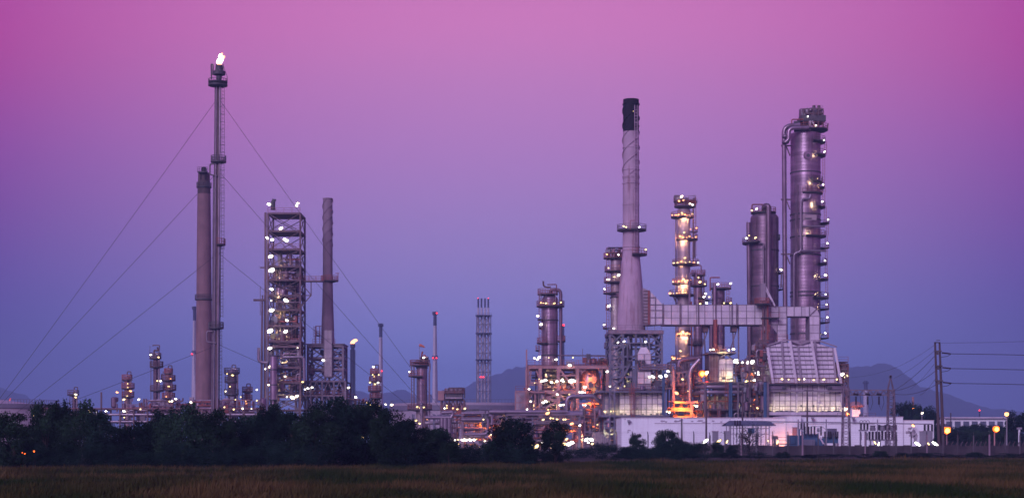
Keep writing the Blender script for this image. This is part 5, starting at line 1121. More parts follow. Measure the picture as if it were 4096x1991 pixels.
t.pipe('branch_pipe', [P(S7, 610, 790, D - t.r - .6), P(S7, 600, 825, D - t.r - .6), P(S7, 530, 825, D - t.r - .6), V(3204, 1005, D - t.r - .6), V(3176, 1013, D - t.r - .4), V(3176, 1240, D - t.r - .2)], .24, 'pipe', 3)
t.pipe('branch_pipe', [V(3205, 1003, D - t.r - .8), V(3305, 1003, D - t.r - .8)], .25, 'pipe'); t.pipe('branch_pipe', [V(3205, 905, D - t.r - .8), V(3300, 905, D - t.r - .8)], .22, 'pipe')
pc = V(3232, 622, D - t.r)
for rr, dd, m in ((1.12, .0, 'cladd'), (.8, -.14, 'clad'), (.42, -.24, 'dark')): t.tube('manhole', pc + Vector((0, .6, 0)), pc + Vector((0, dd - .05, 0)), rr, m)
pc = V(3248, 714, D - t.r)
t.tube('manhole', pc + Vector((0, .6, 0)), pc + Vector((0, -.1, 0)), .45, 'dark'); t.box('white_band_panel', V(3210, 880, D - t.r - .03), V(3262, 862, D - t.r + 1.3), 'cladw')
# head platform machinery
zc = Z(485, D)
t.box('head_deck', V(3205, 484, D - 3), V(3285, 480, D + 3), 'dark'); t.rail(V(3202, 480, D - 3), V(3286, 480, D - 3), 'brown'); t.rail(V(3202, 466, D - 2.8), V(3286, 466, D - 2.8), 'brown')
t.frame(X(3206, D), X(3284, D), D - 2.8, D + 2.8, [Z(520, D), Z(484, D), Z(462, D), Z(445, D)], 4, 'brown', .25, None)
for px in (3251, 3271): t.own('relief_valve', MB().lathe([(.3, Z(482, D)), (.5, Z(470, D)), (.5, Z(455, D)), (.38, Z(450, D)), (.38, Z(428, D))], 12, c=(X(px, D), D - 1.5, 0), capt=True), 'brown', True)
t.bar('strut', V(3240, 520, D - 3.2), V(3240, 485, D - 3.2), .45, 'panelw'); t.bar('strut', V(3247, 485, D - 3.3), V(3270, 515, D - 3.3), .35, 'panelw')
t.clutter(X(3205, D), X(3282, D), Z(482, D), Z(440, D), D - 2.4, D + 2.4, 55, 81, ('brown', 'red', 'dark', 'cladd')); t.clutter(X(3185, D), X(3225, D), Z(518, D), Z(492, D), D - 3, D + 2, 14, 82, ('brown', 'red', 'dark'))
t.pipe('davit', [V(3167, 512, D - 3), V(3167, 478, D - 3), V(3214, 478, D - 3)], .15, 'red'); t.bar('mast', V(3310, 520, D - 2), V(3313, 494, D - 2), .2, 'brown')
t.lamps(many(S7, [(587, 138, 'w', 0.72), (655, 213, 'w', 0.96), (723, 335, 'w', 0.80), (727, 432, 'w', 0.88), (715, 707, 'w', 0.96), (708, 848, 'w', 0.72), (757, 997, 'w', 0.88), (750, 1195, 'w', 0.96), (668, 655, 'y', 0.40)]), D=D - 4.4)
t.lamps(many(S8, [(820, 165, 'w', 0.88), (797, 323, 'w', 0.80), (803, 455, 'w', 1.36), (803, 630, 'w', 0.72), (812, 722, 'w', 0.88), (818, 838, 'w', 0.96), (800, 982, 'w', 0.80)]), D=D - 4.4)
for px, py in many(S7, [(650, 440), (620, 670), (640, 860), (680, 700), (600, 1080), (640, 840)]) + many(S8, [(640, 45), (725, 440), (752, 450), (740, 640), (740, 720), (755, 830), (760, 480), (775, 980), (730, 610)]):
    xx = X(px, D) - t.cx; t.lamp(px, py + 8, 'y', .8, D - math.sqrt(max(.3, t.r ** 2 - min(xx * xx, t.r ** 2))) - 1.3, back=True)  # added hidden lamps that brighten the column shell

# ================================================================ right furnace house
D = 350
t = Thing('furnace_house', 'big pale panelled furnace with twin gabled hood and sloping struts at right', 'furnace', 3215, D)
def g(x): return Z(R6(0, x)[1], D)
def gx(x): return X(R6(x, 0)[0], D)
yd = D + 16
hood = [(305, 418), (425, 380), (470, 382), (545, 412), (622, 384), (668, 384), (795, 425)]
def top(x):
    for (a, ya_), (b_, yb_) in zip(hood, hood[1:]):
        if a <= x <= b_: return ya_ + (yb_ - ya_) * (x - a) / (b_ - a)
    return hood[-1][1]
cols = [305, 345, 385, 425, 470, 507, 545, 583, 622, 668, 710, 752, 795]
rows = [680, 645, 612, 579, 546, 514, 482, 450, 418, 380]
for a, b_ in zip(cols, cols[1:]):
    for c, d_ in zip(rows, rows[1:]):
        ta, tb = max(top(a), d_), max(top(b_), d_)
        if ta >= c - 3 and tb >= c - 3: continue
        ta, tb = min(ta, c - 1), min(tb, c - 1)
        sl = lambda y: (680 - y) * .012                           # the hood leans back a little
        sh = lambda x, y: x + (680 - y) / 270 * (-36) * (1 - (x - 305) / 490) + 36 - (0 if x > 305 else 0)
        qd = [(a + 1.2, c - 1.2), (b_ - 1.2, c - 1.2), (b_ - 1.2, tb + 1.2), (a + 1.2, ta + 1.2)]
        mb = MB()
        for dy in (0, .14):
            for x, y in qd: mb.v.append((gx(x + 36 * (1 - (x - 305) / 490) * (y - 418) / 262 if x < 795 else x), D + .6 + sl(y) * 10 * .1 + dy, g(y)))
        mb.f = [(0, 1, 2, 3), (7, 6, 5, 4), (0, 4, 5, 1), (1, 5, 6, 2), (2, 6, 7, 3), (3, 7, 4, 0)]
        t.own('panel', mb, 'panelw')
mb = MB(); hp = [(341, 682)] + hood + [(795, 682)]; n_ = len(hp)
mb.v = [(gx(x), D + 4.2, g(y)) for x, y in hp] + [(gx(x), yd, g(y)) for x, y in hp]
mb.f = [tuple(range(n_)), tuple(reversed(range(n_, 2 * n_)))] + [(i + n_, (i + 1) % n_ + n_, (i + 1) % n_, i) for i in range(n_)]
t.own('hood_core', mb, 'panel')
mb = MB(); mb.v = [(gx(x + 36 * (1 - (x - 305) / 490) * (y - 418) / 262), D + .76 + (680 - y) * .0012 * 10, g(y)) for x, y in hp[1:-1] + [(795, 682), (305, 682)]]
mb.v += [(v[0], D + 4.1, v[2]) for v in mb.v]; n_ = len(mb.v) // 2
mb.f = [tuple(range(n_))] + [(i + n_, (i + 1) % n_ + n_, (i + 1) % n_, i) for i in range(n_)]
t.own('hood_front', mb, 'steel')
for y in rows[:-1]:
    xs_ = [x for x in range(305, 796, 5) if top(x) < y - 2]
    if xs_: 
        off = lambda x: x + 36 * (1 - (x - 305) / 490) * (y - 418) / 262
        t.bar('girt', (gx(off(xs_[0])), D + .42 + (680 - y) * .012, g(y)), (gx(off(xs_[-1])), D + .42 + (680 - y) * .012, g(y)), .16, 'steel')
for x in (425, 545, 665, 795): t.bar('stiffener', (gx(x), D + .2, g(682)), (gx(x), D + .2 + 3.4, g(top(x) - 2)), .34, 'panel')
for a, c in (((305, 428), (347, 690)), ((465, 380), (512, 690)), ((620, 380), (668, 690)), ((785, 430), (832, 690))): t.bar('raking_strut', P(R6, *c, D - .3), P(R6, *a, D + .1), .5, 'panelw')
for a, c in (((305, 412), (425, 374)), ((425, 374), (470, 376)), ((470, 378), (545, 405)), ((545, 405), (622, 378)), ((622, 378), (668, 378)), ((668, 378), (800, 422)), ((470, 380), (622, 380)), ((508, 394), (508, 380)), ((545, 405), (508, 380)), ((545, 405), (582, 380)), ((582, 394), (582, 380))): t.bar('roof_truss', P(R6, *a, D + 3.6), P(R6, *c, D + 3.6), .26, 'panel')
zb, zm = g(886), g(690)
t.box('casing', (gx(297), D + .3, zb), (gx(835), yd, zm), 'panel')
for a, b_, n_ in ((297, 347, 2), (352, 508, 4), (518, 664, 4), (674, 830, 4)): t.wall(gx(a), gx(b_), zb + .1, zm - .2, D + .28, n_, 5, 'panelw', 'steel')
for x in (350, 513, 669, 832): t.box('buttress', (gx(x - 5), D - .45, zb - .3), (gx(x + 5), D + .28, zm), 'panelw')
t.box('mid_deck', (gx(290), D - 1.8, zm - .1), (gx(835), D + .28, zm + .12), 'dark'); t.rail((gx(315), D - 1.7, zm + .12), (gx(830), D - 1.7, zm + .12), 'red')
t.box('lower_deck', (gx(285), D - 2.6, zb - .75), (gx(838), D + 14, zb - .1), 'panelw'); t.rail((gx(290), D - 2.5, zb - .1), (gx(835), D - 2.5, zb - .1), 'dark')
for x in (545, 632): t.box('peephole', P(R6, x - 5, 853, D - .05), P(R6, x + 5, 838, D + .1), 'dark')
for x in (378, 600, 800): t.box('sill', P(R6, x - 14, 866, D - .05), P(R6, x + 14, 862, D + .1), 'grey')
for (xa, xb) in ((290, 430), (735, 885)):
    for k, y in enumerate((710, 722)): t.pipe('steam_pipe', [P(R6, xa, y, D - 1.4), P(R6, xb, y, D - 1.4)], .26, 'pipe')
    t.box('valve', P(R6, xb - 20 if xa == 290 else xa - 5, 724, D - 1.9), P(R6, xb + 5 if xa == 290 else xa + 25, 708, D - 1), 'dark')
t.pipe('steam_pipe', [P(R6, 290, 738, D - 1.2), P(R6, 835, 738, D - 1.2)], .2, 'panel')
t.frame(gx(290), gx(835), D - 1, D + 13, [0, Z(1690, D), zb - .8], 5, 'dark', .5, 'Z', sides=False); t.box('undercroft', (gx(300), D + 2, 0), (gx(830), D + 12, zb - 1), 'dark')
for x in (292, 268, 276): t.bar('post', (gx(x), D - 2.8, 0), (gx(x), D - 2.8, Z(1530, D)), .4, 'trans' if x < 280 else 'steel')
t.clutter(gx(160), gx(298), zb, g(680), D, D + 8, 60, 83, ('red', 'pipe', 'brown', 'dark')); t.clutter(gx(230), gx(310), g(560), g(400), D + 2, D + 9, 45, 84, ('brown', 'steel', 'red', 'pipe'))
for y in (380, 440, 500, 545, 590, 630): t.bar('beam', P(R6, 232, y, D + 3), P(R6, 312, y - 2, D + 3), .35, 'brown')
for x in (190, 240, 285): t.bar('leg', (gx(x), D + 3, 0), (gx(x), D + 3, g(380)), .4, 'brown')
t.rail(P(R6, 300, 372, D + 5), P(R6, 450, 372, D + 5), 'red'); t.bar('strut', P(R6, 240, 385, D + 1), P(R6, 300, 415, D + 1), .3, 'brown')
t.lamps(many(R6, [(408, 653, 'y', .9), (530, 655, 'y', .8), (567, 653, 'w', .9), (707, 656, 'y', .9), (455, 656, 'y', .6), (635, 660, 'y', .8), (800, 655, 'y', .7)]), D=D - .7)
t.lamps(many(R6, [(375, 884, 'y', 1.), (400, 884, 'y', 1.1), (440, 884, 'y', .9), (480, 884, 'y', .8), (545, 884, 'y', .8), (575, 884, 'y', 1.), (600, 884, 'y', 1.2), (640, 884, 'y', .8), (700, 884, 'y', .8), (745, 884, 'y', 1.2), (785, 884, 'y', .9), (810, 884, 'y', 1.0), (320, 884, 'y', .9)]), D=D - 2.2, back=True)
t.lamps(many(R6, [(232, 860, 'y', .8), (307, 860, 'y', .8)]), D=D - 1)
# stair tower at its right end
t = Thing('stair_tower', 'narrow dark stair tower with lamps at the right end of the big furnace', 'stair tower', 3380, D + 6)
xl, xr = gx(815), gx(900)
t.frame(xl, xr, D + 3, D + 8, [0, g(890), g(800), g(720), g(660), g(600), g(540)], 1, 'brown', .34, 'Z')
for a, b_ in ((890, 800), (800, 720), (720, 660), (660, 600)): t.bar('stair_flight', (xl, D + 4, g(a)), (xr, D + 4, g(b_)), .4, 'brown')
for y in (540, 600, 660, 720, 800): t.box('landing', (xl, D + 3, g(y) + .3), (xr, D + 8, g(y) + .45), 'dark'); t.rail((xl, D + 2.8, g(y) + .4), (xr, D + 2.8, g(y) + .4), 'red')
t.box('wall_panel', (gx(862), D + 4, g(660)), (gx(900), D + 8, g(542)), 'panel'); t.bar('red_post', (gx(890), D + 2, 0), (gx(882), D + 2, g(730)), .5, 'pink')
t.lamps(many(R6, [(838, 620, 'w', 2.1), (870, 628, 'y', 1.1), (858, 868, 'w', 2.0), (895, 890, 'o', 1.6), (888, 850, 'o', 1.1), (860, 640, 'y', .8), (885, 900, 'o', 1.4)]), D=D + 1.5)
# ================================================================ white building
D = 307
t = Thing('white_building', 'long low white windowless building in front of the furnaces', 'building', 3050, D)
def wb(name, x0, x1, ytop, d0, d1, mat='white'): t.box(name, (X(x0, D), D + d0, 0), (X(x1, D), D + d1, Z(ytop, D)), mat)
wb('wing', 2486, 3142, 1671, 0, 16); wb('wing', 3143, 3200, 1664, -1.2, 15); wb('wing', 3200.5, 3614, 1667.5, .4, 16); wb('wing', 3614.5, 3741, 1681, 1., 14)
t.box('parapet', (X(2485, D), D - .12, Z(1671, D)), (X(3142, D), D + 16.1, Z(1671, D) + .12), 'panelw'); t.box('parapet', (X(3200.6, D), D + .28, Z(1667.5, D)), (X(3615, D), D + 16.1, Z(1667.5, D) + .12), 'panelw')
t.box('parapet', (X(3142.5, D), D - 1.32, Z(1664, D)), (X(3200.5, D), D + 15.1, Z(1664, D) + .12), 'panelw'); t.box('parapet', (X(3614, D), D + .9, Z(1681, D)), (X(3742, D), D + 14.1, Z(1681, D) + .12), 'panelw')
for a, b_ in ((2618, 2726), (2732, 2842), (2850, 2960), (2975, 3135)):
    t.box('drip_ledge', (X(a, D), D - .10, Z(1692.5, D)), (X(b_, D), D - .004, Z(1691, D)), 'concd')
    for x in (a,): t.box('pilaster', (X(x - 1, D), D - .08, .0), (X(x + 1, D), D - .004, Z(1693, D)), 'white')
for a, b_ in ((3225, 3300), (3312, 3400), (3410, 3500)): t.box('drip_ledge', (X(a, D), D + .30, Z(1694, D)), (X(b_, D), D + .396, Z(1692.6, D)), 'concd')
for x0_, x1_, y0_, y1_, dy in ((2849, 2872, 1725, 1764, 0), (2896, 2920, 1725, 1766, 0), (3683, 3731, 1725, 1790, 1.), (3165, 3183, 1710, 1762, -1.2)):
    t.box('door', (X(x0_, D), D + dy - .16, Z(y1_, D)), (X(x1_, D), D + dy - .02, Z(y0_, D)), 'grey' if x0_ != 3165 else 'pink')
    t.box('door_frame', (X(x0_ - 2, D), D + dy - .14, Z(y0_, D)), (X(x1_ + 2, D), D + dy - .03, Z(y0_ - 2.5, D)), 'concd')
t.box('plinth', (X(2484, D), D - .2, 0), (X(3141.8, D), D - .005, .5), 'block')
for (x, y) in ((3248, 1672), (3411, 1673), (2514, 1684)):
    t.box('speaker', (X(x - 5, D), D - .9, Z(y + 2, D)), (X(x + 5, D), D - .2, Z(y - 6, D)), 'grey'); t.bar('conduit', (X(x, D), D - .3, Z(y + 12, D)), (X(x, D), D - .3, Z(y + 2, D)), .15, 'grey')
m_peel = M("peeled_plaster", (.36, .34, .36), .9, 0, .3, 2., .1)
def patch(x, y, w, h, dy, seed):                       # patches where the paint has come off the wall
    R = random.Random(seed); n = 14; mb = MB(); c = V(x, y, D)
    rr = [R.uniform(.5, 1.1) for _ in range(n)]
    for dd in (-.015, 0):
        for k in range(n): a = 2 * PI * k / n; mb.v.append((c.x + L(w, D) / 2 * rr[k] * math.cos(a), D + dy + dd - .004, c.z + L(h, D) / 2 * rr[k] * math.sin(a)))
    mb.f = [tuple(range(n))] + [(k, (k + 1) % n, (k + 1) % n + n, k + n) for k in range(n)]
    t.own('peeled_patch', mb, m_peel)
for k, (x, y, w, h, dy) in enumerate(((2650, 1683, 22, 9, 0), (2664, 1686, 12, 7, 0), (2706, 1684, 26, 10, 0), (2720, 1681, 12, 8, 0), (2770, 1684, 14, 7, 0), (2800, 1682, 30, 8, 0), (2815, 1687, 18, 6, 0), (2852, 1683, 16, 8, 0), (2885, 1686, 12, 6, 0), (2500, 1676, 9, 4, 0), (2518, 1720, 14, 5, 0), (2512, 1725, 5, 20, 0), (3645, 1712, 20, 14, 1.), (3655, 1735, 34, 44, 1.), (3668, 1750, 22, 40, 1.), (3640, 1727, 26, 18, 1.), (2712, 1670, 8, 4, 0))): patch(x, y, w, h, dy, k)
t.bar('lamp_arm', V(3645, 1697, D), V(3656, 1702, D - .8), .12, 'grey'); t.lamp(3653, 1701, 'p', 1.1, D - .9)
# vent turret on its roof
t = Thing('vent_turret', 'orange lit square vent turret with flared cap on the white building roof', 'vent', 3455, D + 8, z=Z(1668, D))
a, b_ = X(3439, D), X(3473, D); zz = Z(1668, D); z2 = Z(1626, D)
t.box('shaft', (a, D + 7, zz), (b_, D + 8.6, z2), 'white'); t.own('cap', MB().lathe([(1.05, z2), (1.75, z2 + .25), (1.75, z2 + .4), (.7, z2 + 1.1), (.1, z2 + 1.2)], 8, c=((a + b_) / 2, D + 7.8, 0)), 'pink')
for k in range(5): t.box('slot', (a + .1 + k * .32, D + 6.9, z2 - .35), (a + .3 + k * .32, D + 6.99, z2 - .05), 'dark')
t = Thing('rooftop_railing', 'thin steel railing along the white building roof near the turret', 'railing', 3450, D + 12, z=zz)
t.rail((X(3400, D), D + 12, zz), (X(3560, D), D + 12, zz), 'steel', 1.0)

# sodium lamp posts that stand in the substation yard and colour the white wall
def lamp_post(label, px, D, ylamp, kind, size=1.6, mat='steel', arm=0., group='street lamps'):
    t = Thing('lamp_post', label, 'lamp post', px, D, group)
    t.own('pole', MB().sweep([(t.cx, D, 0), (t.cx, D, Z(ylamp, D) * .5), (t.cx, D, Z(ylamp, D) - .2)], .1, 8, [.12, .1, .07]), mat, True)
    t.own('arm', MB().sweep([(t.cx, D, Z(ylamp, D) - .25), (t.cx + arm * .5 + .02, D - .3, Z(ylamp, D) + .3), (t.cx + arm, D - .5, Z(ylamp, D) + .3)], .05, 6), mat, True)
    t.lamp(px + arm / D * F, ylamp, kind, size, D - .5, 0, 'lantern')
    return t
lamp_post('orange street lamp glowing right of the twin concrete pole', 3787, 240, 1718, 'a', 2.4)
lamp_post('orange street lamp on a pink lit pole nearer the right edge', 3978, 240, 1714, 'a', 2.0, 'pink', .25)
lamp_post('tallest street lamp with peach light at the right edge', 4027, 250, 1655, 'p', 1.3, 'grey')
t = Thing('hidden_wall_lamp', 'added shaded sodium lamp low before the pink lit white wall', 'lamp', 3150, 303.5); t.bar('post', (t.cx, 303.4, 0), (t.cx, 303.4, 2.0), .1, 'dark'); t.lamps([(3147, 1790, 'o', 1.6), (3160, 1760, 'o', .9)], D=303.6, back=True)  # added unseen lamp that gives the wing its pink light
t = Thing('hidden_turret_lamp', 'added shaded sodium lamp on the white roof lighting the vent turret', 'lamp', 3445, 311, z=Z(1667, 307)); t.bar('post', (X(3442, 311), 311, Z(1667, 307)), (X(3442, 311), 311, Z(1660, 307)), .1, 'dark'); t.lamps([(3444, 1660, 'o', 1.2), (3462, 1664, 'o', .9)], D=311.2, back=True)  # added unseen lamp that throws orange light on the turret
# slim unlit poles
for px, y0_, D_, lab in ((2825, 1562, 300, 'slim unlit pole before the white building under the ring pipes'), (2970, 1560, 301, 'slim unlit pole beside the slate shelter roof'), (3229, 1558, 296, 'slim unlit pole with crossarm rising before the big furnace'), (2727, 1680, 298, 'short dark pole before the white building left part')):
    t = Thing('pole', lab, 'pole', px, D_, 'slim poles before the white building')
    t.own('shaft', MB().sweep([(t.cx, D_, 0), (t.cx, D_, Z(y0_, D_))], .14, 8, [.2, .13]), 'pole' if px != 2727 else 'dark', True)
    if px == 3229: t.bar('crossarm', V(px - 12, y0_ + 2, D_ - .1), V(px + 25, y0_ + 2, D_ - .1), .15, 'dark')
    else: t.own('cap', MB().lathe([(.2, 0), (.2, .15), (.05, .3)], 8, c=(t.cx, D_, Z(y0_, D_))), 'dark')
t = Thing('utility_pole', 'short white pole among trees at the right edge', 'pole', 4077, 270); t.own('shaft', MB().sweep([(t.cx, 270, 0), (t.cx, 270, Z(1708, 270))], .16, 8), 'white', True); t.box('box', (t.cx - .35, 269.7, Z(1716, 270)), (t.cx + .35, 270.3, Z(1708, 270)), 'grey')

# ================================================================ substation
def insulator(t, p0, p1, r=.17, name='insulator'):
    p0, p1 = Vector(p0), Vector(p1); ln = (p1 - p0).length; n = max(5, int(ln / .16)); pr = [(.05, 0)]
    for k in range(n): pr += [(r * .55, ln * (k + .2) / n), (r, ln * (k + .5) / n), (r * .55, ln * (k + .8) / n)]
    key = ('ins', round(ln, 1), round(r, 2))
    me = cached(key, lambda: MB().lathe(pr + [(.04, ln)], 8).mesh('insulator', 'ins', True))
    return t.part(name, me, p0, (p1 - p0).to_track_quat('Z', 'Y'))
def lattice_mast(t, px, D, w0, w1, y1, name='lattice_leg', mat='steel', seg=14):
    z1 = Z(y1, D); cx = X(px, D); cs = []
    for sx, sy in ((-1, -1), (1, -1), (1, 1), (-1, 1)):
        a = Vector((cx + sx * w0, D + sy * w0, 0)); b = Vector((cx + sx * w1, D + sy * w1, z1)); cs.append((a, b)); t.bar('leg', a, b, .13, mat)
    for k in range(seg):
        for i in range(4):
            a0, b0 = cs[i]; a1, b1 = cs[(i + 1) % 4]
            p, q = a0.lerp(b0, k / seg), a1.lerp(b1, (k + 1) / seg)
            t.bar('lacing', p, q, .07, mat) if (k + i) % 2 else t.bar('lacing', a1.lerp(b1, k / seg), a0.lerp(b0, (k + 1) / seg), .07, mat)
D = 262
t = Thing('gantry', 'steel lattice substation gantry with two masts before the right white wall', 'gantry', 3480, D)
lattice_mast(t, 3384, D, .62, .42, 1552, seg=22); lattice_mast(t, 3564, D, .62, .45, 1556, seg=22)
for px, yt in ((3384, 1495), (3562, 1506)):
    for sx, sy in ((-1, -1), (1, -1), (1, 1), (-1, 1)): t.bar('peak_bar', (X(px, D) + sx * .42, D + sy * .42, Z(1556, D)), (X(px, D), D, Z(yt, D)), .1, 'steel')
za, zb = Z(1559, D), Z(1579, D)
for y in (D - .42, D + .42):
    for z in (za, zb): t.bar('chord', (X(3384, D), y, z), (X(3576, D), y, z), .12, 'steel')
    for k in range(14):
        xa, xb = X(3384 + k * 13.7, D), X(3397.7 + k * 13.7, D); t.bar('lacing', (xa, y, za if k % 2 else zb), (xb, y, zb if k % 2 else za), .08, 'steel')
for px in (3424, 3471, 3516):
    insulator(t, V(px, 1584, D - .3), V(px, 1617, D - .3), .2); insulator(t, V(px - 10, 1574, D - .6), V(px + 10, 1578, D - .6), .26)
    pts = [V(px, 1617, D - .3), V(px + 10, 1640, D - .3), V(px + 20, 1610, D - .3), V(px + 16, 1580, D - .3)]; t.own('jumper', MB().sweep(pts, .04, 5), 'wire', True)
insulator(t, V(3562, 1512, D), V(3562, 1500, D), .3)
t.tube('bus_pipe', P(N3, -60, 240, D), P(N3, 1950, 268, D), .09, 'grey'); t.tube('bus_pipe', P(N3, 1950, 268, D), V(3730, 1695, D), .09, 'grey')
for px in (3193, 3305, 3510): t.bar('bus_post', (X(px, D), D, 0), V(px, 1676, D), .16, 'grey')
# transformers and switchgear
D = 280
def bushing(t, px, y0_, y1_, D, r=.18): insulator(t, V(px, y1_, D), V(px, y0_, D), r, 'bushing')
t = Thing('transformer', 'blue ribbed cabinet transformer at the left of the substation', 'transformer', 3182, D)
t.box('tank', (*P(N3, 425, 720, D).xy, .7), (P(N3, 680, 0, D).x, D + 3, Z(N3(0, 540)[1], D)), 'trans'); t.box('lid', P(N3, 420, 545, D - .1), (P(N3, 685, 0, D).x, D + 3.1, Z(N3(0, 535)[1], D)), 'blue')
for x in range(432, 545, 12): t.box('cooling_fin', P(N3, x, 715, D - .25), P(N3, x + 4, 550, D - .01), 'trans')
t.box('footing', (*P(N3, 430, 0, D + .2).xy, 0), (P(N3, 670, 0, D).x, D + 2.8, .7), 'concd')
for x in (610, 670, 735): bushing(t, N3(x, 0)[0], N3(0, 265)[1], N3(0, 400)[1], D - 1.0, .22)
t.bar('bushing_beam', P(N3, 600, 408, D - 1), P(N3, 755, 408, D - 1), .2, 'grey')
for x in (628, 735): t.bar('bushing_post', (P(N3, x, 0, D - 1).x, D - 1, 0), P(N3, x, 408, D - 1), .24, 'trans')
t = Thing('transformer', 'big blue power transformer with tall dark bushings in the substation middle', 'transformer', 3247, D - 2)
D2 = D - 2
t.box('tank', (*P(N3, 690, 0, D2).xy, .3), (P(N3, 1170, 0, D2).x, D2 + 4, Z(N3(0, 600)[1], D2)), 'trans'); t.box('radiator', (*P(N3, 720, 0, D2 - .8).xy, .5), (P(N3, 940, 0, D2).x, D2 - .05, Z(N3(0, 625)[1], D2)), 'blue'); t.box('top_box', P(N3, 770, 600, D2 + .5), P(N3, 1000, 505, D2 + 2.5), 'trans')
for x in range(730, 940, 16): t.box('radiator_fin', (*P(N3, x, 0, D2 - 1.1).xy, .6), (P(N3, x + 6, 0, D2).x, D2 - .82, Z(N3(0, 635)[1], D2)), 'blue')
for x in (750, 830, 885, 955, 1095): bushing(t, N3(x, 0)[0], N3(0, 345)[1], N3(0, 540)[1], D2 - .3, .2)
t.own('conservator', MB().sweep([P(N3, 1015, 420, D2), P(N3, 1060, 418, D2)], .35, 12), 'grey', True)
t.pipe('oil_pipe', [P(N3, 1070, 580, D2 - .8), P(N3, 1150, 720, D2 - .8)], .14, 'panelw')
t.own('jumper', MB().sweep([P(N3, 890, 345, D2), P(N3, 950, 340, D2), P(N3, 1030, 350, D2), P(N3, 1100, 340, D2), P(N3, 1200, 410, D2)], .035, 5), 'wire', True)
t = Thing('transformer', 'teal transformer topped by a white oil drum beside the lattice mast', 'transformer', 3330, D)
t.box('tank', (*P(N3, 1190, 0, D).xy, 1.6), (P(N3, 1465, 0, D).x, D + 3, Z(N3(0, 560)[1], D)), 'trans'); t.box('turret', P(N3, 1240, 560, D + .4), P(N3, 1420, 440, D + 2), 'blue')
t.own('oil_drum', MB().lathe([(.05, -1.75), (.75, -1.6), (.92, -1.1), (.92, 1.1), (.75, 1.6), (.05, 1.75)], 18), 'panelw', True).location = P(N3, 1335, 380, D) - t.base
o_ = t.o.children[-1]; o_.rotation_euler = (0, PI / 2, math.radians(20))
for x in (1180, 1260, 1300, 1410, 1455, 1555): bushing(t, N3(x, 0)[0], N3(0, 450)[1], N3(0, 600)[1], D - .4, .2)
for x in (1200, 1450): t.bar('leg', (P(N3, x, 0, D).x, D, 0), (P(N3, x, 0, D).x, D, 1.6), .35, 'concd'); t.bar('leg', (P(N3, x, 0, D).x, D + 2.6, 0), (P(N3, x, 0, D).x, D + 2.6, 1.6), .35, 'concd')
D = 270
for k, (x, lab) in enumerate(((3452, 'triple insulator switch frame with looped leads right of the lattice mast'), (3492, 'switch frame with two stubby tanks next to the looped lead frame'), (3530, 'switch frame with tall black insulators before the right gantry mast'), (3570, 'switch frame with tall black insulators behind the right gantry mast'))):
    t = Thing('switch_frame', lab, 'switchgear', x, D + k * .8, 'substation switch frames'); Dk = D + k * .8
    for px in (x - 10, x + 12): t.bar('post', (X(px, Dk), Dk, 0), V(px, 1724 if k == 0 else 1760, Dk), .22, 'grey')
    t.bar('crossbar', V(x - 17, 1720 if k == 0 else 1759, Dk), V(x + 20, 1720 if k == 0 else 1759, Dk), .24, 'grey')
    if k == 0:
        for px in (x - 6, x + 7, x + 20):
            insulator(t, V(px - 2, 1717, Dk), V(px - 2, 1690, Dk), .24); t.own('lead_loop', MB().sweep([V(px - 8 + 7 * (1 - math.cos(PI * j / 6)), 1688 - 8 * math.sin(PI * j / 6), Dk) for j in range(7)], .04, 5), 'wire', True)
        for px in (x - 8, x + 16): insulator(t, V(px, 1759, Dk), V(px, 1730, Dk), .17)
    else:
        for j, px in enumerate((x - 14, x - 1, x + 13)):
            insulator(t, V(px, 1757, Dk), V(px, 1724 - (14 if k > 1 and j % 2 else 0), Dk), .28)
            if j == 1: t.own('top_tank', MB().lathe([(.45, 0), (.5, .3), (.38, .75), (.5, .8), (.5, .9)], 10, c=V(px, 1722, Dk)), 'grey', True)
            elif k > 1: insulator(t, V(px, 1720, Dk), V(px, 1697, Dk), .3)
t = Thing('switch_frame', 'triple insulator post frame before the grey shutter door', 'switchgear', 3712, D, 'substation switch frames')
for px in (3706, 3728): t.bar('post', (X(px, D), D, 0), V(px, 1728, D), .2, 'grey')
t.bar('crossbar', V(3692, 1724, D), V(3732, 1724, D), .24, 'grey')
for px in (3699, 3713, 3728): insulator(t, V(px, 1722, D), V(px, 1696, D), .26)
t = Thing('hooded_stand', 'dark braced stand with a hooded box left of the blue transformer', 'stand', 3099, 268)
t.bar('post', (t.cx, 268, 0), V(3099, 1752, 268), .3, 'dark'); t.box('hood', V(3090, 1755, 267.6), V(3108, 1742, 268.4), 'dark')
for sx in (-1, 1): t.bar('strut', V(3099, 1772, 268), (t.cx + sx * 1.6, 268, .1), .2, 'dark')
t = Thing('walkway', 'low railed walkway between the hooded stand and the blue transformer', 'walkway', 3140, 274)
t.box('deck', (X(3112, 274), 274, Z(1777, 274)), (X(3160, 274), 276, Z(1774, 274)), 'dark'); t.rail((X(3112, 274), 274, Z(1774, 274)), (X(3160, 274), 274, Z(1774, 274)), 'dark')
for px in (3116, 3156): t.bar('leg', (X(px, 274), 275, 0), (X(px, 274), 275, Z(1777, 274)), .3, 'dark')
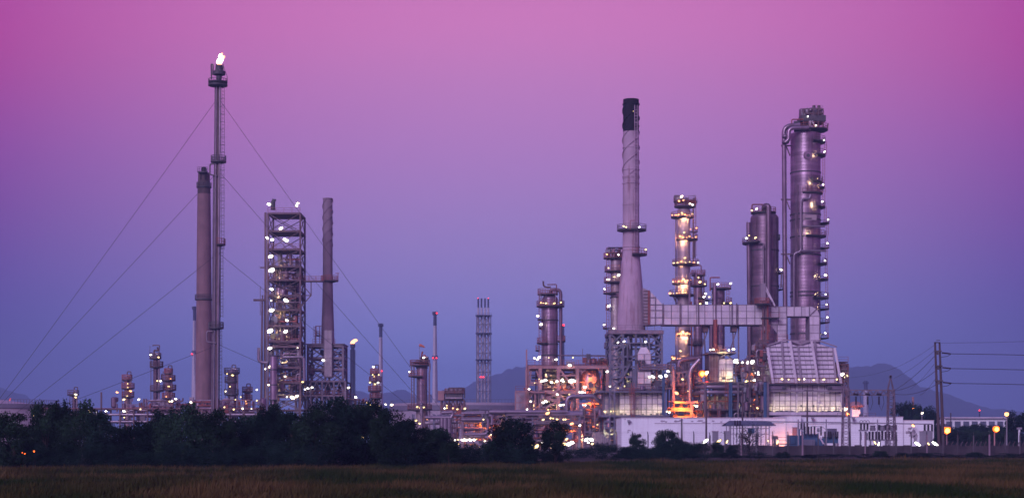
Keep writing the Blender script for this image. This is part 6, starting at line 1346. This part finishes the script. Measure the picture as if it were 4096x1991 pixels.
# slate roofed shelter
D = 285
t = Thing('shelter', 'small open shelter with slate gable roof before the white building', 'shelter', 3000, D)
mb = MB(); rp = [R6(0, 982), R6(42, 948), R6(330, 950), R6(365, 982)]
a, b_, c, d_ = [V(*p, D) for p in rp]
mb.v = [tuple(a), tuple(d_), tuple(c + Vector((0, 2.2, 0))), tuple(b_ + Vector((0, 2.2, 0))), tuple(a + Vector((0, 4.4, 0))), tuple(d_ + Vector((0, 4.4, 0)))]
mb.v += [(x, y, z - .12) for x, y, z in mb.v]
mb.f = [(0, 1, 2, 3), (3, 2, 5, 4), (7, 6, 9, 8), (8, 9, 10, 11), (0, 6, 7, 1), (4, 5, 11, 10), (0, 3, 9, 6), (3, 4, 10, 9), (1, 7, 8, 2), (2, 8, 11, 5)]
t.own('roof', mb, 'roof')
for px in (2918, 2935, 2960, 3025, 3045, 3078):
    for dy in (.3, 4.0): t.bar('post', (X(px, D), D + dy, 0), (X(px, D), D + dy, Z(1698, D)), .17, 'grey')
for y in (1712, 1735): t.bar('rail', V(2918, y, D + .3), V(3078, y, D + .3), .12, 'grey')
t.box('sign_board', V(2991, 1731, D - .1), V(3019, 1713, D + .02), M('dark_green_board', (.02, .07, .06), .6)) if False else t.box('notice_board', V(2991, 1731, D - .1), V(3019, 1713, D + .02), 'trans')
for px in (2940, 2950, 2960): insulator(t, V(px, 1700, D - .8), V(px, 1680, D - .8), .22)

# ---------------------------------------------------------------- fence along the plant
D = 214
t = Thing('fence', 'wire fence on dark posts along the foot of the white building', 'fence', 3100, D)
for k, px in enumerate(np.arange(2468, 4200, 62.0)):
    px = float(px) + random.uniform(-3, 3); h = Z(1738 + random.uniform(-3, 3), D)
    t.bar('post', (X(px, D), D, 0), (X(px, D), D, h), .14 if k % 3 else .19, 'concd' if k % 4 == 0 else 'dark'); t.bar('outrigger', (X(px, D), D, h), (X(px, D) - .1, D - .35, h + .35), .09, 'dark')
for k in range(9):
    z = .35 + k * .3; t.own('wire', MB().sweep([(X(2468, D), D - .09, z), (X(4200, D), D - .09, z)], .005, 4), 'wire')
for k in range(3): t.own('wire', MB().sweep([(X(2468, D), D - .1 - k * .12, 2.95 + k * .11), (X(4200, D), D - .1 - k * .12, 2.95 + k * .11)], .006, 4), 'wire')
t = Thing('blockwork_wall', 'low dark blockwork wall at the base of the wire fence', 'wall', 3300, 216)
R = random.Random(12)
for k, px in enumerate(np.arange(3000, 4200, 28.0)): t.box('block', (X(float(px), 216), 216, 0), (X(float(px) + 27.4, 216), 216.3, R.uniform(1.3, 1.48)), 'block')
t = Thing('board_fence', 'dark board fence below the tilted floodlights left of the bare tree', 'fence', 2860, 216.2)
for k, px in enumerate(np.arange(2736, 2996, 9.0)): t.box('board', (X(float(px), 216), 216.05, 0), (X(float(px) + 8.5, 216), 216.15, R.uniform(1.45, 1.62)), 'block')
for z in (.5, 1.2): t.bar('rail', (X(2736, 216), 216.22, z), (X(2996, 216), 216.22, z), .1, 'block')
# far fence with bent posts under the orange lamps
D = 262
t = Thing('fence', 'second fence with cranked concrete posts under the orange street lamps', 'fence', 3930, D)
for k, px in enumerate(range(3768, 4180, 19)):
    z = Z(1776, D); t.bar('post', (X(px, D), D, 0), (X(px, D), D, z), .16, 'pole'); t.bar('crank', (X(px, D), D, z), (X(px + 6, D), D - .1, z + .45), .13, 'pole')
for k in range(9): z = .3 + k * .17; t.own('wire', MB().sweep([(X(3760, D), D - .12, z), (X(4185, D), D - .12, z)], .02, 4), 'wire')
t = Thing('hydrant', 'small pink lit hydrant at the foot of the second fence', 'hydrant', 3953, 238); t.own('body', MB().lathe([(.3, 0), (.3, .15), (.2, .2), (.2, .9), (.26, .95), (.2, 1.15), (.02, 1.25)], 12, c=(t.cx, 238, 0)), 'red', True); t.tube('outlet', (t.cx - .35, 238, .7), (t.cx + .35, 238, .7), .1, 'red')

# ground floodlights along the fence
floods = [(2822, 1763, 30, 35, 'w', 'bright tilted floodlight below the pole under the ring pipes'), (2875, 1763, 26, 30, 'y', 'floodlight just right of the brightest tilted one'), (2908, 1765, 17, 60, 'y', 'small steep floodlight left of the bare tree'),
          (3072, 1762, 11, -60, 'y', 'tiny steep floodlight just right of the bare tree'), (3110, 1767, 20, 65, 'y', 'steep yellow floodlight by the hooded stand'), (3500, 1769, 18, -60, 'y', 'thin steep lamp tube right of the looped lead switch frame'), (3515, 1774, 17, 70, 'w', 'round bright lamp beside the thin steep tube'),
          (3670, 1774, 30, -35, 'w', 'large tilted floodlight below the peeling white wall'), (3714, 1774, 16, -55, 'y', 'thin steep lamp before the grey shutter door'), (3740, 1773, 31, -33, 'w', 'large tilted floodlight at the right corner of the white building'), (3657, 1806, 7, 0, 'w', 'tiny white lamp near the ground below the peeling wall')]
for px, py, ln, ti, kd, lab in floods:
    Dk = 222
    t = Thing('floodlight', lab, 'floodlight', px, Dk, 'ground floodlights along the fence'); p = V(px, py, Dk); w = L(ln, Dk) / 2
    t.bar('post', (p.x, Dk + .3, 0), (p.x, Dk + .3, p.z), .09, 'dark')
    q = Quaternion((0, 1, 0), math.radians(-ti))
    h = t.part('housing', cached('fh', lambda: MB().box((-1.05, .16, -.36), (1.05, .36, .36)).mesh('flood_housing', 'housing')), p, q, (w, .5, w))
    l_ = bpy.data.objects.new('lens', U('ico', kd)); COL.objects.link(l_); l_.parent = h; l_.scale = (1, .14, .32)

# twin pole with power lines
D = 232
t = Thing('power_pole', 'tall twin concrete power pole with crossarms right of the white building', 'power pole', 3764, D)
pa0, pa1, pb0, pb1 = V(3758, 1826, D), V(3740, 1368, D), V(3775, 1826, D), V(3758, 1368, D)
for a, b_ in ((pa0, pa1), (pb0, pb1)):
    a = Vector((a.x, D, 0)); t.own('pole', MB().sweep([a, (a + b_) / 2, b_], .2, 6, [.24, .19, .13]), 'pole')
t.bar('cap_bar', V(3737, 1369, D - .3), V(3761, 1369, D - .3), .14, 'dark'); t.bar('cap_bar', V(3745, 1361, D), V(3760, 1360, D), .1, 'dark')
for i, py in enumerate((1404, 1463, 1522)):
    t.bar('crossarm', V(3740, py, D - .3), V(3766 + i * 3, py, D - .3), .2, 'dark')
    t.own('bracket', MB().box(V(3746 + i * 2, py + 14, D - .5), V(3753 + i * 2, py + 3, D - .3)), 'dark')
    insulator(t, V(3767 + i * 2, py + 6, D), V(3802 + i * 2, py + 10, D), .15)
    pts = [V(3802 + i * 2, py + 10, D), V(4000, py + 13, D + 3), V(4130, py + 16, D + 5), V(4500, py + 30, D + 12)]; t.own('wire', MB().sweep(pts, .045, 5), 'wire')
    t.own('jumper', MB().sweep([V(3803, py + 12, D), V(3790, py + 20, D), V(3765, py + 24, D)], .04, 5), 'wire', True)
t.own('wire', MB().sweep([V(3765, 1371, D), V(3950, 1369, D + 3), V(4200, 1362, D + 8)], .025, 4), 'wire')
for (a, c, sag) in (((3737, 1425), (3577, 1560), .4), ((3740, 1484), (3577, 1562), .5), ((3744, 1538), (3577, 1574), .6), ((3737, 1380), (3560, 1478), .3), ((3738, 1402), (3577, 1512), .3), ((3737, 1455), (3640, 1556), .3), ((3744, 1510), (3680, 1580), .3)):
    A, B = V(*a, D), V(*c, 262); pts = []
    for k in range(11): u = k / 10; p = A.lerp(B, u); p.z -= sag * 4 * u * (1 - u); pts.append(p)
    t.own('wire', MB().sweep(pts, .035 if sag > .35 else .02, 5), 'wire')
t.own('wire', MB().sweep([V(3560, 1478, 262), V(3480, 1500, 266), V(3400, 1510, 270)], .02, 4), 'wire')
# buildings and details beyond the right trees
D = 480
t = Thing('warehouse', 'long white flat roofed warehouse beyond the trees at the right edge', 'building', 3920, D)
t.box('wall', (X(3779, D), D, 0), (X(4062, D), D + 20, Z(1672, D)), 'white'); t.box('roof', (X(3777, D), D - 1, Z(1672, D)), (X(4064, D), D + 21, Z(1667, D)), 'panelw')
for k in range(8): t.box('bay_opening', (X(3785 + k * 34, D), D - .2, 1.), (X(3808 + k * 34, D), D - .02, Z(1684, D)), 'roof')
t = Thing('chimney', 'short pink lit pipe stack above the trees behind the white building', 'chimney', 3652, 420); stack(t, [(1770, 8), (1625, 8), (1591, 8)], 'pink', 12); t.own('rim', MB().lathe([(.3, 0), (.36, .1), (.3, .25)], 12, c=(t.cx, 420, Z(1591, 420))), 'pink'); t.lamp(3650, 1632, 'o', .9, 417)
t = Thing('lamp_post', 'white lamp glinting through the trees behind the white building', 'lamp post', 3689, 330, 'street lamps'); t.bar('pole', (t.cx, 330.3, 0), (t.cx, 330.3, Z(1651, 330)), .14, 'grey'); t.lamp(3689, 1651, 'w', 1.1, 330)
t = Thing('mast', 'thin far mast with red beacon beyond the warehouse', 'mast', 3918, 700); t.bar('pole', (t.cx, 700, 0), V(3918, 1641, 700), .4, 'fard'); t.lamp(3918, 1640, 'r', 1.0, 699)
t = Thing('mast', 'short plain mast rising before the warehouse left end', 'mast', 3803, 470); t.bar('pole', (t.cx, 470, 0), V(3803, 1650, 470), .28, 'dark')
t = Thing('sign_board', 'slanted glowing red signboard on the left hill slope', 'sign', 38, 700, z=Z(1620, 700)); t.own('panel', MB().bar(V(34, 1612, 700), V(42, 1592, 700), .9, .2), EM('red_sign', (1, .12, .10), 1.1)); t.bar('post', (X(38, 700), 700.4, 0), V(38, 1612, 700.4), .3, 'dark')
# yellow lamps glimpsed among the left trees
for k, (x, y, s_) in enumerate(((245, 912, .55), (178, 929, .4), (160, 922, .3))):
    px, py = R1(x, y); t = Thing('yard_lamp', ('yellow yard lamp glimpsed low among the leftmost trees, brightest', 'small yellow yard lamp left of the brightest among the trees', 'tiniest yellow yard lamp low among the leftmost trees')[k], 'lamp', px, 119, 'yard lamps among the trees'); t.bar('post', (t.cx, 119.3, 0), (t.cx, 119.3, Z(py, 119)), .012, 'soot'); t.lamp(px, py, 'a', s_ * .45, 119, 0)
for k, (x, y, kd, s_) in enumerate(((1250, 967, 'w', .7), (1340, 983, 'y', 1.2), (1297, 1029, 'y', .6), (1248, 1042, 'w', .7), (1225, 800, 'y', .7), (1365, 1055, 'y', .5), (780, 812, 'w', .4), (1263, 895, 'y', .3))):
    px, py = R2(x, y); t = Thing('yard_lamp', ('white yard lamp in the tree gap below the far flare', 'brightest amber yard lamp in the tree gap', 'small amber yard lamp under the brightest amber one', 'lower white yard lamp at the left of the tree gap', 'amber yard lamp high in the trees below the far flare', 'lowest amber yard lamp right in the tree gap', 'faint white lamp above the trees under the lattice tower', 'faintest amber speck in the tree gap')[k], 'lamp', px, 300 if k in (4, 6) else 150, 'yard lamps among the trees')
    Dk = 300 if k in (4, 6) else 150; t.bar('post', (t.cx, Dk + .3, 0), (t.cx, Dk + .3, Z(py, Dk)), .06, 'dark'); t.lamp(px, py, kd, s_ * (1. if Dk > 200 else .55), Dk, 0)

# ================================================================ trees
m_leaf = [M("leaf_dark", (.010, .025, .018), .9, 0, .65, .5, .35, spec=0), M("leaf_mid", (.017, .039, .021), .9, 0, .65, .5, .35, spec=0)]
m_bark = M("bark", (.035, .028, .022), .9, 0, .3, 3, .2)
def crown_mesh(seed, w=1., h=1., n=9000, leaf=.16, lobes=26, openness=.2, low=.12):
    """leaf faces in uneven clumps; unit crown about 1 wide (radius) and 2 high, base at 0"""
    R = np.random.RandomState(seed); cs = []
    for k in range(lobes):
        u = R.rand(); z = low + (2 - low) * u
        rad = np.sqrt(max(.05, 1 - ((z - .95) / 1.15) ** 2)) * (.45 + .5 * R.rand())
        a = R.rand() * 2 * PI; cs.append((rad * np.cos(a), rad * np.sin(a), z, .20 + .22 * R.rand()))
    cs = np.array(cs); pick = R.choice(lobes, n, p=cs[:, 3] ** 2 / (cs[:, 3] ** 2).sum())
    v = R.randn(n, 3); v /= np.linalg.norm(v, axis=1)[:, None]
    p = cs[pick, :3] + v * (cs[pick, 3] * (R.rand(n) ** .45))[:, None] * np.array([1.15, 1.15, .85])
    stray = R.rand(n) < .04; p[stray] += R.randn(stray.sum(), 3) * .12
    p[:, 0] *= w; p[:, 1] *= w; p[:, 2] *= h
    d1 = R.randn(n, 3); d1 /= np.linalg.norm(d1, axis=1)[:, None]; d2 = np.cross(d1, R.randn(n, 3)); d2 /= np.linalg.norm(d2, axis=1)[:, None]
    s_ = leaf * (.5 + .8 * R.rand(n))[:, None]
    vs = np.stack([p - d1 * s_, p + d2 * s_ * .45, p + d1 * s_, p - d2 * s_ * .45], 1).reshape(-1, 3)
    me = bpy.data.meshes.new('crown'); me.vertices.add(4 * n); me.vertices.foreach_set('co', vs.ravel().astype('f'))
    me.loops.add(4 * n); me.loops.foreach_set('vertex_index', np.arange(4 * n, dtype='i')); me.polygons.add(n)
    me.polygons.foreach_set('loop_start', np.arange(0, 4 * n, 4, dtype='i')); me.update(calc_edges=True)
    me.materials.append(m_leaf[seed % 2]); return me, cs
def trunk_mesh(seed, cs, w, h):
    R = random.Random(seed); mb = MB(); mb.sweep([(0, 0, -.02), (.02, .01, .3 * h), (.03 * R.uniform(-1, 1), .0, .75 * h), (0, .02, 1.3 * h)], .06, 7, [.09, .065, .05, .015])
    for c in cs[:: max(1, len(cs) // 9)]:
        z0_ = R.uniform(.2, .7) * c[2] * h; mb.sweep([(0, 0, z0_), (c[0] * w * .5, c[1] * w * .5, z0_ + (c[2] * h - z0_) * .65), (c[0] * w, c[1] * w, c[2] * h)], .03, 5, [.04, .022, .006])
    return mb.mesh('trunk', m_bark, True)
CROWNS = []
for k in range(6):
    w_, h_ = ((1, 1), (.9, 1.05), (1.1, .95), (1, 1), (.8, 1.1), (1.05, 1.0))[k]
    cm, cs = crown_mesh(100 + k, w_, h_, 11000, .055, 34 + 4 * k, low=.06); CROWNS.append((cm, trunk_mesh(k, cs, w_, h_)))
def tree(label, px, D, wpx, ytop, k, group, name='tree', base=0.):
    t = Thing(name, label, 'tree' if name == 'tree' else 'shrub', px, D, group)
    cm, tm = CROWNS[k % 6]; rx = L(wpx, D) / 2; hz = (Z(ytop, D) - base) / 2.26
    rot = Quaternion((0, 0, 1), (px * 1.7) % 6.28)
    t.part('trunk', tm, (t.cx, D, base), rot, (rx, rx, hz)); t.part('crown', cm, (t.cx, D, base), rot, (rx, rx, hz))
    return t
G = 'dark trees along the field edge'
TR = [(-40, 128, 190, 1660, 'leftmost dark tree cut by the left edge of the picture'), (55, 124, 190, 1652, 'rounded dark tree at the far left below the storage tank'), (120, 132, 170, 1690, 'low dark tree between the two rounded far left trees'),
      (185, 130, 130, 1597, 'narrow topped dark tree under the left guy wires'), (246, 136, 110, 1600, 'dark tree directly below the leftmost small lamp column left side'), (320, 130, 150, 1590, 'tall bushy dark tree below the leftmost bright column lamp'), (400, 126, 120, 1640, 'dark tree with yellowish leaves beside the left pipe rack gap'),
      (470, 130, 150, 1705, 'low dark tree under the left pipe rack gap'), (545, 128, 150, 1692, 'low dark tree right of the pipe rack gap'), (600, 133, 140, 1672, 'dark tree below the tall dark brown column'), (660, 136, 150, 1632, 'dark tree below the red waisted column'), (730, 128, 180, 1603, 'broad dark tree left of the brown chimney foot'),
      (800, 130, 150, 1655, 'dark tree at the foot of the brown chimney'), (872, 127, 150, 1640, 'dark tree at the foot of the flare stack'), (950, 130, 150, 1652, 'dark tree below the stout dark column'), (1010, 134, 120, 1648, 'dark tree below the slender orange lit column'), (1072, 131, 110, 1618, 'dark tree at the left foot of the lattice tower'),
      (1112, 133, 100, 1594, 'pointed dark tree before the lattice tower'), (1170, 128, 190, 1640, 'broad dark tree right of the pointed one'), (1262, 126, 190, 1640, 'wide dark tree before the slim chimney frame left side'), (1335, 129, 190, 1568, 'tallest dark tree before the slim grey chimney frame'), (1420, 131, 170, 1600, 'dark tree right of the tallest one beneath the far flare'),
      (1505, 133, 160, 1598, 'dark tree below the slim three platform column'), (1562, 128, 160, 1632, 'dark tree left of the round silver vessel'), (1622, 128, 160, 1672, 'sloping dark tree before the round silver vessel'), (1690, 130, 150, 1712, 'low dark tree under the round silver vessel'), (1745, 132, 150, 1700, 'dark tree before the pale drop pipes'), (1795, 130, 90, 1765, 'lowest dark tree ending the long tree belt'),
      (2055, 137, 190, 1668, 'round lone dark tree left of the salmon frame'), (1990, 139, 90, 1740, 'small dark tree leaning on the round lone tree'), (2110, 141, 80, 1735, 'small dark tree at the right foot of the round lone tree'), (2222, 143, 115, 1686, 'round lone dark tree before the salmon frame')]
for k, (px, D, w_, yt, lab) in enumerate(TR): tree(lab, px, D, w_ * 1.12, yt - 3, k, G)
RB = [(3600, 360, 85, 1592, 'dark tree behind the right end of the gantry'), (3650, 362, 95, 1600, 'dark tree around the pink lit pipe stack'), (3718, 350, 90, 1622, 'dark tree behind the right corner of the white building'), (3790, 330, 110, 1690, 'dark tree right of the twin pole below the warehouse'), (3850, 325, 120, 1698, 'second dark tree from the twin pole below the warehouse'), (3905, 332, 110, 1695, 'third dark tree from the twin pole below the warehouse'), (3960, 325, 120, 1690, 'dark tree behind the pink lit street lamp'),
      (4015, 330, 110, 1695, 'dark tree behind the tallest street lamp pole'), (4075, 300, 120, 1640, 'tallest dark tree cut by the right edge of the picture'), (3880, 300, 110, 1712, 'low dark tree before the warehouse middle'), (3830, 295, 100, 1720, 'low dark tree beside the orange street lamp'), (3990, 300, 120, 1715, 'low dark tree at the right before the warehouse'), (3760, 300, 60, 1728, 'small dark tree directly behind the twin pole'), (3935, 296, 90, 1722, 'small dark tree between the two orange street lamps')]
for k, (px, D, w_, yt, lab) in enumerate(RB): tree(lab, px, D, w_ * 1.1, yt, k + 2, 'dark trees behind the right fence')
SH = [(2548, 205, 78, 1733, 'leafy climbing shrub on the fence before the white building left end'), (2515, 190, 110, 1782, 'low shrub left of the climbing fence shrub'), (2668, 205, 105, 1712, 'tall loose shrub before the white building'), (2700, 195, 160, 1752, 'spreading shrub right of the tall loose shrub'), (2610, 190, 110, 1785, 'low shrub between the two fence shrubs'), (2760, 192, 90, 1805, 'low shrub before the dark short fence part'),
      (2870, 200, 60, 1765, 'dark bush left of the bare tree by the fence'), (2930, 200, 50, 1775, 'small bush beside the bare tree'), (3520, 200, 60, 1800, 'small bush below the switch frames'), (3610, 195, 60, 1808, 'small bush right of the gantry foot'), (3895, 200, 60, 1805, 'small bush under the second fence'), (3700, 190, 50, 1812, 'tiny bush below the large floodlights'), (3130, 195, 70, 1810, 'low bush below the blue cabinet transformer'), (3240, 190, 60, 1815, 'tiny bush below the big power transformer')]
for k, (px, D, w_, yt, lab) in enumerate(SH): tree(lab, px, D, w_, yt, k + 1, 'shrubs along the fence', 'shrub')
# hedge of low scrub along the whole field edge
R = random.Random(77)
HB = []
for k in range(46):
    px = 60 + k * 52 if k < 38 else 1800 + (k - 38) * 60
    HB.append((px, R.uniform(118, 126) if px < 1300 else R.uniform(132, 150), R.uniform(70, 130), R.uniform(1775, 1812)))
sh = None
def merged_scrub():
    vs_all, n_all = [], 0
    for px, D, w_, yt in HB + [(2300 + 45 * k, R.uniform(165, 185), R.uniform(70, 120), R.uniform(1768, 1796)) for k in range(12)] + [(2860 + 55 * k, R.uniform(186, 205), R.uniform(60, 110), R.uniform(1806, 1822)) for k in range(24)]:
        cm, _ = CROWNS[R.randrange(6)]; n = len(cm.vertices); a = np.empty(n * 3, 'f'); cm.vertices.foreach_get('co', a); a = a.reshape(-1, 4, 3)[::3].reshape(-1, 3).copy()
        rx = L(w_, D) / 2; hz = Z(yt, D) / 2.0; th = R.uniform(0, 6); c_, s_ = math.cos(th), math.sin(th)
        a[:, :2] = a[:, :2] @ np.array([[c_, s_], [-s_, c_]]); a[:, 0] = a[:, 0] * rx + X(px, D); a[:, 1] = a[:, 1] * rx + D; a[:, 2] *= hz; vs_all.append(a)
    v = np.concatenate(vs_all); n = len(v) // 4
    me = bpy.data.meshes.new('scrub'); me.vertices.add(4 * n); me.vertices.foreach_set('co', v.ravel().astype('f')); me.loops.add(4 * n); me.loops.foreach_set('vertex_index', np.arange(4 * n, dtype='i')); me.polygons.add(n)
    me.polygons.foreach_set('loop_start', np.arange(0, 4 * n, 4, dtype='i')); me.update(calc_edges=True); me.materials.append(m_leaf[0]); return me
tag(new('scrub', merged_scrub()), 'dark low scrub along the far edge of the field', 'scrub', kind='stuff')
# bare tree at the fence
t = Thing('tree', 'bare branched dark tree before the shelter at the fence', 'tree', 2996, 196)
R = random.Random(4); D = 196
def branch(mb, p, d_, ln, r, depth):
    q = p + d_ * ln; m = p.lerp(q, .5) + Vector((R.uniform(-.08, .08), R.uniform(-.08, .08), 0)) * ln
    mb.sweep([p, m, q], r, 5, [r, r * .8, r * .6])
    if depth:
        for k in range(3): branch(mb, q if k < 2 else m, (d_ + Vector((R.uniform(-.9, .9), R.uniform(-.9, .9), R.uniform(-.25, .45)))).normalized(), ln * R.uniform(.55, .8), r * .6, depth - 1)
mb = MB(); branch(mb, Vector((t.cx, D, 0)), Vector((.05, 0, 1)), 1.5, .13, 5); t.own('trunk', mb, m_bark)
n = 900; RR = np.random.RandomState(8); vs = []; fs = []
for k in range(n):
    c = Vector((t.cx + RR.randn() * .9, D + RR.randn() * .9, 2.2 + RR.randn() * 1.0)); 
    if c.z < .3: continue
    d1 = Vector(RR.randn(3)).normalized() * .09; d2 = d1.orthogonal().normalized() * .05; i = len(vs); vs += [c - d1, c + d2, c + d1, c - d2]; fs.append((i, i + 1, i + 2, i + 3))
o_ = bpy.data.objects.new('crown', mesh_of('crown', [v - t.base for v in vs], fs, m_leaf[0])); COL.objects.link(o_); o_.parent = t.o

# ================================================================ grass
m_grass = bpy.data.materials.new('dry_grass'); m_grass.use_nodes = True
gt = m_grass.node_tree; gb = gt.nodes["Principled BSDF"]; gb.inputs["Roughness"].default_value = .9; gb.inputs["Specular IOR Level"].default_value = .1
ge = gt.nodes.new("ShaderNodeNewGeometry"); gn = gt.nodes.new("ShaderNodeTexNoise"); gn.inputs["Scale"].default_value = .16; gn.inputs["Detail"].default_value = 6
gm = gt.nodes.new("ShaderNodeMapping"); gm.inputs["Scale"].default_value = (1, .35, .2); gt.links.new(ge.outputs["Position"], gm.inputs[0]); gt.links.new(gm.outputs[0], gn.inputs["Vector"])
gr = gt.nodes.new("ShaderNodeValToRGB"); gr.color_ramp.elements[0].position = .40; gr.color_ramp.elements[0].color = (.014, .030, .006, 1); gr.color_ramp.elements[1].position = .60; gr.color_ramp.elements[1].color = (.094, .066, .024, 1)
e = gr.color_ramp.elements.new(.5); e.color = (.046, .044, .012, 1)
gt.links.new(gn.outputs["Fac"], gr.inputs[0]); gt.links.new(gr.outputs[0], gb.inputs["Base Color"])
RR = np.random.RandomState(21); n = 260000
u = RR.rand(n); yv = 44 * (185 / 44.) ** (u ** .85); xv = (RR.rand(n) - .5) * 2 * (yv * .36 + 4)
edge = 118 + (xv / (yv * .31) + 1) * .5 * 62; keep = yv < edge
xv, yv = xv[keep], yv[keep]; n = len(xv)
tuft = .5 + .5 * np.sin(xv * .9 + 3 * np.sin(yv * .21)) * np.sin(yv * .55 + 2 * np.sin(xv * .33))
clump = np.exp(-6 * (1 - (.5 + .5 * np.sin(xv * .23 + 2.1 * np.sin(yv * .063 + 1)) * np.cos(yv * .12 + 1.7 * np.sin(xv * .11)))))
hgt = (.10 + .24 * RR.rand(n) ** 1.5) * (.55 + .9 * tuft + .9 * clump); wd = .014 + .016 * RR.rand(n) + yv * .00012
ang = RR.rand(n) * 2 * PI; lx, ly = RR.randn(n) * .12 + .05, RR.randn(n) * .12
p0 = np.stack([xv - wd * np.cos(ang), yv - wd * np.sin(ang), np.zeros(n)], 1); p1 = np.stack([xv + wd * np.cos(ang), yv + wd * np.sin(ang), np.zeros(n)], 1); p2 = np.stack([xv + lx, yv + ly, hgt], 1)
v = np.stack([p0, p1, p2], 1).reshape(-1, 3).astype('f')
me = bpy.data.meshes.new('grass'); me.vertices.add(3 * n); me.vertices.foreach_set('co', v.ravel()); me.loops.add(3 * n); me.loops.foreach_set('vertex_index', np.arange(3 * n, dtype='i')); me.polygons.add(n)
me.polygons.foreach_set('loop_start', np.arange(0, 3 * n, 3, dtype='i')); me.update(calc_edges=True); me.materials.append(m_grass)
tag(new('grass', me), 'dry dark brown and green grass of the field in front', 'grass', kind='stuff')

# ================================================================ haze
m_haze = bpy.data.materials.new('haze'); m_haze.use_nodes = True
ht = m_haze.node_tree; ht.nodes.clear(); hv = ht.nodes.new("ShaderNodeVolumePrincipled"); ho = ht.nodes.new("ShaderNodeOutputMaterial")
hv.inputs["Color"].default_value = (.42, .66, 1.0, 1); hv.inputs["Density"].default_value = .00030; hv.inputs["Anisotropy"].default_value = -.05
ht.links.new(hv.outputs[0], ho.inputs["Volume"])
tag(new('haze', MB().box((-3900, -60, -3), (3900, 6000, 262)).mesh('haze', m_haze)), 'thin blue evening haze over the whole plant', 'haze', kind='stuff')
